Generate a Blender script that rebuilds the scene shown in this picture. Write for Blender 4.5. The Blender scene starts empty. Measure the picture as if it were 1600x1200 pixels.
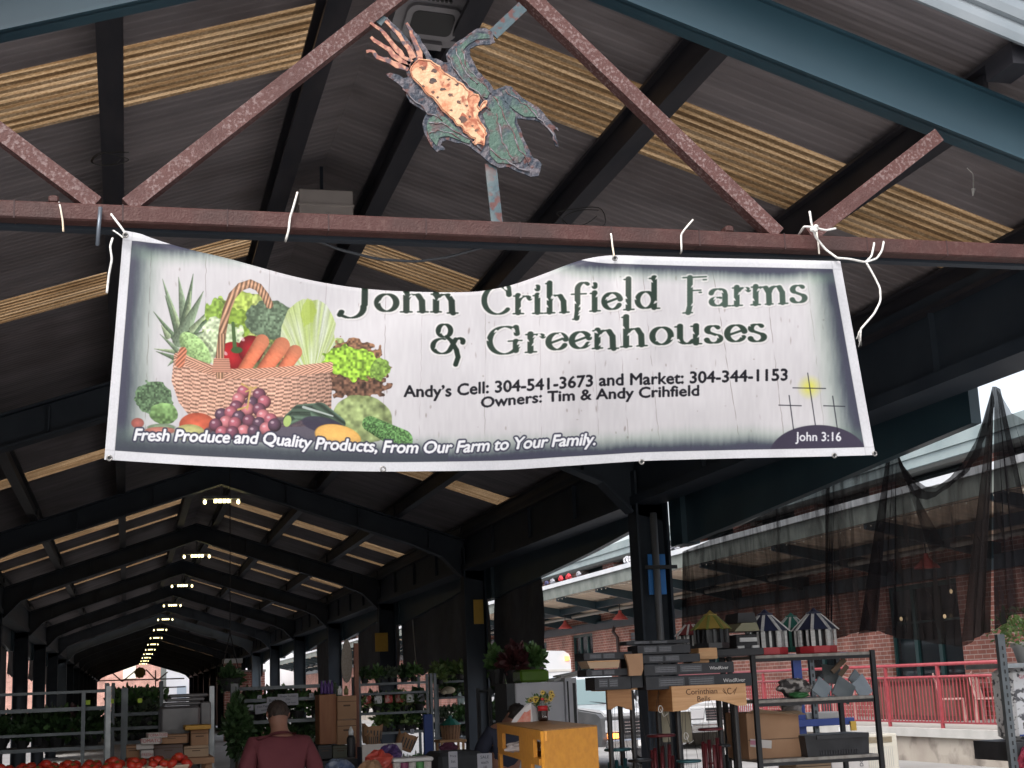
import bpy, math, random
import numpy as np
from mathutils import Vector, Matrix
PI = math.pi; R = math.radians
random.seed(7)
scene = bpy.context.scene; col = scene.collection

# ---------------------------------------------------------------- camera
EYE = np.array([0, 0, 1.65]); FOC = 2250.0
vY = np.array([-602, -497, -FOC]); vX = np.array([8507.1948, -118.3728, -FOC])
cy_ = vY/np.linalg.norm(vY); cx_ = vX/np.linalg.norm(vX); cz_ = np.cross(cx_, cy_)
ROT = np.array([cx_, cy_, cz_])                        # rows: the world's axes seen from the camera
cam = bpy.data.cameras.new('camera'); camo = bpy.data.objects.new('camera', cam); col.objects.link(camo)
M4 = Matrix(ROT.tolist()).to_4x4(); M4.translation = Vector(EYE)
camo.matrix_world = M4
cam.sensor_width = 36; cam.lens = 36*FOC/1600; cam.clip_start = .05; cam.clip_end = 3000
scene.camera = camo
def ray(u, v): return ROT@np.array([u-800, -(v-600), -FOC], float)
def PY(u, v, Y): d = ray(u, v); return Vector(EYE+d*(Y/d[1]))
def PX(u, v, X): d = ray(u, v); return Vector(EYE+d*(X/d[0]))
def PZ(u, v, Z): d = ray(u, v); return Vector(EYE+d*((Z-EYE[2])/d[2]))

# ---------------------------------------------------------------- sky, sun, exposure (bright overcast with rain)
W = bpy.data.worlds.new('World'); scene.world = W; W.use_nodes = True
nt = W.node_tree; bg = nt.nodes['Background']
sky = nt.nodes.new('ShaderNodeTexSky'); sky.sky_type = 'NISHITA'; sky.sun_disc = False
sky.sun_elevation = R(48); sky.sun_rotation = R(212); sky.dust_density = 4; sky.air_density = 1.0
hs = nt.nodes.new('ShaderNodeHueSaturation'); hs.inputs['Saturation'].default_value = .42
nt.links.new(sky.outputs[0], hs.inputs['Color']); nt.links.new(hs.outputs[0], bg.inputs[0]); bg.inputs[1].default_value = .15
sun = bpy.data.lights.new('sun', 'SUN'); sun.energy = 1.1; sun.angle = R(25); sun.color = (1, .97, .93)
suno = bpy.data.objects.new('sun', sun); col.objects.link(suno)
_el, _az = R(48), R(212)
sdir = Vector((math.sin(_az)*math.cos(_el), math.cos(_az)*math.cos(_el), math.sin(_el)))
suno.rotation_euler = sdir.to_track_quat('Z', 'Y').to_euler(); suno.location = (0, -10, 20)
scene.view_settings.view_transform = 'Standard'; scene.view_settings.look = 'None'; scene.view_settings.gamma = 1
scene.view_settings.exposure = 1.0
scene.cycles.max_bounces = 8; scene.cycles.transparent_max_bounces = 24

# ---------------------------------------------------------------- materials
MATS = {}
def mk(name, c, rough=.6, metal=0, c2=None, ns=6, nd=3, lo=.35, hi=.65, bump=0, bs=60, stretch=None, spec=.5, emit=None, coat=0, extra=None):
    if name in MATS: return MATS[name]
    m = bpy.data.materials.new(name); m.use_nodes = True; t = m.node_tree; b = t.nodes['Principled BSDF']
    b.inputs['Base Color'].default_value = (*c, 1); b.inputs['Roughness'].default_value = rough; b.inputs['Metallic'].default_value = metal
    b.inputs['Specular IOR Level'].default_value = spec; b.inputs['Coat Weight'].default_value = coat
    if emit: b.inputs['Emission Color'].default_value = (*emit[0], 1); b.inputs['Emission Strength'].default_value = emit[1]
    tc = t.nodes.new('ShaderNodeTexCoord'); mp = t.nodes.new('ShaderNodeMapping'); t.links.new(tc.outputs['Object'], mp.inputs[0])
    if stretch: mp.inputs['Scale'].default_value = stretch
    if c2:
        n = t.nodes.new('ShaderNodeTexNoise'); n.inputs['Scale'].default_value = ns; n.inputs['Detail'].default_value = nd; t.links.new(mp.outputs[0], n.inputs[0])
        r = t.nodes.new('ShaderNodeValToRGB'); r.color_ramp.elements[0].position = lo; r.color_ramp.elements[1].position = hi
        r.color_ramp.elements[0].color = (*c, 1); r.color_ramp.elements[1].color = (*c2, 1)
        t.links.new(n.outputs[0], r.inputs[0]); t.links.new(r.outputs[0], b.inputs['Base Color'])
        if extra:                                      # a third colour in blotches of its own
            n2 = t.nodes.new('ShaderNodeTexNoise'); n2.inputs['Scale'].default_value = extra[1]; n2.inputs['Detail'].default_value = 5; t.links.new(tc.outputs['Object'], n2.inputs[0])
            r2 = t.nodes.new('ShaderNodeValToRGB'); r2.color_ramp.elements[0].position = extra[2]; r2.color_ramp.elements[1].position = extra[3]; t.links.new(n2.outputs[0], r2.inputs[0])
            mx = t.nodes.new('ShaderNodeMix'); mx.data_type = 'RGBA'; t.links.new(r2.outputs[0], mx.inputs[0]); t.links.new(r.outputs[0], mx.inputs[6]); mx.inputs[7].default_value = (*extra[0], 1)
            t.links.new(mx.outputs[2], b.inputs['Base Color'])
    if bump:
        n = t.nodes.new('ShaderNodeTexNoise'); n.inputs['Scale'].default_value = bs; n.inputs['Detail'].default_value = 4; t.links.new(mp.outputs[0], n.inputs[0])
        bp = t.nodes.new('ShaderNodeBump'); bp.inputs['Strength'].default_value = bump; bp.inputs['Distance'].default_value = .01
        t.links.new(n.outputs[0], bp.inputs['Height']); t.links.new(bp.outputs[0], b.inputs['Normal'])
    MATS[name] = m; return m
def mk_brick(name, axis, c1=(.40,.165,.125), c2=(.30,.115,.088), mortar=(.54,.43,.38)):
    m = bpy.data.materials.new(name); m.use_nodes = True; t = m.node_tree; b = t.nodes['Principled BSDF']; b.inputs['Roughness'].default_value = .85
    tc = t.nodes.new('ShaderNodeTexCoord'); sp = t.nodes.new('ShaderNodeSeparateXYZ'); cb = t.nodes.new('ShaderNodeCombineXYZ')
    t.links.new(tc.outputs['Object'], sp.inputs[0]); t.links.new(sp.outputs['Y' if axis == 'X' else 'X'], cb.inputs[0]); t.links.new(sp.outputs['Z'], cb.inputs[1])
    br = t.nodes.new('ShaderNodeTexBrick'); t.links.new(cb.outputs[0], br.inputs['Vector']); br.inputs['Scale'].default_value = 1
    br.inputs['Brick Width'].default_value = .30; br.inputs['Row Height'].default_value = .095; br.inputs['Mortar Size'].default_value = .010; br.inputs['Mortar Smooth'].default_value = .3
    br.inputs['Color1'].default_value = (*c1, 1); br.inputs['Color2'].default_value = (*c2, 1); br.inputs['Mortar'].default_value = (*mortar, 1); br.inputs['Bias'].default_value = .1
    n = t.nodes.new('ShaderNodeTexNoise'); n.inputs['Scale'].default_value = 1.3; n.inputs['Detail'].default_value = 5; t.links.new(tc.outputs['Object'], n.inputs[0])
    mr = t.nodes.new('ShaderNodeMapRange'); mr.inputs[1].default_value = .3; mr.inputs[2].default_value = .7; mr.inputs[3].default_value = .78; mr.inputs[4].default_value = 1.5; t.links.new(n.outputs[0], mr.inputs[0])
    mx = t.nodes.new('ShaderNodeVectorMath'); mx.operation = 'SCALE'; t.links.new(br.outputs[0], mx.inputs[0]); t.links.new(mr.outputs[0], mx.inputs['Scale']); t.links.new(mx.outputs[0], b.inputs['Base Color'])
    bp = t.nodes.new('ShaderNodeBump'); bp.inputs['Strength'].default_value = .5; bp.inputs['Distance'].default_value = .01; bp.invert = True
    t.links.new(br.outputs['Fac'], bp.inputs['Height']); t.links.new(bp.outputs[0], b.inputs['Normal'])
    return m
def mk_skylight(name):
    m = bpy.data.materials.new(name); m.use_nodes = True; t = m.node_tree; t.nodes.remove(t.nodes['Principled BSDF']); out = t.nodes['Material Output']
    tc = t.nodes.new('ShaderNodeTexCoord'); mp = t.nodes.new('ShaderNodeMapping'); mp.inputs['Scale'].default_value = (1.1, 26, 1); t.links.new(tc.outputs['Object'], mp.inputs[0])
    n = t.nodes.new('ShaderNodeTexNoise'); n.inputs['Scale'].default_value = 1; n.inputs['Detail'].default_value = 4; t.links.new(mp.outputs[0], n.inputs[0])
    mp2 = t.nodes.new('ShaderNodeMapping'); mp2.inputs['Scale'].default_value = (70, 110, 70); t.links.new(tc.outputs['Object'], mp2.inputs[0])
    n2 = t.nodes.new('ShaderNodeTexNoise'); n2.inputs['Scale'].default_value = 1; n2.inputs['Detail'].default_value = 3; t.links.new(mp2.outputs[0], n2.inputs[0])
    ad = t.nodes.new('ShaderNodeMath'); ad.operation = 'MULTIPLY_ADD'; ad.inputs[1].default_value = .62; t.links.new(n2.outputs[0], ad.inputs[0]); t.links.new(n.outputs[0], ad.inputs[2])
    r = t.nodes.new('ShaderNodeValToRGB'); e = r.color_ramp.elements; e[0].position = .56; e[0].color = (.085,.045,.021,1); e[1].position = 1.0; e[1].color = (.32,.218,.125,1)
    k = r.color_ramp.elements.new(.76); k.color = (.155,.092,.043,1); t.links.new(ad.outputs[0], r.inputs[0])
    n3 = t.nodes.new('ShaderNodeTexNoise'); n3.inputs['Scale'].default_value = 1.6; n3.inputs['Detail'].default_value = 4; t.links.new(tc.outputs['Object'], n3.inputs[0]); mr = t.nodes.new('ShaderNodeMapRange'); mr.inputs[1].default_value = .3; mr.inputs[2].default_value = .7; mr.inputs[3].default_value = .68; mr.inputs[4].default_value = 1.22; t.links.new(n3.outputs[0], mr.inputs[0]); sc = t.nodes.new('ShaderNodeVectorMath'); sc.operation = 'SCALE'; t.links.new(r.outputs[0], sc.inputs[0]); t.links.new(mr.outputs[0], sc.inputs['Scale'])
    tr = t.nodes.new('ShaderNodeBsdfTranslucent'); df = t.nodes.new('ShaderNodeBsdfDiffuse'); df.inputs[0].default_value = (.22,.16,.10,1); t.links.new(sc.outputs[0], tr.inputs[0])
    mx = t.nodes.new('ShaderNodeMixShader'); mx.inputs[0].default_value = .25; t.links.new(tr.outputs[0], mx.inputs[1]); t.links.new(df.outputs[0], mx.inputs[2]); t.links.new(mx.outputs[0], out.inputs[0])
    return m
def mk_net(name, op, c=(.012,.012,.016)):
    m = bpy.data.materials.new(name); m.use_nodes = True; t = m.node_tree; t.nodes.remove(t.nodes['Principled BSDF']); out = t.nodes['Material Output']
    tr = t.nodes.new('ShaderNodeBsdfTransparent'); df = t.nodes.new('ShaderNodeBsdfDiffuse'); df.inputs[0].default_value = (*c, 1)
    tc = t.nodes.new('ShaderNodeTexCoord'); n = t.nodes.new('ShaderNodeTexNoise'); mp = t.nodes.new('ShaderNodeMapping'); mp.inputs['Scale'].default_value = (1, 3.2, .8); t.links.new(tc.outputs['Object'], mp.inputs[0]); n.inputs['Scale'].default_value = 2.0; n.inputs['Detail'].default_value = 6; n.inputs['Distortion'].default_value = .9; t.links.new(mp.outputs[0], n.inputs[0])
    mr = t.nodes.new('ShaderNodeMapRange'); mr.inputs[1].default_value = .3; mr.inputs[2].default_value = .7; mr.inputs[3].default_value = op-.14; mr.inputs[4].default_value = min(.97, op+.12); t.links.new(n.outputs[0], mr.inputs[0])
    mx = t.nodes.new('ShaderNodeMixShader'); t.links.new(mr.outputs[0], mx.inputs[0]); t.links.new(tr.outputs[0], mx.inputs[1]); t.links.new(df.outputs[0], mx.inputs[2]); t.links.new(mx.outputs[0], out.inputs[0])
    return m
def mk_glass(name, tint=(.6,.65,.66), op=.5, rough=.05, base=(.02,.03,.035)):
    m = bpy.data.materials.new(name); m.use_nodes = True; t = m.node_tree; b = t.nodes['Principled BSDF']; out = t.nodes['Material Output']
    b.inputs['Base Color'].default_value = (*base, 1); b.inputs['Roughness'].default_value = rough
    tr = t.nodes.new('ShaderNodeBsdfTransparent'); tr.inputs[0].default_value = (*tint, 1); mx = t.nodes.new('ShaderNodeMixShader'); mx.inputs[0].default_value = op
    t.links.new(tr.outputs[0], mx.inputs[1]); t.links.new(b.outputs[0], mx.inputs[2]); t.links.new(mx.outputs[0], out.inputs[0]); return m

steel = mk('dark_steel', (.012,.020,.032), .6, c2=(.021,.031,.044), ns=3, bump=.05)
steel2 = mk('teal_steel', (.016,.038,.052), .42, c2=(.026,.055,.072), ns=2.2, nd=5, bump=.04)
daylit_steel = mk('daylit_frame_steel', (.15,.19,.23), .5, c2=(.19,.235,.27), ns=2)  # paler copy of the frame steel, daylight put into its colour
fascia_m = mk('fascia_teal', (.019,.050,.070), .32, c2=(.027,.066,.088), ns=1.6, nd=6, bump=.05, bs=8)
sheet_m = mk('roof_underside', (.160,.142,.148), .75, c2=(.225,.198,.204), ns=1.3, nd=8, stretch=(1,5,1), bump=.1, bs=40, extra=((.105,.086,.086), 1.0, .52, .72))
purlin_m = mk('purlin_steel', (.016,.017,.024), .5, c2=(.032,.030,.036), ns=3, stretch=(4,.8,4))
sky_m = mk_skylight('tan_fibreglass')
rust_m = mk('rust_primer', (.056,.0155,.0125), .66, c2=(.085,.038,.032), ns=38, nd=7, lo=.50, hi=.72, bump=.35, bs=110, extra=((.038,.015,.013), 3.2, .48, .66))
rustb_m = mk('rust_primer_flaked', (.086,.033,.029), .7, c2=(.19,.13,.125), ns=85, nd=7, lo=.50, hi=.66, bump=.45, bs=150, extra=((.070,.026,.023), 4, .46, .62))
galv = mk('galvanised', (.26,.28,.29), .42, .6, c2=(.38,.40,.41), ns=9)
trimm = mk('pale_trim', (.20,.235,.26), .35, .2, c2=(.27,.30,.325), ns=3)
concrete = mk('dock_concrete', (.30,.255,.215), .9, c2=(.42,.375,.32), ns=1.2, nd=7, bump=.2, bs=12, extra=((.12,.10,.085), 2.3, .52, .75))
lipm = mk('concrete_lip', (.42,.41,.385), .9, c2=(.52,.505,.48), ns=2, nd=6, bump=.1)
asphalt = mk('asphalt', (.25,.245,.24), .6, c2=(.33,.325,.32), ns=.8, nd=8, bump=.25, bs=90)
shedfl = mk('shed_floor', (.34,.33,.315), .6, c2=(.42,.41,.395), ns=.9, nd=8, bump=.1, bs=50)
brickX = mk_brick('brick_facing_market', 'X'); brickY = mk_brick('brick_far', 'Y')
redp = mk('rail_red', (.26,.036,.046), .45, c2=(.30,.055,.066), ns=8)
black = mk('black_paint', (.012,.012,.014), .45)
blackpl = mk('black_plastic', (.014,.014,.016), .55, c2=(.03,.03,.034), ns=8)
white = mk('white_paint', (.72,.72,.72), .45, c2=(.78,.78,.77), ns=4)
rope_m = mk('white_cord', (.62,.60,.57), .8, c2=(.75,.74,.72), ns=90, bump=.4, bs=300)
zip_m = mk('cable_tie', (.62,.50,.36), .5, c2=(.78,.76,.72), ns=7)
cardb = mk('cardboard', (.33,.19,.11), .85, c2=(.39,.235,.14), ns=4, bump=.05)
cardb2 = mk('cardboard_pale', (.42,.30,.20), .85, c2=(.48,.35,.24), ns=4)
pine = mk('pine_wood', (.58,.34,.17), .55, c2=(.46,.245,.11), ns=3.5, nd=6, stretch=(1,1,16), bump=.08)
orangew = mk('orange_varnish', (.62,.27,.03), .5, c2=(.54,.22,.025), ns=30, nd=5, bump=.1)
orangetop = mk('orange_varnish_top', (.24,.12,.045), .5, c2=(.32,.17,.07), ns=10, stretch=(1,8,1))
leafs = [mk('leaf_dark', (.026,.062,.020), .5, c2=(.06,.115,.04), ns=9), mk('leaf_mid', (.065,.15,.042), .5, c2=(.12,.22,.07), ns=9), mk('leaf_bright', (.12,.22,.055), .5, c2=(.25,.33,.12), ns=9),
         mk('leaf_wine', (.05,.012,.016), .5, c2=(.10,.03,.03), ns=9), mk('leaf_variegated', (.09,.16,.05), .5, c2=(.45,.48,.30), ns=30, lo=.5, hi=.6), mk('leaf_grey', (.09,.13,.08), .6, c2=(.16,.2,.13), ns=9)]
terra = mk('plant_pot', (.03,.03,.032), .6); terrac = mk('pot_white', (.6,.6,.58), .5)
tomato_m = mk('tomato_skin', (.50,.030,.018), .34, c2=(.55,.09,.03), ns=14, lo=.45, hi=.75, spec=.45)
calyx = mk('tomato_calyx', (.06,.16,.03), .6)

# ---------------------------------------------------------------- helpers
def wloc(o):
    v = Vector((0, 0, 0))
    while o is not None: v += o.location; o = o.parent
    return v
def mkobj(name, me, mat, parent):
    o = bpy.data.objects.new(name, me); col.objects.link(o)
    if mat is not None and len(me.materials) == 0: me.materials.append(mat)
    if parent is not None: o.parent = parent
    return o
class MB:
    def __init__(s): s.v = []; s.f = []
    def add(s, V, F): n = len(s.v); s.v += [tuple(p) for p in V]; s.f += [tuple(i+n for i in f) for f in F]; return s
    def box(s, x0, x1, y0, y1, z0, z1):
        V = [(x, y, z) for z in (z0, z1) for y in (y0, y1) for x in (x0, x1)]
        return s.add(V, [(0,2,3,1),(4,5,7,6),(0,1,5,4),(2,6,7,3),(0,4,6,2),(1,3,7,5)])
    def bbox(s, x0, x1, y0, y1, z0, z1, b=.004):       # box with chamfered vertical and top edges
        V = []
        for z, i in ((z0, b), (z0+b, 0), (z1-b, 0), (z1, b)):
            V += [(x0+i+b, y0+i, z),(x1-i-b, y0+i, z),(x1-i, y0+i+b, z),(x1-i, y1-i-b, z),(x1-i-b, y1-i, z),(x0+i+b, y1-i, z),(x0+i, y1-i-b, z),(x0+i, y0+i+b, z)]
        F = [tuple(range(7, -1, -1)), tuple(range(24, 32))]
        for k in range(3):
            for j in range(8): F.append((k*8+j, k*8+(j+1)%8, k*8+8+(j+1)%8, k*8+8+j))
        return s.add(V, F)
    def bar(s, p, q, w, h, up=(0,0,1)):
        p = Vector(p); q = Vector(q); d = (q-p).normalized(); up = Vector(up); sx = d.cross(up)
        if sx.length < 1e-4: sx = d.cross(Vector((1,0,0)))
        sx.normalize(); sz = sx.cross(d).normalized(); V = []
        for c in (p, q):
            for a, b in ((-1,-1),(1,-1),(1,1),(-1,1)): V.append(c+sx*a*w/2+sz*b*h/2)
        return s.add(V, [(3,2,1,0),(4,5,6,7),(0,1,5,4),(1,2,6,5),(2,3,7,6),(3,0,4,7)])
    def tube(s, P, r, n=8, r2=None, cap=True):
        P = [Vector(p) for p in P]; m = len(P); rs = r if isinstance(r, (list, tuple)) else [r+((r2 if r2 is not None else r)-r)*i/max(1, m-1) for i in range(m)]
        V = []; a = None
        for i in range(m):
            d = (P[min(i+1, m-1)]-P[max(i-1, 0)]); d = d.normalized() if d.length > 1e-9 else Vector((0,0,1))
            if a is None:
                a = d.cross(Vector((0,0,1))); a = a if a.length > 1e-3 else d.cross(Vector((1,0,0)))
            a = (a-d*a.dot(d)).normalized(); b = d.cross(a)
            for k in range(n): t = 2*PI*k/n; V.append(P[i]+(a*math.cos(t)+b*math.sin(t))*rs[i])
        F = [(i*n+k, i*n+(k+1)%n, (i+1)*n+(k+1)%n, (i+1)*n+k) for i in range(m-1) for k in range(n)]
        if cap: F += [tuple(range(n-1, -1, -1)), tuple(range((m-1)*n, m*n))]
        return s.add(V, F)
    def lathe(s, c, prof, n=16, a0=0):
        V = []; F = []
        for (r, z) in prof:
            for k in range(n): t = 2*PI*k/n+a0; V.append((c[0]+r*math.cos(t), c[1]+r*math.sin(t), c[2]+z))
        for i in range(len(prof)-1):
            for k in range(n): F.append((i*n+k, i*n+(k+1)%n, (i+1)*n+(k+1)%n, (i+1)*n+k))
        F += [tuple(range(n-1, -1, -1)), tuple(range((len(prof)-1)*n, len(prof)*n))]
        return s.add(V, F)
    def ellipsoid(s, c, rx, ry, rz, n=10, m=7):
        return s.lathe3(c, [(math.sin(PI*i/m), -math.cos(PI*i/m)) for i in range(1, m)], rx, ry, rz, n)
    def lathe3(s, c, prof, rx, ry, rz, n):
        V = [(c[0]+r*rx*math.cos(2*PI*k/n), c[1]+r*ry*math.sin(2*PI*k/n), c[2]+z*rz) for (r, z) in prof for k in range(n)]; L = len(prof)
        V += [(c[0], c[1], c[2]-rz), (c[0], c[1], c[2]+rz)]
        F = [(i*n+k, i*n+(k+1)%n, (i+1)*n+(k+1)%n, (i+1)*n+k) for i in range(L-1) for k in range(n)]
        F += [(L*n, (k+1)%n, k) for k in range(n)]+[(L*n+1, (L-1)*n+k, (L-1)*n+(k+1)%n) for k in range(n)]
        return s.add(V, F)
    def prism(s, P, axis, a, b):                       # polygon P (2d) extruded along an axis from a to b
        n = len(P)
        def pt(p, t): return {'X': (t, p[0], p[1]), 'Y': (p[0], t, p[1]), 'Z': (p[0], p[1], t)}[axis]
        V = [pt(p, a) for p in P]+[pt(p, b) for p in P]
        return s.add(V, [tuple(range(n)), tuple(range(2*n-1, n-1, -1))]+[(i, n+i, n+(i+1)%n, (i+1)%n) for i in range(n)])
    def build(s, name, mat, parent=None, smooth=False, origin=None):
        me = bpy.data.meshes.new(name); off = wloc(parent) if parent is not None else Vector(origin or (0,0,0))
        me.from_pydata([(p[0]-off.x, p[1]-off.y, p[2]-off.z) for p in s.v], [], s.f)
        import bmesh
        b = bmesh.new(); b.from_mesh(me); bmesh.ops.recalc_face_normals(b, faces=b.faces); b.to_mesh(me); b.free()
        if smooth: me.polygons.foreach_set('use_smooth', [True]*len(me.polygons))
        o = mkobj(name, me, mat, parent)
        if parent is None: o.location = off
        return o
def tag(o, label=None, cat=None, group=None, kind=None):
    if label: o['label'] = label
    if cat: o['category'] = cat
    if group: o['group'] = group
    if kind: o['kind'] = kind
    return o
def thing(name, loc, label, cat, group=None):
    o = bpy.data.objects.new(name, None); col.objects.link(o); o.location = Vector(loc); o.empty_display_size = .1
    return tag(o, label, cat, group)
def copy_thing(o, loc, rz=0, label=None, group=None, scale=1):
    c = o.copy(); col.objects.link(c); c.location = Vector(loc); c.rotation_euler = (0, 0, rz); c.scale = (scale,)*3
    if label: c['label'] = label
    if group: c['group'] = group
    for ch in list(o.children):
        d = ch.copy(); col.objects.link(d); d.parent = c
        for g in list(ch.children): e = g.copy(); col.objects.link(e); e.parent = d
    return c
def bx(u0, v0, u1, v1, Y):                             # the x and z span that a measured rectangle has at distance Y
    vm, um = (v0+v1)/2, (u0+u1)/2
    return PY(u0, vm, Y).x, PY(u1, vm, Y).x, PY(um, v1, Y).z, PY(um, v0, Y).z
def words(s, size, mat, parent, M, name='lettering', align='CENTER', bold=0, shear=0):
    me = text_mesh(s, bold, shear, size, .0006, align=align); off = wloc(parent)
    me.transform(Matrix.Translation(-off)@M); me.materials.clear(); return mkobj(name, me, mat, parent)
def frontal(x, y, z): return Matrix.Translation((x, y, z))@Matrix.Rotation(PI/2, 4, 'X')
# ---------------------------------------------------------------- printed banner (painted by code, texel by texel)
AW, AH = 1900, 600
TOPC = np.array([(193,360),(220,365),(250,377),(300,391),(350,402),(400,416),(450,430),(500,441),(550,449),(600,454),(650,456),(700,457),(750,456),(800,446),(850,428),(900,408),(930,401),(958,398),(1000,400),(1100,403),(1200,405),(1313,408)],float)
BOTC = np.array([(163,718),(300,727),(450,734),(600,737),(700,736),(800,734),(900,727),(1002,720),(1150,716),(1300,713),(1368,711)],float)
V0C = np.array([(193,0),(225,.01),(270,.045),(450,.15),(600,.2),(750,.21),(850,.14),(905,.042),(945,0),(1313,0)],float)
def ban_top(s): x = 193+s*1120; return x, np.interp(x, TOPC[:,0], TOPC[:,1])
def ban_bot(s): x = 163+s*1205; return x, np.interp(x, BOTC[:,0], BOTC[:,1])
def ban_v0(s): return np.interp(193+s*1120, V0C[:,0], V0C[:,1])
def smooth_curve(C, n=6):
    xs = np.linspace(C[0,0], C[-1,0], 240); ys = np.interp(xs, C[:,0], C[:,1])
    for _ in range(n):
        k = np.ones(7)/7; yp = np.pad(ys, 3, mode='edge'); y2 = np.convolve(yp, k, 'valid'); ys = np.where((np.arange(240) > 6)&(np.arange(240) < 233), y2, ys)
    return np.stack([xs, ys], 1)
TOPC = smooth_curve(TOPC, 2); BOTC = smooth_curve(BOTC, 4); V0C = smooth_curve(V0C, 2)

def vnoise(x, y, seed=0):
    rs = np.random.RandomState(seed); g = rs.rand(256, 256)
    xi = np.floor(x).astype(int); yi = np.floor(y).astype(int); fx = x-xi; fy = y-yi
    fx = fx*fx*(3-2*fx); fy = fy*fy*(3-2*fy)
    a = g[yi%256, xi%256]; b = g[yi%256, (xi+1)%256]; c = g[(yi+1)%256, xi%256]; d = g[(yi+1)%256, (xi+1)%256]
    return (a*(1-fx)+b*fx)*(1-fy)+(c*(1-fx)+d*fx)*fy
def raster_tris(P, T, w, h):                          # P in bitmap pixels, y down
    m = np.zeros((h, w), np.float32)
    for t in T:
        a, b, c = P[t[0]], P[t[1]], P[t[2]]
        x0 = max(int(min(a[0],b[0],c[0])), 0); x1 = min(int(max(a[0],b[0],c[0]))+2, w)
        y0 = max(int(min(a[1],b[1],c[1])), 0); y1 = min(int(max(a[1],b[1],c[1]))+2, h)
        if x1 <= x0 or y1 <= y0: continue
        X, Y = np.meshgrid(np.arange(x0, x1)+.5, np.arange(y0, y1)+.5)
        e1 = (b[0]-a[0])*(Y-a[1])-(b[1]-a[1])*(X-a[0]); e2 = (c[0]-b[0])*(Y-b[1])-(c[1]-b[1])*(X-b[0]); e3 = (a[0]-c[0])*(Y-c[1])-(a[1]-c[1])*(X-c[0])
        ins = ((e1 >= 0)&(e2 >= 0)&(e3 >= 0))|((e1 <= 0)&(e2 <= 0)&(e3 <= 0))
        m[y0:y1, x0:x1] = np.maximum(m[y0:y1, x0:x1], ins)
    return m
def text_mesh(s, bold=0.0, shear=0.0, size=1.0, extrude=0.0, spacing=1.0, align='LEFT'):
    cu = bpy.data.curves.new('lettering', 'FONT'); cu.body = s; cu.size = size; cu.offset = bold; cu.shear = shear; cu.extrude = extrude
    cu.resolution_u = 3; cu.space_character = spacing; cu.align_x = align
    ob = bpy.data.objects.new('lettering', cu); bpy.context.scene.collection.objects.link(ob); bpy.context.view_layer.update()
    me = bpy.data.meshes.new_from_object(ob.evaluated_get(bpy.context.evaluated_depsgraph_get()))
    bpy.data.objects.remove(ob); bpy.data.curves.remove(cu)
    return me
def text_bitmap(s, bold=0.0, shear=0.0, em=72, spacing=1.0):
    me = text_mesh(s, 0, shear, spacing=spacing); me.calc_loop_triangles()
    P = np.array([v.co[:2] for v in me.vertices]); T = [tuple(t.vertices) for t in me.loop_triangles]
    x0, x1 = P[:,0].min(), P[:,0].max(); w = int((x1-x0)*em)+4; h = int(1.25*em)
    Q = np.stack([(P[:,0]-x0)*em+2, (0.95-P[:,1])*em], 1)
    bpy.data.meshes.remove(me)
    m = raster_tris(Q, T, w, h); r = int(round(bold*em)); m0 = m.copy()
    for dx in range(-r, r+1):                         # heavier weight: grow the outline a little
        for dy in range(-r, r+1):
            if dx*dx+dy*dy <= r*r+.5 and (dx or dy): m = np.maximum(m, np.roll(np.roll(m0, dx, 1), dy, 0))
    return m, em                                      # baseline sits at 0.95 em, cap height about 0.72 em

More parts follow.
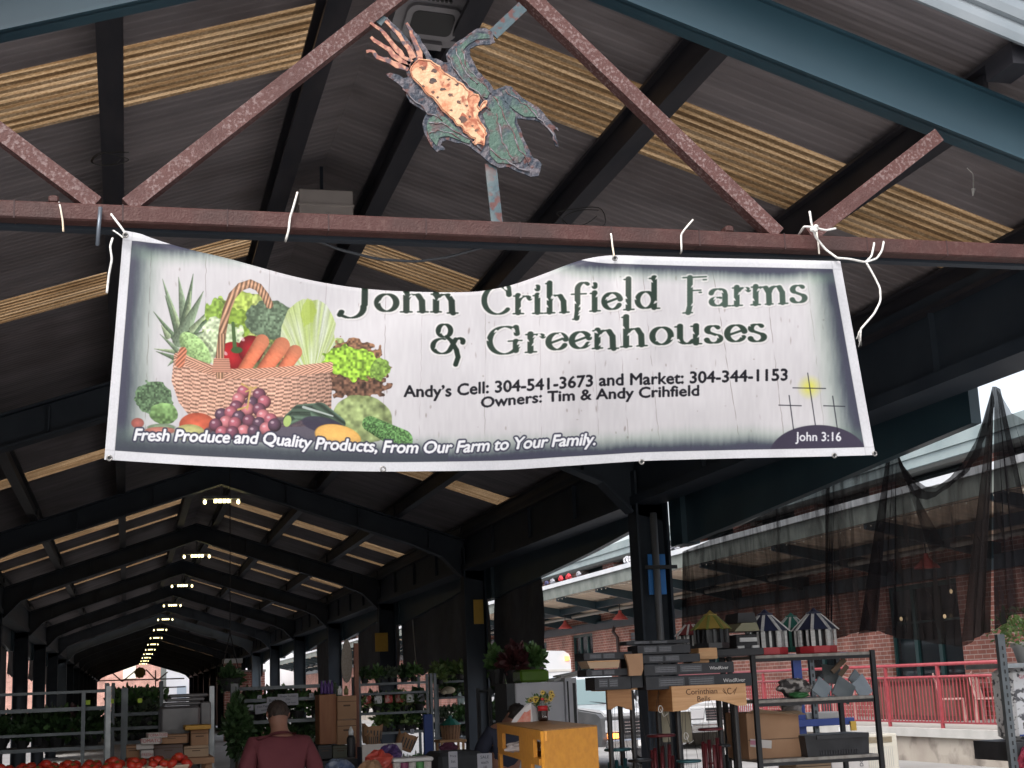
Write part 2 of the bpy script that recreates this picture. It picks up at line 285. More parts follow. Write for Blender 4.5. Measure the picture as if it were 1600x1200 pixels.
# decorative serif lettering: centre lines with pen widths that follow the stroke direction
def el(cx, cy, rx, ry, a0, a1, n=22):
    t = np.radians(np.linspace(a0, a1, n)); return [(cx+rx*math.cos(a), cy+ry*math.sin(a)) for a in t]
GL = {
 'o': (.52, [el(.26,.25,.19,.23,0,360,40)], []),
 'h': (.60, [[(.13,.82),(.13,.02)], el(.29,.3,.16,.17,170,60,8)+[(.44,.3),(.45,.02)]], [(.02,.0,.24),(.36,.0,.56),(.05,.8,.14)]),
 'n': (.58, [[(.12,.5),(.12,.02)], el(.28,.3,.16,.17,170,60,8)+[(.43,.3),(.44,.0),(.46,-.04)]], [(.02,.0,.22),(.35,-.03,.55),(.03,.48,.13)]),
 'm': (.86, [[(.12,.5),(.12,.02)], el(.27,.3,.15,.17,170,60,8)+[(.41,.3),(.42,.02)], el(.57,.3,.15,.17,170,60,8)+[(.71,.3),(.72,.02)]], [(.02,.0,.22),(.34,.0,.5),(.64,.0,.83),(.03,.48,.13)]),
 'r': (.42, [[(.12,.5),(.12,.02)], el(.28,.3,.16,.17,165,50,8), [(.36,.43),(.38,.40)]], [(.02,.0,.24),(.03,.48,.13)]),
 'i': (.27, [[(.13,.5),(.13,.02)], [(.13,.66),(.131,.72)]], [(.03,.0,.25),(.04,.48,.13)]),
 'l': (.27, [[(.13,.84),(.13,.02)]], [(.03,.0,.25),(.04,.82,.14)]),
 'd': (.58, [el(.24,.24,.18,.22,0,360,36), [(.43,.84),(.43,.02)]], [(.43,.0,.55),(.33,.82,.43)]),
 'f': (.40, [[(.15,.02),(.13,-.18)], [(.15,.0),(.15,.55)], el(.29,.6,.14,.18,180,50,12)], [(.02,.48,.34),(.05,-.2,.16)]),
 'e': (.48, [el(.25,.25,.18,.22,10,330,36), [(.08,.2),(.40,.33)]], []),
 'a': (.52, [el(.22,.34,.15,.13,170,20,12)+[(.38,.3),(.38,.02)], el(.22,.13,.14,.11,60,330,24)], [(.36,.0,.5)]),
 's': (.42, [el(.2,.37,.12,.10,30,230,18)+el(.21,.12,.14,.11,60,-170,20)], []),
 'u': (.60, [[(.12,.5),(.12,.2)]+el(.26,.16,.14,.14,190,330,10), [(.45,.5),(.45,.02)]], [(.02,.48,.13),(.35,.48,.46),(.42,.0,.56)]),
 'J': (.62, [[(.45,.82),(.44,.2)]+el(.16,.12,.26,.28,5,-120,14)+[(-.05,-.08),(-.02,.0)]], [(.3,.8,.5)]),
 'C': (.70, [el(.37,.38,.30,.38,48,318,44), [(.6,.72),(.62,.52)]], []),
 'G': (.78, [el(.37,.36,.31,.37,50,330,44), [(.6,.7),(.62,.52)], [(.6,.32),(.6,.06)]], [(.45,.33,.72)]),
 'F': (.60, [[(.2,.82),(.2,.05),(.16,-.14)]], [(.05,.82,.56),(.2,.46,.44),(.05,-.14,.25),(.5,.74,.56),(.41,.40,.45)]),
 '&': (.85, [el(.33,.62,.15,.17,-60,290,34)+[(.5,.34),(.62,.1),(.66,-.1),(.6,-.3)], el(.27,.2,.22,.2,70,340,26)+[(.6,.38),(.72,.42)]+el(.66,.33,.12,.09,90,-20,8)], []),
 ' ': (.36, [], []),
}
def fancy_bitmap(s, em=84, seed=3):
    rs = np.random.RandomState(seed); adv = sum(GL[c][0] for c in s); w = int((adv+.3)*em); h = int(1.35*em); m = np.zeros((h, w), np.float32)
    Y, X = np.mgrid[0:h, 0:w]; ox = .12
    base = .95
    def stamp(px, py, r, val=1.0):
        cx, cy = (px)*em, (base-py)*em; R = r*em
        x0, x1 = max(int(cx-R-2),0), min(int(cx+R+3),w); y0, y1 = max(int(cy-R-2),0), min(int(cy+R+3),h)
        if x1 <= x0 or y1 <= y0: return
        d = np.hypot(X[y0:y1,x0:x1]-cx, Y[y0:y1,x0:x1]-cy); a = np.clip(R-d+.5, 0, 1)
        m[y0:y1,x0:x1] = np.maximum(m[y0:y1,x0:x1], a) if val else m[y0:y1,x0:x1]*(1-a)
    def stroke(pts, val=1.0, wmul=1.0):
        for (x0, y0), (x1, y1) in zip(pts[:-1], pts[1:]):
            L = math.hypot(x1-x0, y1-y0)+1e-6; k = abs(y1-y0)/L; wd = (.018+.046*k**1.3)*wmul
            for i in range(int(L*em/1.0)+2):
                t = i/(int(L*em/1.0)+1); stamp(ox+x0+(x1-x0)*t, y0+(y1-y0)*t, wd, val)
    for c in s:
        a, st, se = GL[c]
        for pts in st: stroke(pts)
        for (x0, y, x1) in se: stroke([(x0, y), (x1, y)], wmul=1.15)
        for pts in st:                                # torn little notches along the thick strokes
            for k in range(max(1, int(len(pts)/14))+1):
                q = pts[rs.randint(len(pts)-1)]; q2 = pts[min(len(pts)-1, pts.index(q)+1)]
                t = rs.rand(); x, y = q[0]+(q2[0]-q[0])*t, q[1]+(q2[1]-q[1])*t; sd = rs.choice([-1, 1])
                if abs(q2[1]-q[1]) > abs(q2[0]-q[0]):
                    for j in range(5): stamp(ox+x+sd*(.028+.011*j), y+.012*j, .006+.0055*j, 0)
        ox += a
    cols = np.nonzero(m.max(0) > .3)[0]; m = m[:, max(0, cols[0]-2):cols[-1]+3]
    return m, em

def paint_banner():
    S, Vv = np.meshgrid((np.arange(AW)+.5)/AW, (np.arange(AH)+.5)/AH)
    tx, ty = ban_top(S); bx, by = ban_bot(S); v0 = ban_v0(S); w = (Vv-v0)/(1-v0)
    U = tx+(bx-tx)*w; V = ty+(by-ty)*w
    hem = .042; hs = .0125
    n1 = vnoise(U/3, V/18, 1); n2 = vnoise(U/1.6, V/2.2, 2); n3 = vnoise(U/45, V/60, 3)
    img = np.empty((AH, AW, 3)); g = .835+.028*(n1-.5)+.04*(n2-.5)+.06*(n3-.5)
    img[..., 0] = g; img[..., 1] = g*.985; img[..., 2] = g*1.0
    ucol = U[AH//2]
    def region(x0, x1):
        c = np.nonzero((ucol > x0-45)&(ucol < x1+45))[0]
        return slice(c[0], c[-1]+1) if len(c) else slice(0, 0)
    def put(mask, col, sl, al=1.0):
        a = np.clip(mask, 0, 1)*al; c = np.asarray(col, float)
        if c.ndim == 1: c = c/255. if c.max() > 1.01 else c; c = np.broadcast_to(c, a.shape+(3,))
        img[:, sl] = img[:, sl]*(1-a[..., None])+c*a[..., None]
    def ell(cx, cy, rx, ry, rot, sl, rough=0, sc=6, seed=5):
        x = U[:, sl]-cx; y = V[:, sl]-cy; r = math.radians(rot); c, s = math.cos(r), math.sin(r)
        a = (x*c+y*s)/rx; b = (-x*s+y*c)/ry; q = np.sqrt(a*a+b*b)
        if rough: q = q+rough*(vnoise(U[:, sl]/sc, V[:, sl]/sc, seed)-.5)
        return .5-(q-1)*min(rx, ry)/1.2, a, b, q
    def cap(x0, y0, x1, y1, r0, r1, sl):
        x = U[:, sl]-x0; y = V[:, sl]-y0; dx, dy = x1-x0, y1-y0; L2 = dx*dx+dy*dy
        t = np.clip((x*dx+y*dy)/L2, 0, 1); d = np.hypot(x-t*dx, y-t*dy); r = r0+(r1-r0)*t
        side = (x*dy-y*dx)/math.sqrt(L2)/np.maximum(r, .3)
        return .5-(d-r), t, side
    def poly(P, sl):
        x = U[:, sl]; y = V[:, sl]; ins = np.zeros(x.shape, bool); n = len(P); D = np.full(x.shape, 1e9)
        for i in range(n):
            (xa, ya), (xb, yb) = P[i], P[(i+1)%n]
            ins ^= ((ya > y) != (yb > y))&(x < (xb-xa)*(y-ya)/((yb-ya)+1e-9)+xa)
            dx, dy = xb-xa, yb-ya; t = np.clip(((x-xa)*dx+(y-ya)*dy)/(dx*dx+dy*dy+1e-9), 0, 1); D = np.minimum(D, np.hypot(x-xa-t*dx, y-ya-t*dy))
        return np.where(ins, D, -D)+.5
    def shade(col, f):
        c = np.asarray(col, float)/255.; return np.clip(c*f[..., None], 0, 1)
    # weathered planks
    for i, (xa, xb) in enumerate([(236,226),(322,318),(422,416),(510,505),(604,598),(662,655),(760,757),(842,846),(922,936),(960,982),(1002,1030),(1110,1156),(1192,1226),(1258,1290)]):
        sl = region(min(xa, xb), max(xa, xb)); t = (V[:, sl]-400)/290; line = xa+(xb-xa)*t+1.6*(vnoise(V[:, sl]/9, V[:, sl]*0+i, 7)-.5)
        k = vnoise(V[:, sl]/12, V[:, sl]*0+i*3.3, 8+i); strong = [.75,.5,.5,.35,.6,.3,.45,.3,.35,.5,.5,.85,.7,.35][i]
        put(.9-np.abs(U[:, sl]-line)/.75, (112,96,92), sl, np.clip((k-.15)*2.4, 0, 1)*min(1, strong*1.35))
    rs = np.random.RandomState(11)
    for _ in range(130):
        x, y = rs.uniform(240, 1300), rs.uniform(420, 690); sl = region(x, x); m, *_r = ell(x, y, rs.uniform(.6, 1.6), rs.uniform(.5, 5), rs.uniform(-10, 10), sl); put(m, (140,125,120), sl, rs.uniform(.2,.55))
    # dark green edge fade
    dl = (S-hs)*1190; dr = (1-hs-S)*1190; dt = (Vv-hem)*345; db = (1-hem-Vv)*345
    for D, wd in ((dl, 62), (dr, 66), (dt, 36), (db, 46)):
        D = D+7*(n3-.5)+3*(n1-.5); t = np.clip(1-D/wd, 0, 1); a = np.clip(t*1.25, 0, 1)**1.7
        green = np.array([120,148,128])/255.; dark = np.array([74,75,92])/255.; k = np.clip((t-.35)*1.9, 0, 1)[..., None]
        img = img*(1-a[..., None])+(green*(1-k)+dark*k)*a[..., None]
    A = slice(0, 0)
    # produce basket picture
    sl = region(300, 560)
    for (cx, cy, rx, ry, c, sd) in [(352,505,34,40,(150,176,90),70),(392,500,34,44,(186,200,118),71),(320,545,26,24,(196,212,170),72),(440,545,40,34,(150,168,96),73),(410,560,60,22,(120,120,84),74),(520,560,22,30,(176,190,120),75)]:
        m, a, b, q = ell(cx, cy, rx, ry, 0, sl, .5, 8, sd); put(m, shade(c, .6+.7*vnoise(U[:, sl]/4, V[:, sl]/4, sd+9)), sl)
    sl = region(235, 345)
    leaves = [((262,572),(278,556),5),((244,549),(280,562),5),((241,545),(276,550),4),((250,522),(282,552),5),((240,487),(272,527),5),((252,508),(262,525),5),((254,436),(280,520),8),((258,462),(284,532),8),((266,470),(286,528),6),((279,433),(289,500),9),((302,428),(288,510),8),((298,455),(292,505),6),((318,455),(282,530),13),((330,494),(290,530),9),((334,478),(300,515),5),((320,518),(296,528),6)]
    for i, (tp, ba, r) in enumerate(leaves):
        m, t, sd = cap(ba[0], ba[1], tp[0], tp[1], r, .4, sl)
        f = .75+.45*np.clip(-sd, -1, 1)*(.6)+.2*vnoise(U[:, sl]/2, V[:, sl]/3, i)
        put(m, shade([(150,170,140),(120,142,112),(172,190,150)][i%3], f), sl)
        put(.4-np.abs(sd*3-.9*(-1)**i), (70,88,78), sl, .5*np.clip(m, 0, 1))
    sl = region(315, 400)
    for (cx, cy, rx, ry, c, sd) in [(338,488,16,20,(150,182,84),1),(376,480,20,30,(176,196,96),2),(368,505,26,22,(140,168,70),3),(340,520,24,22,(214,228,190),4),(355,530,30,26,(205,222,180),5)]:
        m, a, b, q = ell(cx, cy, rx, ry, 0, sl, .45, 7, sd); f = .72+.55*vnoise(U[:, sl]/4, V[:, sl]/4, sd+20); put(m, shade(c, f), sl)
    sl = region(380, 470); m, a, b, q = ell(424, 500, 41, 30, 8, sl, .14, 7, 9)
    f = .55+.75*vnoise(U[:, sl]/3, V[:, sl]/3, 31)*(1-.45*q)+.1; put(m, shade((118,138,112), f), sl)
    sl = region(430, 530); m = poly([(436,548),(440,510),(450,484),(464,472),(474,467),(486,470),(497,468),(510,476),(519,492),(525,506),(522,520),(524,540),(516,552),(508,576),(452,578)], sl)
    rad = np.arctan2(U[:, sl]-487, 600-V[:, sl]); f = .86+.22*vnoise(rad*60, V[:, sl]/60, 33); gcol = vnoise(rad*22, V[:, sl]/40, 34)[..., None]
    put(m, np.clip((np.array([224,230,214])/255.*(1-gcol*.75)+np.array([176,198,96])/255.*gcol*.75)*f[..., None], 0, 1), sl)
    m, a, b, q = ell(482, 488, 11, 22, 8, sl, .4, 5, 36); put(m, (178,200,80), sl, .6)
    sl = region(335, 415)
    m, a, b, q = ell(364, 560, 27, 26, 0, sl); put(m, shade((196,44,50), 1.05-.55*q+.0*a+.35*np.clip(-a-b, 0, 1)), sl)
    m, a, b, q = ell(392, 546, 20, 22, 0, sl); put(m, shade((186,40,48), 1.1-.5*q), sl)
    for (x, y) in ((379,530),(352,552),(356,568)): m, a, b, q = ell(x, y, 4, 2.5, 40, sl); put(m, (255,225,225), sl, .7)
    m, t, sd = cap(367, 545, 364, 505, 3.2, 2.6, sl); put(m, (84,110,66), sl); m, a, b, q = ell(370, 547, 9, 5, 0, sl); put(m, (70,100,58), sl)
    sl = region(275, 345); m, a, b, q = ell(305, 546, 33, 17, 50, sl); put(m, shade((164,196,132), .75+.45*vnoise(U[:, sl]/2.4, V[:, sl]/2.4, 37)-.25*np.clip(b, -1, 1)*.8), sl)
    sl = region(360, 470)
    for (x0, y0, x1, y1, r0, r1) in [(372,592,409,534,9,11.5),(402,592,440,540,10,13),(436,588,461,550,9,11)]:
        m, t, sd = cap(x0, y0, x1, y1, r0, r1, sl); put(m, shade((238,134,98), 1.02-.28*sd**2*1.0-.12*sd+.12*(vnoise(t*30, sd*2, 41)-.5)), sl)
        put(np.clip(t*3-2, 0, 1)*np.clip(m, 0, 1), (186,134,104), sl, .45); put(.5-(np.abs(np.abs(sd)-1)*6), (176,80,56), sl, np.clip(m+.5, 0, 1)*.5)
    sl = region(505, 615)
    m, a, b, q = ell(556, 596, 48, 30, 5, sl, .5, 6, 43); put(m, shade((112,82,66), .45+1.0*vnoise(U[:, sl]/3.5, V[:, sl]/3.5, 44)), sl)
    m, a, b, q = ell(556, 562, 47, 31, 12, sl, .5, 7, 45); put(m, shade((132,96,72), .5+.9*vnoise(U[:, sl]/3, V[:, sl]/3, 46)), sl)
    m, a, b, q = ell(550, 567, 42, 26, 8, sl, .45, 7, 47); put(m, shade((160,204,70), .55+.75*vnoise(U[:, sl]/3.5, V[:, sl]/3.5, 48)), sl)
    m, a, b, q = ell(594, 577, 15, 18, 30, sl, .3, 5, 49); put(m, shade((140,176,80), .6+.6*vnoise(U[:, sl]/3, V[:, sl]/3, 50)), sl)
    # wicker
    sl = region(262, 525); body = [(272,556),(282,545),(300,562),(345,580),(400,584),(460,580),(514,572),(519,600),(517,650),(505,665),(430,668),(330,662),(296,650),(279,628),(268,595)]
    m = poly(body, sl); x = U[:, sl]; y = V[:, sl]; yy = y+.0016*(x-400)**2*.6; ph = np.floor((x+2*np.sin(y/9))/13)
    rod = .5+.5*np.sin(2*math.pi*yy/6.2+math.pi*ph+.5*np.sin(x/5)+1.2*(vnoise(x/9, y/6, 66)-.5)); f = .56+.52*rod**.7+.26*(vnoise(x/3, y/1.5, 52)-.5)
    f = f*(1-.25*np.clip((x-430)/90, 0, 1)); put(m, shade((232,182,158), f), sl)
    put(.8-np.abs((x+2*np.sin(y/9))%13-6.5)/1.0, (250,205,180), sl, np.clip(m, 0, 1)*.5)
    for k in range(2):
        pts = [(276,556),(290,560),(320,571),(350,581),(400,580),(450,577),(516,570)]
        for (xa, ya), (xb, yb) in zip(pts[:-1], pts[1:]):
            m, t, sd = cap(xa, ya+k*7, xb, yb+k*7, 4.5, 4.5, sl); st = .5+.5*np.sin((x*(1 if k else -1)+y*2.2)*.75); put(m, shade((244,186,158), .55+.5*st), sl)
    m, t, sd = cap(281, 568, 286, 548, 7, 6, sl); put(m, shade((236,150,118), .6+.45*(.5+.5*np.sin((x+y)*.9))), sl)
    pts = [(344,586),(344,552),(348,515),(354,485),(363,462),(376,448),(391,443),(404,449),(414,462),(421,476)]
    sl = region(335, 430); x = U[:, sl]; y = V[:, sl]
    for (xa, ya), (xb, yb) in zip(pts[:-1], pts[1:]):
        m, t, sd = cap(xa, ya, xb, yb, 6.4, 6.2, sl); st = .5+.5*np.sin((x*.9+y*.35)*1.15+sd*1.2) if ya < 520 else .5+.5*np.sin(x*1.5+sd)
        put(m, shade((226,176,142), (.55+.5*st)*(1.05-.25*np.abs(sd))), sl)
    m = poly([(334,560),(358,560),(361,582),(331,582)], sl); put(m, shade((236,172,146), .6+.45*(.5+.5*np.sin(y*2.3))), sl)
    # fruit in front
    sl = region(200, 280)
    m, a, b, q = ell(240, 622, 29, 28, -15, sl, .25, 6, 54); put(m, shade((112,142,104), .5+.7*vnoise(U[:, sl]/2.6, V[:, sl]/2.6, 55)), sl, .95)
    m, a, b, q = ell(256, 646, 22, 17, 0, sl, .12, 6, 56); put(m, shade((128,162,104), .7+.5*vnoise(U[:, sl]/4, V[:, sl]/4, 57)-.2*b), sl)
    m, a, b, q = ell(215, 661, 10, 8, 0, sl); put(m, shade((190,92,80), 1.1-.3*q), sl, .8)
    sl = region(240, 360)
    for (cx, cy, rx, ry, c) in [(252,668,22,6,(150,170,140)),(250,673,24,6,(214,140,124)),(308,664,28,19,(226,112,84)),(296,676,24,13,(214,210,140))]:
        m, a, b, q = ell(cx, cy, rx, ry, 0, sl); put(m, shade(c, 1.08-.3*q+.15*(vnoise(a*3+4, b*3+4, 58)-.5)), sl)
    sl = region(320, 560); m, a, b, q = ell(440, 672, 118, 20, 0, sl); put(m, (70,64,78), sl, .8)
    gp = [(380,612),(404,617),(372,624),(392,630),(412,628),(368,636),(386,640),(345,648),(360,645),(404,640),(352,660),(372,652),(366,662),(388,658),(410,650),(404,662),(422,656),(336,664),(380,674),(396,674),(346,676),(362,676),(415,670),(428,664)]
    sl = region(325, 440)
    for i, (cx, cy) in enumerate(gp):
        m, a, b, q = ell(cx+1, cy, 10.5, 10.5, 0, sl); c = [(170,98,110),(122,76,92),(192,120,126),(96,72,88)][i%4]
        put(m, shade(c, 1.15-.5*q**2+.3*np.clip(-a*.6-b*.8, -1, 1)), sl); m2, *_r = ell(cx-2.5, cy-4, 2.6, 2, 0, sl); put(m2, (240,215,222), sl, .6)
    for (xa, ya, xb, yb) in [(392,605,386,640),(372,640,388,635),(400,605,384,612),(378,600,392,608)]: m, t, sd = cap(xa, ya, xb, yb, 1.6, 1.2, sl); put(m, (204,170,108), sl)
    sl = region(520, 635)
    m, a, b, q = ell(566, 655, 46, 38, 15, sl, .12, 9, 60); put(m, shade((176,194,128), .75+.4*vnoise(U[:, sl]/5, V[:, sl]/5, 61)+.12*np.sin(a*9)*np.sin(b*7)-.15*q), sl, .95)
    sl = region(440, 545); x = U[:, sl]; y = V[:, sl]
    for (xa, ya, xb, yb, r0, r1) in [(452,655,468,644,9,12),(468,644,500,644,12,15),(500,644,530,662,15,10)]:
        m, t, sd = cap(xa, ya, xb, yb, r0, r1, sl); f = .6+.25*np.sin(sd*7+t)+.5*np.clip(-sd*(-1), 0, 1)*0+.3*(sd < -.1); put(m, shade((92,112,96), f+.35*np.clip(sd, 0, 1)), sl)
    m, a, b, q = ell(505, 664, 34, 12, 12, sl); put(m, (62,58,76), sl, .9)
    m, a, b, q = ell(449, 658, 6, 9, 15, sl); put(m, (176,200,120), sl)
    m, t, sd = cap(474, 636, 520, 650, 2, 1, sl); put(m, (232,238,236), sl, .7)
    sl = region(560, 650); m, t, sd = cap(578, 662, 628, 688, 12, 17, sl); put(m, shade((108,152,92), .55+.8*vnoise(U[:, sl]/2, V[:, sl]/2, 63)-.25*np.clip(-sd, 0, 1)), sl)
    sl = region(485, 575); m, a, b, q = ell(528, 682, 36, 18, 12, sl); put(m, shade((250,196,112), 1.05-.12*q+.05*(vnoise(a*8+9, b*8+9, 64)-.5)), sl); put(.5-np.abs(q-1)*9, (236,170,70), sl, .8)
    # lower dark band softly over the produce
    t = np.clip(1-(V-(np.interp(U, BOTC[:,0], BOTC[:,1])-14-44))/30., 0, 1); a = (1-t)**2*.75*(U < 700)
    img = img*(1-a[..., None])+np.array([70,76,84])/255.*a[..., None]
    # texts
    def put_text(bm, basepts, x0, x1, cap_px, col, outline=None, capfrac=.70, al=1.0, halo=None):
        m, em = bm; bw = m.shape[1]; P = np.array(basepts, float)
        sl = region(x0-20, x1+20); x = U[:, sl]; y = V[:, sl]; base = np.interp(x, P[:,0], P[:,1])
        k = em*capfrac/cap_px
        def samp(x, y):
            a = (x-x0)/(x1-x0)*(bw-4)+2; b = .95*em+(y-base)*k
            ai = np.floor(a-.5).astype(int); bi = np.floor(b-.5).astype(int); fa = a-.5-ai; fb = b-.5-bi
            ok = (ai >= 0)&(ai < bw-1)&(bi >= 0)&(bi < m.shape[0]-1); ai = np.clip(ai, 0, bw-2); bi = np.clip(bi, 0, m.shape[0]-2)
            return ok*((m[bi, ai]*(1-fa)+m[bi, ai+1]*fa)*(1-fb)+(m[bi+1, ai]*(1-fa)+m[bi+1, ai+1]*fa)*fb)
        def smooth(x, y): return (samp(x-.3, y-.3)+samp(x+.3, y-.3)+samp(x-.3, y+.3)+samp(x+.3, y+.3))/4
        if halo:
            o = np.zeros(x.shape)
            for (dx, dy) in halo[1]: o = np.maximum(o, smooth(x-dx, y-dy))
            put(o, halo[0], sl, halo[2])
        if outline:
            o = np.zeros(x.shape)
            for a in range(12):
                o = np.maximum(o, smooth(x+outline[1]*math.cos(a*math.pi/6), y+outline[1]*math.sin(a*math.pi/6)))
            put(o, outline[0], sl, .95)
        put(smooth(x, y), col, sl, al)
    b1 = [(631,620),(690,620),(760,614),(850,609),(930,603),(1000,601),(1230,594)]
    put_text(text_bitmap("Andy\u2019s Cell: 304-541-3673 and Market: 304-344-1153", .022), b1, 631, 1230, 18, (20,18,26))
    put_text(text_bitmap("Owners: Tim & Andy Crihfield", .022), [(752,637),(850,628),(930,624),(1092,618)], 752, 1092, 16.5, (24,22,30))
    put_text(text_bitmap("Fresh Produce and Quality Products, From Our Farm to Your Family.", .032, .22, spacing=.96), [(208,688),(300,690),(420,694),(450,697),(500,702),(600,707),(650,708),(720,707),(800,702),(880,697),(930,695)], 209, 930, 18.5, (246,246,250), ((66,66,84), 2.6))
    dkg = (50,66,58); hal = ((244,240,238), [(-2,-2),(2,2),(0,2.5),(2.5,0),(-2,2),(1,-2)], .6)
    dh = ((176,172,172), [(3.2,3.2),(2.5,4)], .4)
    for H in (dh, hal):
        for (st, bp, xa, xb, sd) in [("John", [(520,487),(720,487)], 527, 717, 3),("Crihfield", [(745,491),(850,489),(1035,481)], 752, 1032, 4),("Farms", [(1060,481),(1265,472)], 1066, 1262, 5),("&", [(660,552),(740,552)], 672, 728, 6),("Greenhouses", [(755,554),(1000,540),(1200,533)], 760, 1199, 7)]:
            bm = fancy_bitmap(st, seed=sd); capp = 46 if st != "&" else 46
            put_text(bm, bp, xa, xb, capp, (30,46,36) if xa < 740 else ((46,62,52) if xa < 1000 else (72,90,80)), None, .80, 1.0 if H is hal else 0, H)
    # crosses on the hill
    sl = region(1200, 1350)
    d = np.hypot(U[:, sl]-1265, V[:, sl]-605); put(np.clip(1.25-d/17, 0, 1)**1.2, (226,222,90), sl, .85)
    m, a, b, q = ell(1278, 712, 76, 48, 0, sl); put(m, (66,60,78), sl)
    for (xa, ya, xb, yb) in [(1262,583,1274,664),(1239,606,1290,607),(1233,618,1240,672),(1217,633,1252,634),(1301,619,1309,674),(1287,634,1320,635)]:
        m, t, sd = cap(xa, ya, xb, yb, .75, .75, sl); put(m, (44,44,54), sl)
    put_text(text_bitmap("John 3:16", .016), [(1240,689),(1316,689)], 1243, 1314, 14, (236,236,242))
    # white hems, seams and dirt
    hemm = (Vv < hem)|(Vv > 1-hem)|(S < hs)|(S > 1-hs); img[hemm] = (.88, .88, .90)
    ed = np.minimum(np.minimum(np.abs(Vv-hem), np.abs(Vv-1+hem))*345, np.minimum(np.abs(S-hs), np.abs(S-1+hs))*1190)
    img *= (1-.12*np.clip(1-ed/1.2, 0, 1))[..., None]
    img *= (1-.10*np.clip(n3-.55, 0, 1)-.05*(n2-.5))[..., None]
    lin = np.where(img <= .04045, img/12.92, ((img+.055)/1.055)**2.4)
    return img, lin
# ================================================================ ground
g = MB().add([(-900,-900,0),(900,-900,0),(900,1500,0),(-900,1500,0)], [(0,1,2,3)]); tag(g.build('ground', asphalt), kind='structure')
g = MB().add([(-2.9,4.6,.004),(5.4,4.6,.004),(5.4,117,.004),(-2.9,117,.004)], [(0,1,2,3)]); tag(g.build('shed_floor', shedfl), kind='structure')

# ================================================================ market shed
BAY = 7.3; XR, ZR, MS = 1.22, 5.08, .33; D = 5.2; NF = 15
ZN = lambda n: (1.76+n)*BAY
def zroof(x): return ZR-MS*abs(x-XR)
shed = thing('market_shed', (XR, 5, 0), 'long open market shed with dark steel frames under a corrugated roof with tan skylight strips', 'shed')
PER = .074
def sheet(side, y0, y1, xa, xb, name, mat, dz=0):
    n0, n1 = int(round(y0/PER)), int(round(y1/PER)); V = []; F = []; rows = []
    for n in range(n0, n1):
        for (f, h) in ((0, 0), (.52, 0), (.66, .015 if mat is sky_m else .005), (.86, .015 if mat is sky_m else .005)): rows.append((n+f, h))
    rows.append((n1, 0))
    for (yy, h) in rows:
        for x in (xa, xb): X = XR+side*x; V.append((X, yy*PER, zroof(X)+h+dz))
    for i in range(len(rows)-1): F.append((2*i, 2*i+1, 2*i+3, 2*i+2))
    return MB().add(V, F).build(name, mat, shed)
strips = [(6.53, 7.27), (10.12, 10.72)]
for n in range(1, 14):
    c = 17.7+(n-1)*BAY; strips.append((c-.33, c+.33))
    if n > 1: strips.append((c+1.7, c+2.0))
strips.sort()
GAP = (48.55, 49.7)                                    # unseen open slot between the two shed sections, put in to let daylight down
for side in (-1, 1):
    y = 4.884
    for (a, b) in strips+[(115.6, 115.6)]:
        segs = [(y, a)]
        if y < GAP[0] < a: segs = [(y, GAP[0]), (GAP[1], a)]
        for (p, q) in segs:
            if q-p > .2: sheet(side, p, q, .0, 4.05, 'roof_sheet', sheet_m)
        if b > a:
            sheet(side, a, b, .34, 4.05, 'skylight_panel', sky_m); sheet(side, a, b, 0, .34, 'ridge_sheet', sheet_m)
        y = b
pur = [.32, 1.33, 2.44, 3.40]
for side in (-1, 1):
    for k, dx in enumerate(pur):
        x = XR+side*dx; z = zroof(x)-.012; w = .055
        m = MB(); m.box(x-.012, x+.012, D+.045, 115.6, z-.19, z-.03)
        m.box(x-w, x+w, D+.045, 115.6, z-.215, z-.19); m.box(x-w, x+w, 4.93, 115.6, z-.03, z-.012)
        for n in range(NF): m.box(x-.035, x+.035, ZN(n)-.02, ZN(n)+.02, z-.189, z-.031)
        m.build('purlin', purlin_m, shed)
XC = 3.38                                              # inner face of the columns, from the ridge line
def rafter(n, side, mat, y0=None):
    Y = ZN(n) if y0 is None else y0; zt = lambda dx: ZR-MS*dx-.235
    P = [(0, zt(0)), (XC+.3, zt(XC+.3)), (XC+.3, zt(XC+.3)-.5), (XC-.02, zt(XC)-.52), (XC-.30, zt(XC-.3)-.33), (XC-.75, zt(XC-.75)-.29), (0, zt(0)-.30)]
    P = [(XR+side*a, b) for a, b in P]; m = MB(); m.prism(P, 'Y', Y-.012, Y+.012)
    for i, (a, b) in enumerate(zip(P, P[1:]+P[:1])):
        if i in (0, 3, 4, 5):
            up = (0, 0, 1); m.bar((a[0], Y, a[1]), (b[0], Y, b[1]), .20, .022, up)
    for dx in (.9, 1.9, 2.9): x = XR+side*dx; m.box(x-.008, x+.008, Y-.09, Y+.09, zt(dx)-.27, zt(dx)-.03)
    return m.build('rafter', mat, shed)
def column(n, side, mat, y0=None):
    Y = ZN(n) if y0 is None else y0; xa, xb = sorted((XR+side*XC, XR+side*(XC+.32))); m = MB(); zt = ZR-MS*(XC+.2)-.30
    m.box(xa, xa+.022, Y-.12, Y+.12, 0, zt); m.box(xb-.022, xb, Y-.12, Y+.12, 0, zt); m.box(xa+.022, xb-.022, Y-.012, Y+.012, 0, zt)
    m.box(xa-.08, xb+.08, Y-.2, Y+.2, 0, .03)
    return m.build('column', mat, shed)
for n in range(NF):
    mt = daylit_steel if n == 6 else steel
    for side in (-1, 1): rafter(n, side, mt); column(n, side, mt)
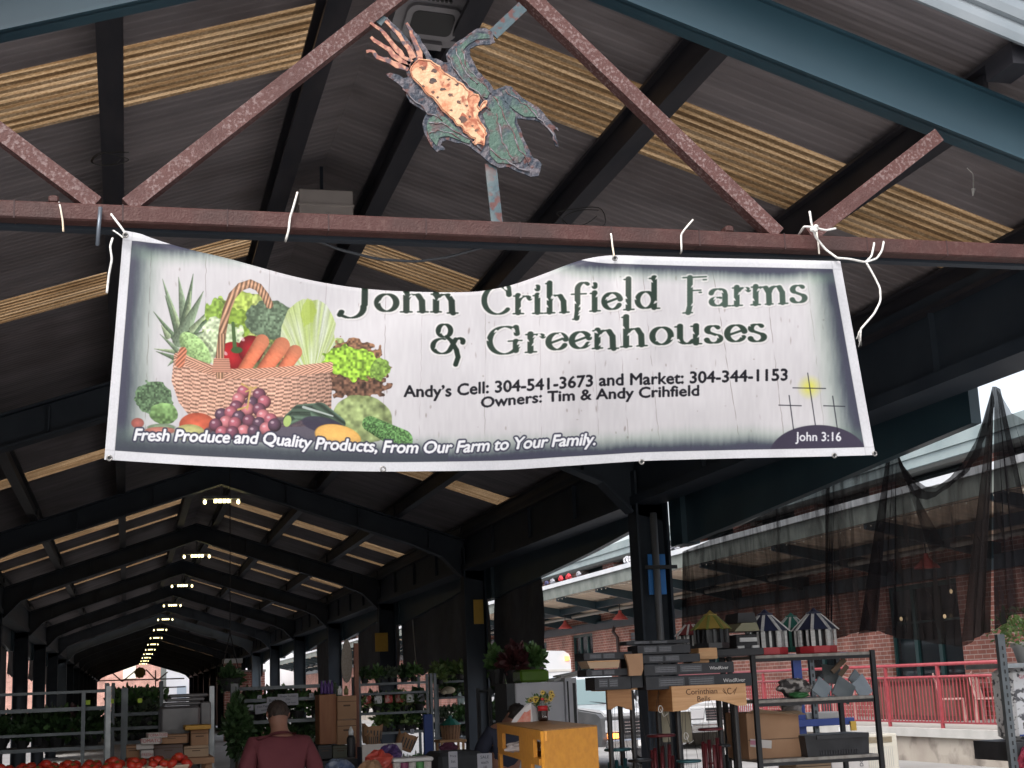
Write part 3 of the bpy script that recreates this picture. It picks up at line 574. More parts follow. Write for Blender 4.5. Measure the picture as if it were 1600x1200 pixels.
for side in (-1, 1):
    xa, xb = sorted((XR+side*(XC-.02), XR+side*(XC+.28)))
    m = MB(); m.box(xa+.06, xb-.02, 4.65, 115.5, 3.36, 3.76); m.box(xa, xb, 4.65, 115.5, 3.28, 3.36); m.box(xa, xb, 4.65, 115.5, 3.76, 3.82)
    for k in range(60): yy = 5.6+k*1.825; m.box(xa+.02, xa+.06, yy-.008, yy+.008, 3.36, 3.76)
    m.build('eave_beam', steel, shed)
    m = MB(); xo = XR+side*4.03; m.box(min(xo, xo+side*.1), max(xo, xo+side*.1), 4.93, 115.6, zroof(xo)-.13, zroof(xo)+.03); m.build('eave_gutter', steel2, shed)
    for n in range(-1, 14):                            # tapered brackets hung outside the eave beam
        y0 = ZN(n)+.55+.35 if n >= 0 else 7.62; y1 = ZN(n+1)-.5; m = MB()
        xq = XR+side*(XC+.345); P = [(y0, 3.35), (y0, 3.10 if n < 0 else 3.16)]+[(y0+(y1-y0)*t, (3.13 if n < 0 else 3.16)-(.26 if n < 0 else .29)*t**.8) for t in (.25,.5,.75,1)]+[(y1, 3.35)]
        m.prism(P, 'X', min(xq, xq+side*.07), max(xq, xq+side*.07)); m.box(min(xq-side*.05, xq+side*.12), max(xq-side*.05, xq+side*.12), y1, y1+.30, 2.86, 3.35)
        m.build('tapered_bracket', steel2, shed)
# ridge beams between the frames
# gable end: teal channel, roof edge trim
for side in (-1, 1):
    m = MB(); xs = (0, 4.1); zb = 4.655
    P = [(XR+.03+side*a, zb-.33*a) for a in xs]; Q = [(XR+.03+side*a, zb+.275-.33*a) for a in xs]
    def plate(lo, hi, ya, yb):
        V = [(x, y, z) for y in (ya, yb) for (x, z) in (lo[0], lo[1], hi[1], hi[0])]
        m.add(V, [(0,1,2,3),(7,6,5,4),(0,4,5,1),(1,5,6,2),(2,6,7,3),(3,7,4,0)])
    dn = lambda A, d: [(a, b+d) for a, b in A]
    plate(P, Q, D+.02, D+.035); plate(P, dn(P, .014), D-.0, D+.11); plate(dn(Q, -.014), Q, D-.0, D+.11)
    m.build('fascia_beam', fascia_m, shed)
    m = MB(); prof = [(4.90,-.085),(4.885,-.085),(4.875,-.05),(4.872,-.02),(4.884,.005),(4.862,.012),(4.852,.05),(4.850,.085),(4.866,.11),(4.842,.118),(4.835,.30),(4.90,.30)]
    V = []; F = []
    for a_ in (0, 4.1):
        for (yy_, dz) in prof: V.append((XR+side*a_, yy_, zroof(XR+side*a_)+dz))
    n_ = len(prof); F = [(i, (i+1)%n_, n_+(i+1)%n_, n_+i) for i in range(n_)]+[tuple(range(n_)), tuple(range(2*n_-1, n_-1, -1))]; m.add(V, F); m.build('edge_trim', trimm, shed)
    for dx in (2.44, 3.4):                             # short outrigger ends seen above the fascia
        x = XR+side*dx; MB().box(x-.06, x+.06, 4.95, 5.15, zroof(x)-.125, zroof(x)-.03).build('outrigger', purlin_m, shed)
    column(0, side, steel, y0=5.42)
# red truss in the gable
truss_z1 = PY(800, 351, D).z; truss_z0 = truss_z1-.066
tr = MB(); tr.bbox(XR-3.75, XR+3.75, D-.036, D+.036, truss_z0, truss_z1, .006)
tie = tr.build('truss_chord', rust_m, shed)
for x in np.linspace(XR-3.5, XR+3.6, 20): MB().box(x-.0025, x+.0025, D-.0372, D+.0372, truss_z0-.001, truss_z1+.001).build('weld_seam', mk('weld_dark', (.035,.014,.014), .7), tie)
for (u, v) in ((84,324),(1137,370)): p = PY(u, v, D); MB().bbox(p.x-.018, p.x+.018, D-.03, D+.03, truss_z1, truss_z1+.028, .006).build('bolt_lug', rust_m, tie)
MB().box(XR-3.75, XR+3.75, D+.04, D+.09, truss_z0-.010, truss_z0+.03).build('rear_angle', steel, shed)
for (a, b) in (((200,322),(668,-42)), ((1213,372),(785,-42)), ((150,320),(-190,66)), ((1262,374),(1462,214))):
    p, q = PY(*a, D), PY(*b, D); p.z = truss_z1+.002
    m = MB(); m.bar(p, q, .062, .062, (0,1,0)); o = m.build('truss_brace', rustb_m, shed)
# ridge lamps
lamp_em = mk('lamp_glow', (1,.93,.7), .5, emit=((1,.86,.42), 2.6)); hous = mk('lamp_housing', (.16,.16,.16), .5)
lampg = None
for n in range(1, 14):
    Y = ZN(n)+.3; z = 4.33 if n == 1 else 4.26
    x0 = 1.26-.012*n
    if n == 1:
        t = thing('ceiling_lamp', (x0, Y, z), 'largest glowing lamp bar at the ridge, nearest, just under the banner', 'lamp', 'lit lamp bars along the ridge')
        m = MB(); m.box(x0-.26, x0+.26, Y-.06, Y+.06, z+.05, z+.09); m.build('housing', hous, t)
        MB().tube([(x0, Y, z+.09), (x0, Y, z+.52)], .012, 6).build('stem', hous, t)
        [MB().box(x0-.105+.062*k, x0-.06+.062*k, Y-.03, Y+.03, z+.0+.026*r_, z+.018+.026*r_).build('lamp_tube', lamp_em, t) for k in range(4) for r_ in range(2)]
        for sx in (-.23, .23): MB().ellipsoid((x0+sx, Y, z+.01), .024, .024, .034).build('bulb', lamp_em, t)
        lampg = t
    else: copy_thing(lampg, (x0, Y, z), 0, 'glowing lamp bar at the ridge, '+['','','second','third','fourth','fifth','sixth','seventh','eighth','ninth','tenth','eleventh','twelfth','farthest'][n]+' nearest the camera')
# big lamp housing seen from below at the gable
hg = mk('flood_grey', (.19,.18,.19), .6, c2=(.24,.23,.24), ns=5); hd = mk('flood_dark', (.02,.02,.022), .5)
def rrect(w, h, r, n=5):
    P = []
    for (cx, cy, a) in ((w/2-r, h/2-r, 0), (-w/2+r, h/2-r, 90), (-w/2+r, -h/2+r, 180), (w/2-r, -h/2+r, 270)):
        P += [(cx+r*math.cos(R(a+90*k/n)), cy+r*math.sin(R(a+90*k/n))) for k in range(n+1)]
    return P
Yf = 6.3; c = PY(671, 22, Yf); t = thing('flood_lamp', c, 'unlit grey floodlight housing with rounded corners under the ridge, behind the corn', 'lamp')
fl = []
m = MB(); m.prism(rrect(.37, .30, .08), 'Z', -.05, .05); o1 = m.build('housing', hg, None)
m = MB(); m.prism(rrect(.27, .19, .05), 'Z', -.075, -.0505); o2 = m.build('lens_frame', hg, None)
m = MB(); m.prism(rrect(.21, .13, .03), 'Z', -.079, -.0755); o3 = m.build('lens', hd, None)
m = MB(); m.box(-.075, .075, .10, .135, -.10, -.051); o4 = m.build('hinge', hg, None)
m = MB(); [m.box(-.06+.022*k, -.048+.022*k, -.145, -.135, -.09, -.03) for k in range(6)]; m.box(-.075, .085, -.155, -.1455, -.07, -.03); o5 = m.build('vent_grille', hd, None)
for o in (o1, o2, o3, o4, o5): o.parent = t
t.rotation_euler = (R(-28), 0, R(6))
o = MB().tube([(c.x, Yf+.05, c.z+.05), (c.x, Yf+.05, ZR-.2)], .015, 6).build('lamp_pipe', hd, None, origin=(c.x, Yf+.05, c.z+.05)); tag(o, 'thin dark pipe dropping from the ridge to the floodlight housing', 'pipe')
# junction box under the ridge
Yj = 8.6; x0, x1, z0, z1 = bx(467, 296, 552, 350, Yj)
t = thing('junction_box', ((x0+x1)/2, Yj, z0), 'grey-brown metal box hanging under the ridge just above the tie beam', 'box')
bxm = mk('box_grey', (.34,.30,.28), .6, c2=(.40,.355,.33), ns=5)
m = MB(); m.bbox(x0, x1, Yj, Yj+.42, z0+.01, z1, .006); m.build('case', bxm, t); m = MB(); m.box(x0-.006, x1+.006, Yj-.006, Yj+.426, z0+.12, z0+.132); m.build('lid_seam', bxm, t)
MB().box((x0+x1)/2-.01, (x0+x1)/2+.01, Yj+.2, Yj+.22, z1, ZR-.1).build('hanger', steel, t)
# loose wires caught around purlins and hanging cords
def wire(name, P, r, mat, label, cat='wire', jag=0, n=7):
    m = MB(); Q = []
    for i in range(len(P)-1):
        a, b = Vector(P[i]), Vector(P[i+1])
        for k in range(n): t = k/n; Q.append(a.lerp(b, t))
    Q.append(Vector(P[-1]))
    for _ in range(2): Q = [Q[0]]+[(Q[i-1]+Q[i]*2+Q[i+1])/4 for i in range(1, len(Q)-1)]+[Q[-1]]
    m.tube(Q, r, 6); return tag(m.build(name, mat, None, True, origin=P[0]), label, cat)
wm = mk('wire_black', (.012,.012,.012), .5)
def loops(u, v, Y, R0, k, label, seed):
    rs = random.Random(seed); P = []
    for i in range(k*7): a = i*2*PI/7; r = R0*rs.uniform(.5, 1.25); P.append(PY(u+r*math.cos(a)*1.5+rs.uniform(-4,4)+i*.6, v+r*math.sin(a)*.62+rs.uniform(-3,3), Y+rs.uniform(-.05,.05)))
    wire('wire_coil', P, .0024, wm, label, n=3)
loops(168, 248, 6.6, 20, 2, 'thin tangled wire around the left purlin near the truss', 3); loops(905, 338, 7.2, 30, 2, 'thin tangled wire around the purlin right of the corn', 4)
wire('power_cable', [PY(495,375,D+.08), PY(530,390,D+.12), PY(590,405,D+.14), PY(650,409,D+.14), PY(700,402,D+.12), PY(760,385,D+.08)], .0055, mk('cable_grey', (.05,.055,.065), .5), 'sagging dark cable under the tie beam over the dip of the banner', 'cable')
wire('thin_cord', [PY(1511,262,5.9), PY(1521,272,5.9), PY(1521,300,5.9)], .003, rope_m, 'short thin pale cord dangling from the roof at the upper right', 'cord')
MB_t = MB().tube([PY(1521,295,5.9), PY(1520,306,5.9)], .010, 6, .003).build('cord_knot', rope_m, None, origin=PY(1521,295,5.9)); tag(MB_t, 'frayed knot at the end of the thin pale cord at the upper right', 'knot')
# coloured plates, tape and pipe on the right hand columns
yel = mk('yellow_plate', (.62,.38,.05), .5, c2=(.55,.33,.045), ns=6); blu = mk('blue_tape', (.02,.16,.46), .4, c2=(.03,.19,.52), ns=5)
def plate_on(u0, v0, u1, v1, Y, mat, name, label, cat):
    x0, x1, z0, z1 = bx(u0, v0, u1, v1, Y); m = MB(); m.box(x0, x1, Y-.012, Y, z0, z1); o = m.build(name, mat, None, origin=(x0, Y, z0)); return tag(o, label, cat)
yc = ZN(1)-.125; plate_on(740, 937, 755, 975, yc, yel, 'number_plate', 'yellow plate high on the second column from the front', 'sign')
yc = ZN(2)-.125; plate_on(586, 989, 606, 1018, yc, yel, 'number_plate', 'yellow plate on the third column, left of the dark tarp', 'sign')
yc = ZN(0)-.125; plate_on(1012, 866, 1039, 886, yc, blu, 'blue_wrap', 'upper blue wrap on the front column, above the black strap', 'tape'); plate_on(1013, 890, 1040, 929, yc, blu, 'blue_wrap', 'lower blue wrap on the front column, below the black strap', 'tape')
p, q = PY(1038, 802, yc-.03), PY(1044, 1200, yc-.03); pipe = MB().tube([(q.x, yc-.04, 0), (q.x, yc-.04, PY(1040, 802, yc).z)], .034, 12).build('conduit_pipe', mk('pipe_grey', (.16,.165,.17), .4, .3), None, True, origin=(q.x, yc-.04, 0)); tag(pipe, 'grey pipe strapped upright to the front column beside the blue wrap', 'pipe')
x0, x1, z0, z1 = bx(1008, 883, 1058, 889, yc-.07); st = MB().box(x0, x1, yc-.078, yc-.074, z0, z1).build('strap', black, None, origin=(x0, yc, z0)); tag(st, 'black strap around the front column and its pipe between the blue wraps', 'strap')

# ================================================================ corn sculpture
Yc = D-.03; cc = lambda a, b, Y=Yc: PY(560+a/4.285, b/4.285, Y)
OUT = [(900,215),(850,190),(790,195),(745,225),(690,265),(640,300),(605,335),(585,370),(598,420),(570,420),(520,395),(485,390),(440,400),(400,420),(345,470),(320,480),(330,520),(300,525),(270,505),(235,495),(205,490),(185,495),(195,515),(240,545),(275,570),(310,605),(325,650),(345,685),(400,720),(455,755),(440,790),(428,830),(440,890),(460,930),(490,985),(525,1020),(550,1005),(578,1005),(570,985),(550,975),(560,950),(590,940),(640,955),(690,960),(740,980),(790,1020),(840,1060),(880,1095),(940,1125),(1000,1120),(1040,1140),(1090,1160),(1150,1185),(1205,1180),(1215,1150),(1225,1100),(1200,1070),(1170,1060),(1150,1020),(1125,970),(1105,930),(1090,880),(1065,830),(1060,795),(1110,800),(1170,805),(1215,820),(1250,850),(1285,890),(1310,950),(1320,980),(1338,985),(1335,960),(1320,910),(1300,870),(1320,865),(1340,882),(1335,860),(1300,835),(1270,800),(1240,760),(1200,720),(1150,690),(1100,660),(1060,620),(1020,580),(985,575),(935,595),(905,605),(880,560),(840,520),(800,480),(770,420),(745,370),(745,330),(780,310),(830,300),(880,300),(915,285),(905,260)]
COB = [(345,470),(370,430),(400,400),(450,405),(500,425),(545,450),(570,490),(620,520),(660,550),(700,570),(735,610),(740,650),(760,635),(800,640),(810,670),(795,710),(810,735),(825,700),(840,680),(860,690),(850,715),(820,740),(800,750),(795,780),(820,830),(850,870),(858,900),(845,940),(840,975),(815,960),(780,970),(765,955),(785,930),(745,915),(715,890),(700,860),(660,840),(635,800),(590,760),(555,730),(520,680),(470,640),(430,590),(380,540),(355,500)]
patina = mk('patina_plate', (.024,.032,.048), .5, .2, c2=(.105,.094,.108), ns=34, nd=8, lo=.44, hi=.58, bump=.6, bs=90, extra=((.09,.038,.035), 22, .56, .62))
patina2 = mk('patina_green', (.060,.108,.084), .5, .15, c2=(.085,.058,.058), ns=17, nd=8, lo=.54, hi=.62, bump=.5, bs=80, extra=((.034,.052,.066), 9, .53, .62))
copper = mk('bright_copper', (.50,.20,.10), .42, .15, c2=(.60,.37,.22), ns=14, nd=5, lo=.36, hi=.50, bump=.4, bs=70, extra=((.28,.08,.04), 19, .56, .64))
copper2 = mk('copper_strand', (.26,.10,.075), .45, .2, c2=(.46,.235,.155), ns=45, nd=6, lo=.44, hi=.56, extra=((.10,.07,.08), 26, .52, .58))
root = thing('corn_sculpture', cc(890, 1100), 'flat cut-metal ear of corn with copper kernels and blue-green husk fixed in the truss', 'sculpture')
def jitter(P, k, amp, seed):
    rs = random.Random(seed); Q = []
    for i in range(len(P)):
        a, b = P[i], P[(i+1)%len(P)]
        for j in range(k): t = j/k; Q.append((a[0]+(b[0]-a[0])*t+(rs.uniform(-amp, amp) if j else 0), a[1]+(b[1]-a[1])*t+(rs.uniform(-amp, amp) if j else 0)))
    return Q
def cutplate(P, y0, y1, name, mat, parent):
    pts = [cc(a, b) for a, b in P]; m = MB(); m.prism([(p.x, p.z) for p in pts], 'Y', y0, y1); return m.build(name, mat, parent)
cutplate(jitter(OUT, 2, 2.5, 1), Yc-.004, Yc+.004, 'husk_plate', patina, root)
for i, P in enumerate(([(610,380),(640,330),(700,290),(745,240),(790,225),(870,235),(880,262),(790,268),(735,300),(700,340),(715,400),(745,470),(790,520),(850,570),(880,620),(860,660),(820,650),(760,600),(700,540),(650,470),(620,420)],
    [(830,770),(880,700),(900,650),(960,650),(1010,720),(1050,770),(1040,830),(1070,900),(1100,970),(1120,1040),(1080,1090),(1000,1100),(930,1095),(880,1040),(870,950),(880,900),(850,840)],
    [(960,610),(1010,600),(1060,650),(1140,710),(1190,750),(1200,790),(1110,785),(1040,740),(980,690)],
    [(470,800),(520,765),(580,790),(640,850),(700,905),(750,940),(740,965),(680,945),(600,915),(540,925),(520,980),(480,930),(455,860)])):
    cutplate(jitter(P, 2, 3, 5+i), Yc-.008, Yc-.0045, 'husk_leaf', patina2, root)
beadm = mk('bead_rust', (.11,.06,.06), .5, .2, c2=(.19,.18,.20), ns=40, nd=5, lo=.45, hi=.55)
for P in ([(600,380),(640,450),(700,530),(770,600),(840,670),(880,740)],[(700,350),(720,430),(770,500),(840,560),(890,620)],[(650,330),(680,420),(740,510),(800,570)],[(900,640),(960,740),(1000,820),(1040,900),(1080,1000),(1150,1110)],[(920,760),(940,840),(960,930),(1000,1010),(1040,1080)],[(980,600),(1060,660),(1150,730),(1230,810),(1300,900),(1328,970)],[(470,830),(560,820),(650,880),(740,930),(820,1000)],[(300,600),(380,680),(470,760),(560,800)],[(880,1000),(950,1060),(1040,1110),(1150,1150)],[(470,900),(530,870),(600,890),(690,930)]):
    m = MB(); m.tube([cc(a+random.uniform(-7,7), b+random.uniform(-7,7), Yc-.0085) for a, b in jitter(P, 3, 5, int(P[0][0]))[:-2]], [random.uniform(.0018,.0042) for _ in range(len(P)*3-2)], 6); m.build('weld_bead', beadm, root, True)
cutplate(jitter(COB, 2, 7, 9), Yc-.012, Yc-.0045, 'cob_plate', copper, root)
Q = [cc(a, b, Yc-.0125) for a, b in jitter(COB, 2, 7, 9)]; MB().tube(Q+[Q[0]], .0026, 6, cap=False).build('cob_rim', mk('copper_rim', (.32,.105,.055), .5, .2, c2=(.5,.25,.15), ns=30), root, True)
hole = mk('burn_spot', (.045,.03,.028), .6, c2=(.16,.07,.04), ns=40); m = MB(); rs = random.Random(3)
for (a, b, r) in [(430,465,20),(505,485,18),(490,555,24),(430,585,9),(565,605,20),(495,625,12),(612,645,18),(668,690,19),(720,715,10),(618,745,10),(700,805,26),(790,880,12),(740,790,10),(600,540,12),(655,575,14),(525,660,9),(760,850,8),(385,420,12),(560,470,10)]:
    n = 9; P = [cc(a+r*rs.uniform(.35,1.35)*math.cos(2*PI*k/n)*1.1, b+r*rs.uniform(.3,1.1)*math.sin(2*PI*k/n)) for k in range(n)]; m.prism([(p.x, p.z) for p in P], 'Y', Yc-.0135, Yc-.0121)
m.build('burn_spots', hole, root); m = MB()
for P in ([(735,612),(770,640),(800,650),(796,690),(770,700),(760,740),(772,800),(800,850),(838,905),(830,935),(795,905),(755,850),(738,790),(735,720),(722,670)], [(690,760),(735,790),(750,850),(725,860),(690,830),(672,800)], [(345,455),(390,415),(440,412),(420,440),(375,462),(352,490)], [(470,430),(540,460),(590,510),(560,505),(510,470)]):
    pts = [cc(a, b) for a, b in jitter(P, 2, 6, len(P))]; m.prism([(p.x, p.z) for p in pts], 'Y', Yc-.0129, Yc-.01205)
m.build('rust_patches', mk('copper_rust', (.30,.085,.04), .5, .1, c2=(.50,.22,.12), ns=45, nd=6, lo=.45, hi=.58), root)
for P, mt in (([(350,425),(300,390),(250,330),(200,265),(150,205),(78,155)], copper2), ([(365,395),(330,320),(290,270),(240,210),(178,145)], copper2), ([(345,440),(270,400),(205,335),(130,290),(82,252)], copper2), ([(335,462),(255,440),(190,405),(122,385),(98,348),(52,350)], copper2), ([(415,410),(408,360),(370,270),(350,210),(320,158)], copper2), ([(478,400),(435,320),(400,250),(345,190)], patina), ([(400,420),(360,350),(320,270),(250,190),(185,125)], patina)):
    m = MB(); Q = []
    for (a, b), (c2, d2) in zip(P[:-1], P[1:]): Q += [(a, b), ((a+c2)/2+rs.uniform(-7,7), (b+d2)/2+rs.uniform(-7,7))]
    Q.append(P[-1]); L = len(Q)-1; up = []; dn = []
    for i, (a, b) in enumerate(Q):
        a2, b2 = Q[min(i+1, L)]; a1, b1 = Q[max(i-1, 0)]; dx, dy = a2-a1, b2-b1; l = math.hypot(dx, dy); w = (19-10*i/L)*rs.uniform(.8, 1.2)
        up.append((a-dy/l*w, b+dx/l*w)); dn.append((a+dy/l*w, b-dx/l*w))
    for i in range(L):
        q = [cc(*up[i]), cc(*up[i+1]), cc(*dn[i+1]), cc(*dn[i])]; m.prism([(p.x, p.z) for p in q], 'Y', Yc-.007+(.006 if mt is patina else 0), Yc-.001+(.004 if mt is patina else 0))
    o = m.build('silk_strand', mt, root)
strap_m = mk('strap_flaking', (.062,.094,.108), .5, .3, c2=(.11,.048,.044), ns=34, nd=6, lo=.5, hi=.58, extra=((.14,.17,.175), 7, .5, .7), bump=.3)
for (a, b, w) in (((889,1090),(935,1540),.046), ((905,225),(1105,35),.046), ((175,140),(70,60),.042)):
    p, q = cc(*a), cc(*b); p.y = q.y = Yc+.012
    if w == .046 and a[0] == 889: q.z = truss_z1-.01
    MB().bar(p, q, w, .008, (0,1,0)).build('mounting_strap', strap_m, root)
# ================================================================ banner
print('banner', flush=True)
img_srgb, lin = paint_banner()
im = bpy.data.images.new('banner_print', AW, AH, float_buffer=True); im.colorspace_settings.name = 'Non-Color'
px = np.ones((AH, AW, 4), np.float32); px[..., :3] = lin[::-1]*.56; im.pixels.foreach_set(px.ravel()); im.update(); im.pack()
bm_ = bpy.data.materials.new('banner_vinyl'); bm_.use_nodes = True; t = bm_.node_tree; b = t.nodes['Principled BSDF']
ti = t.nodes.new('ShaderNodeTexImage'); ti.image = im; ti.interpolation = 'Cubic'; t.links.new(ti.outputs[0], b.inputs['Base Color']); b.inputs['Roughness'].default_value = .48; b.inputs['Specular IOR Level'].default_value = .16
tc = t.nodes.new('ShaderNodeTexCoord'); n = t.nodes.new('ShaderNodeTexNoise'); n.inputs['Scale'].default_value = 260; t.links.new(tc.outputs['Object'], n.inputs[0]); bp = t.nodes.new('ShaderNodeBump'); bp.inputs['Strength'].default_value = .12; bp.inputs['Distance'].default_value = .002; t.links.new(n.outputs[0], bp.inputs['Height']); t.links.new(bp.outputs[0], b.inputs['Normal'])
vback = mk('vinyl_back', (.62,.62,.63), .5)
NS, NV, NB = 150, 44, 10
Yb = D-.075
def ban_y(s, v):                                       # cloth relief: sag pulls, billow, small ripples
    v0 = float(ban_v0(s)); w = (v-v0)/(1-v0)
    y = -.035*math.sin(PI*min(max(w, 0), 1))*(.5+.5*math.sin(PI*s)) + .022*math.sin(s*7+w*2.2)*w + .010*math.sin(s*23+w*5)*(1-w)*.9 + .007*math.sin(s*41-w*3+2*math.sin(s*9))*math.exp(-w*1.6)
    for gs, amp in ((0.0, .03), (.68, .035), (1.0, .05)):
        d = abs(s-gs); y += amp*math.exp(-(d/.05)**2)*math.exp(-w*3.2)*.5*math.cos(d*90)
    y += .030*math.exp(-((s-.60-.12*w)/.03)**2)*math.exp(-((w-.15)/.3)**2)-.022*math.exp(-((s-.55-.18*w)/.045)**2)*math.exp(-((w-.3)/.35)**2)
    y += .012*math.sin((s-.38)*30-w*6)*math.exp(-((s-.4)/.2)**2)*w*(1-w)*2
    return y
ssx = [i/NS for i in range(NS+1)]; V = []; UV = []; F = []
for s in ssx:
    v0 = float(ban_v0(s)); tx, ty = ban_top(s); bx_, by_ = ban_bot(s); colv = []
    for k in range(NB):                                # the part of the print that has folded over backwards
        f = 1-k/NB; v = v0*(1-f); th = f*2.6; r = .35*v0+.004
        a = min(f*v0*1.0*.95, 1); p = PY(float(tx), float(ty), Yb+ban_y(s, v0)); drop = f*v0*.9
        p = p+Vector((0, .012+min(drop, .05)*.9, -max(0, drop-.03)*.72+ (0.0 if f > .15 else 0)))
        colv.append((p, v))
    for k in range(NV+1):
        w = k/NV; v = v0+(1-v0)*w; y = Yb+ban_y(s, v)
        p = PY(float(tx+(bx_-tx)*w), float(ty+(by_-ty)*w), y); colv.append((p, v))
    for p, v in colv: V.append(p); UV.append((s, 1-v))
NR = NB+NV+1
for i in range(NS):
    for k in range(NR-1): a = i*NR+k; F.append((a, a+1, a+NR+1, a+NR))
c0 = V[NB]; broot = thing('banner', c0, 'white vinyl farm banner with a produce basket picture, sagging from the red tie beam', 'banner')
me = bpy.data.meshes.new('sheet'); me.from_pydata([tuple(p-Vector(c0)) for p in V], [], F); me.polygons.foreach_set('use_smooth', [True]*len(F))
uv = me.uv_layers.new(name='UVMap')
for poly in me.polygons:
    for li in poly.loop_indices: uv.data[li].uv = UV[me.loops[li].vertex_index]
o = bpy.data.objects.new('sheet', me); col.objects.link(o); me.materials.append(bm_); o.parent = broot
grom = mk('grommet_metal', (.25,.24,.23), .4, .8)
for (u, v) in ((196,368),(960,404),(1303,712),(171,716),(598,733),(1002,722),(1366,709)):
    p = PY(u, v, Yb-.02); m = MB(); Q = [(p.x+.0085*math.cos(k*PI/6), p.y-.004, p.z+.0085*math.sin(k*PI/6)) for k in range(13)]; m.tube(Q, .0032, 6); m.build('grommet', grom, broot, True)
    MB().prism([(p.x+.0062*math.cos(k*PI/5), p.z+.0062*math.sin(k*PI/5)) for k in range(10)], 'Y', p.y-.003, p.y-.001).build('grommet_hole', black, broot)
yf = D-.042
def ropeobj(pts, r, mat, name, label, cat='cord', frame=None):
    P = [PY(u, v, yy) for (u, v, yy) in pts]; return wire(name, P, r*.78, mat, label, cat)
f = yf; k = D+.05
ropeobj([(82,318,k),(90,312,D),(94,322,f),(98,345,f),(99,362,f-.005)], .0045, zip_m, 'cable_tie', 'tan cable tie looped on the tie beam at the far left', 'tie')
ropeobj([(165,322,D),(176,338,f),(190,356,Yb-.01),(197,367,Yb-.012)], .0055, rope_m, 'cord', 'pale cord from the tie beam to the upper left corner of the banner')
ropeobj([(177,360,Yb),(186,366,Yb-.01),(193,372,Yb-.012)], .004, rope_m, 'cord', 'short twist of cord at the upper left edge of the banner')
ropeobj([(176,372,Yb),(172,385,Yb-.01),(175,405,Yb-.01),(170,430,Yb),(167,458,Yb)], .0055, rope_m, 'cord', 'loose pale cord end dangling left of the banner')
P0, P1 = PY(157, 324, f-.012), PY(152, 384, f-.012); tag(MB().tube([P0, P1], .0075, 8).build('metal_pin', mk('pin_grey', (.13,.15,.18), .4, .5), None, True, origin=P0), 'thin grey metal rod hanging down in front of the tie beam at the left', 'rod')
ropeobj([(465,300,f-.03),(458,325,f-.02),(453,340,f-.005),(451,360,f-.005),(447,374,f+.01),(446,377,k)], .0055, zip_m, 'cable_tie', 'cable tie with a long raised tail on the tie beam above the basket picture', 'tie')
ropeobj([(952,364,D),(955,366,f-.004),(957,385,f-.004),(960,403,Yb-.012)], .0048, zip_m, 'cable_tie', 'pale cable tie holding the top middle grommet of the banner', 'tie')
ropeobj([(1083,343,f-.03),(1070,358,f-.02),(1064,367,f-.005),(1065,392,f-.005),(1063,396,k)], .0052, zip_m, 'cable_tie', 'cable tie with a bent tail on the tie beam above the word Farms', 'tie')
ropeobj([(1265,330,f-.05),(1268,350,f-.05),(1274,370,f-.03),(1290,390,f-.02),(1308,403,Yb-.012)], .0062, rope_m, 'cord', 'thick white cord from the knot on the tie beam to the upper right banner corner')
ropeobj([(1248,367,D),(1256,354,f-.04),(1270,355,f-.06),(1290,360,f-.05),(1306,357,f-.05)], .0062, rope_m, 'cord', 'white cord knotted crosswise on the tie beam at the upper right banner corner')
ropeobj([(1276,362,f),(1279,385,f-.005),(1280,397,f)], .005, zip_m, 'cable_tie', 'orange-tan tie beside the white knot at the right end of the banner', 'tie')
m = MB()
for (du, dv) in ((0,0),(3,-3),(-3,2),(2,3)): p = PY(1272+du, 357+dv, f-.065); m.ellipsoid(p, .011, .009, .009, 8, 6)
tag(m.build('knot', rope_m, None, True, origin=PY(1272,357,f-.065)), 'bulky white knot on the tie beam at the right brace foot', 'knot')
ropeobj([(1308,403,Yb-.012),(1330,405,Yb-.01),(1352,410,f-.01),(1362,400,f-.01),(1366,380,f-.01),(1365,378,k)], .0058, rope_m, 'cord', 'white cord running right from the banner corner and up over the beam')
ropeobj([(1352,410,f-.012),(1370,404,f-.012),(1378,392,f-.012),(1381,378,f-.01),(1379,377,k)], .0058, rope_m, 'cord', 'second white loop over the beam right of the banner corner')
ropeobj([(1354,411,f-.02),(1365,430,f-.02),(1375,450,f-.02),(1376,470,f-.02),(1366,490,f-.02),(1352,506,f-.02),(1345,514,f-.02)], .0058, rope_m, 'cord', 'long white cord curving down to a frayed end right of the banner')
m = MB(); p = PY(1346, 512, f-.02)
for i in range(14): q = PY(1342+random.uniform(-5, 5), 535+random.uniform(-10, 8), f-.02+random.uniform(-.012,.012)); m.tube([p, p.lerp(q, .5)+Vector((random.uniform(-.005,.005),0,0)), q], .0018, 5, .0008)
tag(m.build('frayed_end', rope_m, None, True, origin=p), 'frayed tassel at the end of the long white cord', 'rope end')
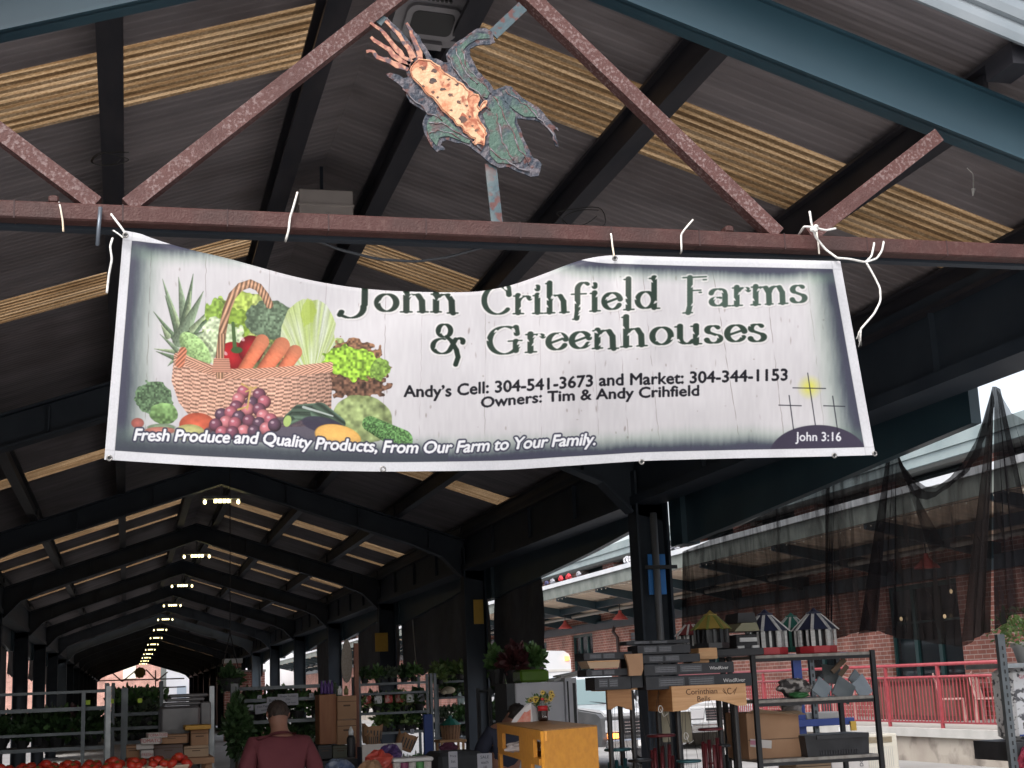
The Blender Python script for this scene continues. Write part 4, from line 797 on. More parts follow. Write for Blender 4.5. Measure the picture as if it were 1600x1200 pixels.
# ================================================================ netting and tarps on the right side
netm = mk_net('black_netting', .84, (.045,.039,.040)); netd = mk_net('black_netting_gathered', .86, (.026,.024,.028)); netl = mk_net('black_netting_thin', .62, (.03,.028,.032))
XN = 5.22
def interp_pairs(pairs, n):
    out = []
    for i in range(len(pairs)-1):
        (a, b), (c, d) = pairs[i], pairs[i+1]
        for k in range(n): t = k/n; out.append(((a[0]+(c[0]-a[0])*t, a[1]+(c[1]-a[1])*t), (b[0]+(d[0]-b[0])*t, b[1]+(d[1]-b[1])*t)))
    out.append(pairs[-1]); return out
def curtain(pairs, X, n, rows, amp, mat, name, label, seed, fr=2.2, top_amp=.15, cat='net', bulge=.0):
    rs = random.Random(seed); ph = rs.uniform(0, 6); S_ = interp_pairs(pairs, n); V = []; F = []
    for i, (a, b) in enumerate(S_):
        A = PX(*a, X); B_ = PX(*b, X)
        for k in range(rows+1):
            t = k/rows; p = A.lerp(B_, t); q = i/ n*fr
            am = amp*.20*(top_amp+(1-top_amp)*min(1, t*1.6))
            dx = am*(math.sin(q*2*PI+ph+t*.8)+.5*math.sin(q*4.7*PI+ph*2-t*1.3)+.35*math.sin(q*9.1+t*4+ph)); dx += bulge*math.sin(PI*t)
            p = p+Vector((dx, am*.5*math.sin(q*3.1+t*2.5), (.004*math.sin(q*2+ph) if k == rows else 0))); V.append(p)
    for i in range(len(S_)-1):
        for k in range(rows): a = i*(rows+1)+k; F.append((a, a+1, a+rows+2, a+rows+1))
    o = MB().add(V, F).build(name, mat, None, True, origin=V[0]); return tag(o, label, cat)
curtain([((1066,862),(1064,1003)),((1100,848),(1094,985)),((1130,835),(1125,990)),((1200,800),(1200,985)),((1250,778),(1250,992)),((1297,757),(1293,1000))], XN, 12, 14, .035, netm, 'net_curtain', 'black see-through net hung right of the front column, above the bird feeders', 1, 1.3)
curtain([((1290,760),(1290,960)),((1299,757),(1296,1002)),((1304,755),(1300,1000))], XN+.05, 8, 12, .03, netd, 'net_curtain', 'dark twisted vertical gather of black net above the right bird feeder', 2, 2)
curtain([((1302,755),(1300,1002)),((1335,738),(1330,990)),((1370,712),(1350,985)),((1392,702),(1368,988))], XN+.03, 12, 16, .04, netm, 'net_curtain', 'black see-through net between the twisted gather and the first hanging peak', 3, 1.3)
curtain([((1386,704),(1340,992)),((1394,700),(1372,985)),((1400,701),(1400,997))], XN-.02, 12, 16, .05, netd, 'net_curtain', 'folded black net falling straight down from the first hanging peak', 4, 1.6)
sag = [(1400,702),(1409,722),(1420,742),(1432,757),(1446,768),(1462,768),(1484,752),(1505,735),(1522,705),(1533,672),(1542,640),(1550,606)]
bot = [(1398,996),(1412,998),(1428,1000),(1444,1002),(1458,1004),(1472,1007),(1486,1009),(1500,1010),(1514,1006),(1526,998),(1538,990),(1549,986)]
curtain(list(zip(sag, bot)), XN+.02, 5, 18, .04, netm, 'net_curtain', 'widest black net with a sagging top edge between the two hanging peaks', 5, .9)
curtain([((1400,702),(1452,860)),((1403,712),(1462,860)),((1407,726),(1476,850))], XN-.03, 6, 12, .03, netl, 'net_fold', 'thin diagonal fold of net running down right from the first hanging peak', 6, 1, cat='net')
sag2 = [(1400,703),(1412,728),(1428,748),(1446,760),(1462,762),(1484,746),(1505,722),(1524,690),(1538,650),(1550,606)]
curtain([(a, (a[0]+4, a[1]+20+10*math.sin(i))) for i, a in enumerate(sag2)], XN-.05, 5, 4, .03, netd, 'net_fold', 'doubled hem of net sagging between the two hanging peaks', 7, .8, cat='net')
curtain([((1550,604),(1500,1006)),((1552,604),(1522,998)),((1554,604),(1540,988))], XN-.04, 10, 18, .05, netm, 'net_curtain', 'folded black net falling down left from the second hanging peak', 8, 1.2)
curtain([((1553,604),(1556,985)),((1556,604),(1582,960)),((1560,606),(1612,960)),((1563,608),(1650,990))], XN-.02, 12, 18, .05, netd, 'net_curtain', 'thick dark net falling down right from the second hanging peak', 9, 1.4)
curtain([((1556,606),(1590,760)),((1566,620),(1600,760)),((1580,645),(1625,770)),((1600,656),(1660,780))], XN+.02, 8, 12, .04, netl, 'net_curtain', 'thin net swagging off to the right edge from the second hanging peak', 10, 1)
tarp = mk('tarp_black', (.022,.026,.034), .55, c2=(.046,.052,.064), ns=3.2, nd=8, bump=.25, bs=6); tarpg = mk('tarp_grey', (.036,.038,.046), .6, c2=(.070,.073,.084), ns=4, nd=8, bump=.3, bs=7)
def tarpobj(X, y0, y1, z0, z1, mat, label, seed, th=.006):
    rs = random.Random(seed); ph = rs.uniform(0, 6); ny = max(8, int((y1-y0)/.12)); nz = 16; m = MB(); V = []; F = []
    for s_ in (0, 1):
        for i in range(ny+1):
            for k in range(nz+1):
                y = y0+(y1-y0)*i/ny; z = z1+(z0-z1)*k/nz+(.03*math.sin(i*.9+ph) if k == nz else 0)
                V.append((X+.018*math.sin(i*.35+ph+k*.12)+.010*math.sin(i*.8-k*.5)+s_*th, y, z))
    N = (ny+1)*(nz+1)
    for i in range(ny):
        for k in range(nz): a = i*(nz+1)+k; F.append((a, a+1, a+nz+2, a+nz+1)); F.append((N+a, N+a+nz+1, N+a+nz+2, N+a+1))
    m.add(V, F); return tag(m.build('tarp', mat, None, True, origin=(X, y0, z0)), label, 'tarp')
tarpobj(5.0, 17.5, ZN(1)-.15, 1.98, 3.3, tarpg, 'dark tarp sheet hanging between the second column and the open gap right of it', 1)
tarpobj(5.0, ZN(1)+.15, ZN(2)-.2, 1.92, 3.3, tarp, 'large black tarp hanging between the second and third columns', 2)
tarpobj(5.02, ZN(2)+.2, ZN(2)+5.2, 1.95, 3.05, tarpg, 'dark tarp with a ragged bright top edge beyond the third column', 3)
tarpobj(5.02, ZN(3)+2.5, ZN(3)+5.4, 1.3, 3.3, tarpg, 'dark tarp between the fourth and fifth columns, far back on the right', 5)
for i, (a, b) in enumerate(((4.7, 26.5), (29.6, 34.4), (37.8, 41.7), (45.2, 49), (51.6, 115))):
    tarpobj(XR-XC-.45, a, b, .1, 3.3, tarp, ['black tarp closing the left side of the shed nearest the camera','black tarp on the left side of the shed behind the third column','black tarp on the left side behind the fourth column','narrow black tarp on the left side far back','long black tarp on the far left side of the shed'][i], 20+i)
for i, (a, b) in enumerate(((26.5,29.6),(34.4,37.8),(41.7,45.2),(49,51.6))):
    tarpobj(XR-XC-.43, a, b, 2.35, 3.3, tarp, ['short black valance over the first bright gap on the left side','short black valance over the second bright gap on the left side','short black valance over the third bright gap on the left side','short black valance over the farthest bright gap on the left side'][i], 30+i)
tarpobj(5.0, 72, 116, .1, 3.3, tarp, 'black tarp closing the far right side of the shed', 40)
tarpobj(5.0, 56.5, 64, 2.4, 3.3, tarpg, 'short dark tarp high on the far right side', 41)
o = wire('pull_cord', [PX(645,968,4.97), PX(646,985,4.97), PX(648,1010,4.97), PX(650,1036,4.97)], .010, rope_m, 'pale pull cord hanging down the middle of the large black tarp', 'cord')
p = PX(651, 1045, 4.95); tag(MB().lathe((p.x, p.y, p.z-.11), [(.075,0),(.06,.05),(.02,.16),(.008,.24)], 7).build('pink_tag', mk('pink_cloth', (.50,.25,.22), .8), None, origin=p), 'pink cloth tag at the end of the pull cord on the black tarp', 'tag')

# ================================================================ brick market building on the right
bd = thing('brick_building', (17, 30, 0), 'long brick market building with raised dock canopy and clerestory beyond the black netting', 'building')
def wall_open(X, th, y0, y1, z0, z1, ops, mat, name, parent):
    m = MB(); y = y0
    for (a, b, c, d) in sorted(ops):
        m.box(X, X+th, y, a, z0, z1)
        if c > z0: m.box(X, X+th, a, b, z0, c)
        if d < z1: m.box(X, X+th, a, b, d, z1)
        y = b
    m.box(X, X+th, y, y1, z0, z1); return m.build(name, mat, parent)
ops = [(27.4, 30.4, 1.25, 3.52), (33.2, 34.8, .62, 2.9), (40.2, 42.6, 1.2, 3.3), (46.6, 48.5, 1.4, 3.42), (52.7, 55.4, .62, 3.5), (59, 62, 1.2, 3.4), (66, 69, .62, 3.3), (18, 21, 1.2, 3.5), (74, 77, .62, 3.3)]
wall_open(17, .35, 6, 150, 0, 4.83, ops, brickX, 'wall', bd)
tealw = mk('window_teal', (.012,.055,.058), .4, c2=(.02,.075,.075), ns=4); glassw = mk_glass('shop_glass', (.35,.4,.42), .6); dark_in = mk('dark_interior', (.02,.02,.022), .8)
shutm = mk('roller_shutter', (.14,.18,.20), .4, .5, c2=(.2,.24,.26), ns=3)
for i, (a, b, c, d) in enumerate(ops):
    door = c < 1
    if i == 3:
        m = MB()
        for k in range(int((d-c)/.12)): m.box(17.06, 17.12, a, b, c+k*.12, c+k*.12+.10)
        m.build('roller_shutter', shutm, bd); continue
    m = MB(); m.box(17.08, 17.2, a, b, c, c+.1); m.box(17.08, 17.2, a, b, d-.1, d); nm = 3 if (b-a) > 2 else 2
    for k in range(nm+1): yy = a+(b-a)*k/nm; m.box(17.08, 17.2, max(a, yy-.07), min(b, yy+.07), c+.1, d-.1)
    if not door: m.box(17.09, 17.19, a+.07, b-.07, c+(d-c)*.62, c+(d-c)*.62+.05)
    else: m.box(17.09, 17.19, a+.07, b-.07, c+.1, c+.8)
    f = m.build('door_frame' if door else 'window_frame', tealw, bd)
    MB().box(17.13, 17.15, a+.02, b-.02, c+.05, d-.05).build('glass', glassw, f); MB().box(17.9, 18, a-.5, b+.5, .62, 3.6).build('interior_back', dark_in, f)
MB().box(14, 30, 6, 150, 0, .45).build('dock_wall', concrete, bd); MB().box(13.93, 17, 6, 150, .45, .60).build('dock_slab', lipm, bd)
# canopy
can = mk('canopy_soffit', (.50,.40,.31), .7, c2=(.60,.49,.38), ns=1.2, nd=6, stretch=(1,8,1), bump=.1); fasc = mk('canopy_fascia', (.13,.15,.135), .7, c2=(.22,.24,.215), ns=2, nd=7, bump=.3, bs=8); whitef = mk('white_flashing', (.62,.65,.68), .5, c2=(.72,.74,.76), ns=2)
zc = lambda x: 4.62-.17*(x-14)
m = MB(); V = []; F = []; n = 0
for i in range(int(140/.6)+1):
    for (f_, h) in ((0, 0), (.10, .04), (.50, .04), (.60, 0)):
        y = 8+i*.6+f_*.999
        for x in (14.03, 17.0): V.append((x, y, zc(x)+h))
m.add(V, [(2*i, 2*i+1, 2*i+3, 2*i+2) for i in range(len(V)//2-1)]); m.build('canopy_roof', can, bd)
MB().box(13.98, 14.03, 8, 148, 4.50, 4.86).build('canopy_fascia', fasc, bd); MB().box(13.92, 14.10, 8, 148, 4.86, 4.99).build('canopy_flashing', whitef, bd); MB().box(14.1, 17, 8, 148, 4.80, 4.85).build('canopy_deck', trimm, bd)
for k in range(33):
    y = 8.4+k*4.32; m = MB(); P = [(14.04, 4.60), (14.04, 4.40), (17, 3.72), (17, 4.08)]; m.prism([(a, b) for a, b in P], 'Y', y-.06, y+.06); m.build('canopy_beam', steel2, bd)
MB().box(15.42, 15.54, 8, 148, 4.12, 4.34).build('canopy_girder', steel2, bd); MB().box(16.8, 16.99, 8, 148, 3.55, 3.85).build('wall_plate', steel2, bd)
MB().tube([(15.9, 8, 4.05), (15.9, 148, 4.05)], .06, 8).build('sprinkler_pipe', mk('pipe_buff', (.30,.28,.25), .6), bd)
MB().tube([(16.9, 49.6, 3.7), (16.75, 49.5, 3.4), (16.9, 49.5, 3.2), (16.93, 49.5, .7)], .06, 8).build('downpipe', mk('pipe_brown', (.05,.03,.03), .5), bd)
# clerestory
m = MB(); y = 6.0; piers = []
pz = [21.3+4.05*k for k in range(-3, 30)]
for yy in pz: MB().box(16.95, 17.4, yy, yy+1.25, 4.85, 5.95).build('clerestory_pier', brickX, bd)
louv = mk('louvre_dark', (.035,.045,.045), .5, c2=(.06,.07,.07), ns=4); m = MB()
m.box(17.3, 17.38, 8, 148, 4.85, 5.95)
for k in range(7): z = 4.98+k*.14; m.add([(17.05, 8, z), (17.3, 8, z+.10), (17.3, 148, z+.10), (17.05, 148, z)], [(0,1,2,3)])
m.build('louvre_band', louv, bd)
gut = mk('pale_gutter', (.25,.31,.315), .5, c2=(.32,.38,.38), ns=1.5)
m = MB(); m.prism([(15.95, 5.80), (16.1, 5.74), (17.4, 5.96), (17.4, 6.1), (16.0, 6.2), (15.95, 6.18)], 'Y', 6, 148); m.build('eave_soffit', mk('soffit_pale', (.22,.21,.19), .7), bd)
MB().box(15.88, 15.945, 6, 148, 5.78, 5.98).box(15.84, 15.945, 6, 148, 5.985, 6.22).build('gutter', gut, bd)
MB().prism([(15.9, 6.225), (26, 8.6), (26, 6.225)], 'Y', 6, 148).build('roof', sheet_m, bd)
bulb = mk('bulb_warm', (1,.8,.5), .5, emit=((1,.72,.42), 1.2)); stl = thing('string_lights', (13.95, 30, 4.4), 'string of small pale bulbs along the lower edge of the canopy fascia', 'string lights')
m = MB(); cord = []
for k in range(95): y = 16+k*.42; z = 4.47-.03*abs(math.sin(k*.8)); m.ellipsoid((13.93, y, z-.03), .011, .011, .018, 6, 5); cord.append((13.93, y, z))
ob = m.build('bulbs', mk('bulb_clear', (.42,.40,.34), .3), stl); ob['kind'] = 'stuff'; MB().tube(cord, .006, 4).build('cord', black, stl)
lampred = mk('lamp_red', (.42,.07,.06), .45, c2=(.36,.055,.05), ns=5)
def pend(y, label, first=None):
    if first: return copy_thing(first, (15.48, y, 3.72), 0, label)
    t = thing('pendant_lamp', (15.48, y, 3.72), label, 'lamp', 'red pendant lamps under the canopy')
    MB().lathe((15.48, y, 3.62), [(.26,0),(.25,.03),(.12,.16),(.06,.22),(.05,.30)], 18).build('lamp_shade', lampred, t, True); MB().tube([(15.48, y, 3.9), (15.48, y, 4.2)], .014, 6).build('stem', black, t); return t
p1 = pend(44.95, 'red cone pendant lamp nearest the front column, left of it'); pend(51.15, 'red cone pendant lamp farther back, left of the other one beside the tarp edge', p1); pend(25.95, 'red cone pendant lamp seen through the widest black net', p1)
for i, (u, v) in enumerate(((1408,967),(1476,963),(1486,924))):
    p = PX(u, v, 17.05); t = MB().ellipsoid(p, .035, .035, .05, 8, 6).build('window_bulb', bulb, None, True, origin=p); tag(t, ['lit warm bulb low at the left door of the netted shopfront','lit warm bulb low at the right of the netted shopfront','lit warm bulb highest at the right of the netted shopfront'][i], 'bulb')
# clutter along the canopy flashing
ccol = [mk('cloth_red', (.5,.04,.05), .8), mk('cloth_white', (.7,.7,.72), .8), mk('cloth_navy', (.05,.05,.12), .8), mk('cloth_grey', (.3,.3,.33), .8)]
rs = random.Random(5)
for k in range(16):
    y = rs.choice([rs.uniform(34, 40), rs.uniform(42, 50)]); m = MB(); r = rs.uniform(.06, .13); P = [(14.0, y+r*1.6*math.cos(a*PI/4)*rs.uniform(.7,1.2), 5.06+abs(r*math.sin(a*PI/4))*rs.uniform(.5,1.1)) for a in range(9)]
    m.tube(P, [rs.uniform(.03,.07) for _ in P], 6); o = m.build('cloth_bundle', ccol[k%4], None, origin=(14.0, y, 5.0)); tag(o, ['small red cloth scrap lying on the white canopy flashing','small white cloth scrap lying on the white canopy flashing','small navy cloth scrap lying on the white canopy flashing','small grey cloth scrap lying on the white canopy flashing'][k%4], 'cloth', 'cloth scraps along the canopy flashing')
# railing
rl = thing('railing', (14.1, 21.7, .6), 'red metal railing with thin balusters along the concrete dock edge', 'railing')
XRl = 14.1; ys = [21.75+1.88*k for k in range(10)]
MB().tube([(XRl, 21.7, 1.72), (XRl, ys[-1], 1.76)], .032, 10).build('top_rail', redp, rl, True); MB().tube([(XRl, 21.7, 1.50), (XRl, ys[-1], 1.52)], .024, 8).build('middle_rail', redp, rl, True); MB().bar((XRl, 21.7, .70), (XRl, ys[-1], .70), .035, .03).build('bottom_rail', redp, rl)
for y in ys: MB().box(XRl-.025, XRl+.025, y-.03, y+.03, .60, 1.70).build('post', redp, rl)
far = MB(); cnt = 0
for i in range(9):
    for k in range(1, 16):
        y = ys[i]+1.88*k/16; mm = MB().box(XRl-.008, XRl+.008, y-.008, y+.008, .71, 1.50)
        if cnt < 100: mm.build('baluster', redp, rl)
        else: far.add(mm.v, mm.f)
        cnt += 1
far.build('far_balusters', redp, rl)['kind'] = 'stuff'
# cafe chairs and counter behind the railing
chm = mk('chair_pale', (.36,.22,.20), .6, c2=(.46,.30,.27), ns=6)
def chair(first, x, y, rz, label):
    if first: return copy_thing(first, (x, y, .6), rz, label)
    t = thing('slat_chair', (x, y, .6), label, 'chair', 'slat back chairs on the dock')
    for (a, b) in ((-.2,-.2),(.2,-.2),(-.2,.2),(.2,.2)): MB().bar((x+a*1.1, y+b*1.1, .6), (x+a, y+b, 1.05), .035, .035).build('leg', chm, t)
    MB().bbox(x-.23, x+.23, y-.22, y+.22, 1.045, 1.08, .008).build('seat', chm, t)
    m = MB(); P = [(x-.2, y+.2, 1.08), (x-.22, y+.26, 1.35), (x-.17, y+.29, 1.5), (x, y+.30, 1.55), (x+.17, y+.29, 1.5), (x+.22, y+.26, 1.35), (x+.2, y+.2, 1.08)]; m.tube(P, .018, 6)
    for k in range(5): xx = x-.13+.065*k; m.bar((xx, y+.2, 1.08), (xx*1.0+(.02*(k-2)), y+.29, 1.50), .02, .012)
    m.build('backrest', chm, t); return t
c1 = chair(None, 15.4, 25.4, 0, 'pale slat back chair behind the railing, middle of the right pair'); c1.rotation_euler.z = R(60)
chair(c1, 15.6, 24.4, R(40), 'pale slat back chair behind the railing nearest the right end'); chair(c1, 15.2, 29.4, R(-30), 'pale chair behind the railing left of the brown counter'); chair(c1, 15.4, 31.0, R(20), 'pale chair farthest left behind the railing')
brownp = mk('counter_brown', (.10,.045,.035), .6, c2=(.15,.07,.05), ns=3); t = thing('counter', (16.2, 28, .6), 'long brown panelled counter on the dock below the netted shopfront', 'counter')
MB().box(16.1, 16.6, 26.3, 29.6, .60, 1.40).build('cabinet', brownp, t); m = MB(); [m.box(16.08, 16.099, 26.4+k*.8, 27.1+k*.8, .7, 1.3) for k in range(4)]; m.build('panel', mk('counter_panel', (.16,.08,.06), .6), t); MB().bbox(16.0, 16.7, 26.2, 29.7, 1.40, 1.46).build('worktop', brownp, t)
x_, y_ = 13.98, 27.2; tag(MB().prism([(y_+.05*math.cos(k*PI/6), .53+.05*math.sin(k*PI/6)) for k in range(12)], 'X', 13.90, 13.93).build('dock_light', mk('round_white', (.8,.8,.8), .4), None, origin=(13.9, y_, .5)), 'small round pale fitting on the concrete dock lip', 'fitting')
# low brick wall and pier far on the right of the shed
lw = thing('brick_wall', (5.6, 59, 0), 'low brick wall with pale coping between far right columns', 'wall')
x0, x1, z0, z1 = bx(376, 1050, 414, 1070, 59); MB().box(x0, x1, 59, 59.4, 0, z1).build('wall', brickY, lw); MB().box(x0-.04, x1+.04, 58.95, 59.45, z1, z1+.09).build('coping', lipm, lw)
x0, x1, z0, z1 = bx(351, 1036, 377, 1050, 58); lw = thing('brick_pier', ((x0+x1)/2, 58, 0), 'brick pier with a white cap beside the hanging plant', 'pier'); MB().box(x0, x1, 58, 58.7, 0, z1).build('pier', brickY, lw); MB().box(x0-.05, x1+.05, 57.95, 58.75, z1, z1+.17).build('cap', white, lw)
# far end: gable truss, ornament, brick building, left hand buildings
ft = thing('far_truss', (1.0, 114, 3.4), 'thin dark truss closing the far end of the shed', 'truss'); brn = mk('truss_brown', (.09,.045,.035), .6)
m = MB(); yy = 114
for (a, b) in (((150,1064),(288,1060)), ((150,1078),(290,1073)), ((176,1052),(191,1065)), ((191,1065),(214,1046)), ((228,1046),(245,1064)), ((245,1064),(262,1050)), ((243,1047),(243,1090))): m.bar(PY(*a, yy), PY(*b, yy), .09, .09, (0,1,0))
m.build('truss_bars', brn, ft)
p = PY(219, 1051, 113.6); gd = mk('gold_sign', (.80,.58,.14), .5, c2=(.6,.42,.10), ns=4); m = MB(); m.prism([(p.x+r_*math.cos(k*PI/9), p.z+r_*math.sin(k*PI/9)) for k in range(18) for r_ in (.44 if k%2 else .38,)], 'Y', 113.55, 113.62); tag(m.build('gold_ornament', gd, None, origin=p), 'round gold ornament hanging in the truss at the far end', 'ornament')
fb = thing('brick_building', (-8, 135, 0), 'pinkish brick building closing the view at the far end', 'building')
pinkb = mk_brick('brick_pink', 'X' if False else 'Y', (.40,.20,.16), (.33,.165,.13), (.45,.34,.30))
MB().box(-30, 2.9, 135, 136, 0, 20).build('wall', pinkb, fb)
for k in range(3): x = -.8+k*1.35; f = MB().box(x, x+.7, 134.93, 134.99, .8, 2.4).build('window_frame', white, fb); MB().box(x+.06, x+.64, 134.9, 134.925, .86, 2.34).build('pane', glassw, f)
p = PY(203, 1051, 134); f = MB().box(p.x-.6, p.x+.5, 134.9, 134.98, p.z-.5, p.z+.9).build('lit_window', mk('window_pale', (.75,.72,.6), .5), fb)
fb = thing('white_building', (12, 150, 0), 'tall pale building right of the pink brick at the far end', 'building'); MB().box(3.8, 20, 150, 151, 0, 22).build('wall', mk('pale_render', (.66,.68,.72), .8, c2=(.72,.73,.76), ns=.6), fb)
m = MB(); [m.box(4.8+k*1.6, 5.7+k*1.6, 149.93, 149.99, z, z+1.5) for k in range(5) for z in (1.5, 4.6, 7.7)]; m.build('window_row', mk('window_blue', (.35,.42,.5), .3), fb)
lb = thing('brick_building', (-11, 30, 0), 'brick building glimpsed in the bright gaps on the left side', 'building'); MB().box(-12, -11, 20, 120, 0, 9).build('wall', mk_brick('brick_left', 'X', (.42,.19,.13), (.34,.15,.11), (.5,.42,.38)), lb)
m = MB(); [m.box(-10.98, -10.9, 30+k*2.3, 31.2+k*2.3, 1.0+r_*1.9, 2.2+r_*1.9) for k in range(34) for r_ in range(3)]; m.build('window', whitef, lb)

# ================================================================ vehicles
carw = mk('car_white', (.52,.54,.56), .28, c2=(.56,.57,.59), ns=3, coat=.5); cardk = mk('car_dark_trim', (.02,.022,.025), .4); wind = mk_glass('windscreen', (.5,.6,.6), .72, .06, (.22,.30,.31)); chrome = mk('chrome', (.55,.56,.58), .18, .9); tyre = mk('tyre', (.018,.018,.018), .85)
cardg = mk('car_grey', (.075,.078,.082), .35, c2=(.10,.103,.108), ns=4, coat=.4)
amber = mk('amber_lamp', (.9,.25,.04), .3, emit=((1,.28,.05), 3.5)); hlm = mk('lamp_glass', (.55,.57,.6), .12, .3)
def wheel(t, x, y, r=.37, w=.24):
    o = MB().lathe3((0,0,0), [], 1,1,1,3) if False else None
    m = MB(); P = [(y+r*math.cos(k*PI/12), r+.0+r*math.sin(k*PI/12)) for k in range(24)]; m.prism(P, 'X', x-w/2, x+w/2); wh = m.build('wheel', tyre, t)
    m = MB(); P = [(y+r*.6*math.cos(k*PI/12), r+r*.6*math.sin(k*PI/12)) for k in range(24)]; m.prism(P, 'X', x-w/2-.01, x+w/2+.01); m.build('rim', chrome, wh)
def pickup(loc, rz, label, cat, bodymat, cabh=1.82):
    t = thing('parked_truck', loc, label, cat); X, Y, Z = loc; w = .98; a = lambda y, z: (Y+y, z)
    prof = [a(0,.45),a(-.06,.62),a(-.02,.98),a(.1,1.06),a(1.25,1.18),a(1.32,1.20),a(5.2,1.20),a(5.25,.5),a(4.7,.45),a(4.55,.75),a(3.9,.75),a(3.75,.42),a(1.5,.42),a(1.35,.75),a(.65,.75),a(.5,.45)]
    m = MB(); m.prism(prof, 'X', X-w, X+w); m.build('body', cardg if cabh > 1.7 else bodymat, t); MB().prism([a(.0,1.0),a(.12,1.075),a(1.27,1.195),a(1.27,1.22),a(.15,1.13),a(-.015,1.06)], 'X', X-w+.12, X+w-.12).build('hood', bodymat, t)
    cabp = [(1.25,1.19),(1.95,cabh-.06),(2.15,cabh),(5.0,cabh),(5.15,1.21)]
    m = MB(); V = []; F = []
    for sgn, ins in ((-1, 0), (1, 0)):
        for (y, z) in cabp: k = (z-1.19)/(cabh-1.19); V.append((X+sgn*(w-.04-.14*k), Y+y, z))
    n = 5; F = [tuple(range(n)), tuple(range(2*n-1, n-1, -1))]+[(i, n+i, n+(i+1)%n, (i+1)%n) for i in range(n)]; m.add(V, F); m.build('cab', bodymat, t)
    dz = cabh-1.19
    m = MB(); q = lambda sx, y, z: (X+sx*(w-.04-.14*(z-1.19)/dz-.09), Y+y, z)
    y0, y1 = 1.29, 1.90; zz = lambda y: 1.19+(y-1.25)/(.7)*(cabh-.06-1.19)
    f = Vector((0, -.012, .008)); V = [Vector(q(-1, y0, zz(y0)))+f, Vector(q(1, y0, zz(y0)))+f, Vector(q(1, y1, zz(y1)))+f, Vector(q(-1, y1, zz(y1)))+f]; m.add(V, [(0,1,2,3)]); m.build('windshield', wind, t)
    for sx in (-1, 1):
        for (ya, yb) in ((1.75, 2.75), (2.9, 3.9), (4.05, 4.85)):
            m = MB(); g_ = lambda y, z: (X+sx*(w-.04-.14*(z-1.19)/dz+.012), Y+y, z); zt = cabh-.12; m.add([g_(ya-(.0), 1.28), g_(yb, 1.28), g_(yb-.05, zt), g_(ya+(.25 if ya < 2 else .03), zt)], [(0,1,2,3)]); m.build('side_window', cardk, t)
        MB().bbox(X+sx*.70-.2, X+sx*.70+.2, Y-.075, Y-.03, .70, .94, .02).build('headlight', hlm, t)
        MB().box(X+sx*.74-.12, X+sx*.74+.12, Y-.085, Y-.03, .60, .69).build('turn_signal', amber if cabh > 1.7 and sx < 0 else hlm, t); MB().bbox(X+sx*(w+.1)-.09, X+sx*(w+.1)+.09, Y+1.6, Y+1.68, 1.2, 1.38, .02).build('mirror', cardk, t)
        for yw in (1.0, 4.22): wheel(t, X+sx*(w-.11), Y+yw)
    MB().box(X-.46, X+.46, Y-.072, Y-.03, .66, .95).build('grille', cardk, t); m = MB(); [m.box(X-.46, X+.46, Y-.082, Y-.0725, .70+.06*k, .715+.06*k) for k in range(4)]; m.build('grille_bars', chrome, t)
    MB().bbox(X-.96, X+.96, Y-.2, Y-.09, .40, .58, .03).build('bumper', chrome, t); MB().tube([(X+.3, Y+1.22, 1.215), (X-.35, Y+1.38, 1.29)], .012, 6).build('wiper', cardk, t)
    MB().box(X-.25, X+.25, Y-.215, Y-.201, .44, .55).build('number_plate', white, t)
    t.rotation_euler.z = rz; return t
p = PY(1003, 1150, 27); pickup((p.x, 27, 0), R(18), 'white utility truck with an orange front lamp parked behind the white panel', 'truck', carw)
p = PY(1105, 1150, 33); pickup((p.x+.4, 33, 0), R(8), 'white car partly hidden behind the wind chime display', 'car', carw, 1.6)
x0, x1, z0, z1 = bx(800, 1018, 892, 1062, 36); t = thing('box_truck', ((x0+x1)/2, 36, 0), 'tall white box vehicle with rounded top and amber corner light behind the truck', 'truck')
m = MB(); P = [(x0, .6), (x1, .6), (x1, z1-.22), (x1-.04, z1-.08), (x1-.18, z1), (x0+.2, z1+.04), (x0, z1-.1)]; m.prism(P, 'Y', 36, 41); m.build('cargo_box', carw, t); MB().box(x0, x1+.01, 35.985, 35.998, z1-.52, z1-.46).build('trim_strip', lipm, t)
MB().box(x1-.16, x1-.05, 35.96, 35.997, z1-.24, z1-.14).build('marker_light', amber, t)
for sx in (x0+.2, x1-.2): wheel(t, sx, 37.2, .42); wheel(t, sx, 40, .42)
# ================================================================ plants
def leafcloud(n, rx, ry, rz, ls, seed, hang=0, flat=0):
    rs = random.Random(seed); m = MB()
    for _ in range(n):
        while True:
            a, b, c = rs.uniform(-1,1), rs.uniform(-1,1), rs.uniform(-1,1)
            if a*a+b*b+c*c < 1: break
        k = (.75+.35*math.sin(a*5+seed)+.2*math.cos(b*6+seed*2)); p = Vector((a*rx*k, b*ry*k, c*rz*k)); d = Vector((a/rx+rs.uniform(-.6,.6)/rx, b/ry+rs.uniform(-.6,.6)/ry, (c+.4-hang)/rz+rs.uniform(-.5,.6)/rz)); d = Vector((d.x*rx, d.y*ry, d.z*rz)); d = d.normalized() if d.length > 0 else Vector((0,0,1))
        s = d.cross(Vector((rs.uniform(-1,1), rs.uniform(-1,1), rs.uniform(-1,1)))); s = s.normalized() if s.length > 0 else Vector((1,0,0)); u = d.cross(s); L = ls*rs.uniform(.6,1.3); w = L*.42
        m.add([p, p+d*L*.35+s*w*.6, p+d*L*.7+s*w*.5-u*L*.05, p+d*L-u*L*.14, p+d*L*.7-s*w*.5-u*L*.05, p+d*L*.35-s*w*.6], [(0,1,2,5),(2,3,4,5)])
    return m
def shifted(m, off): m.v = [(a+off[0], b+off[1], c+off[2]) for a, b, c in m.v]; return m
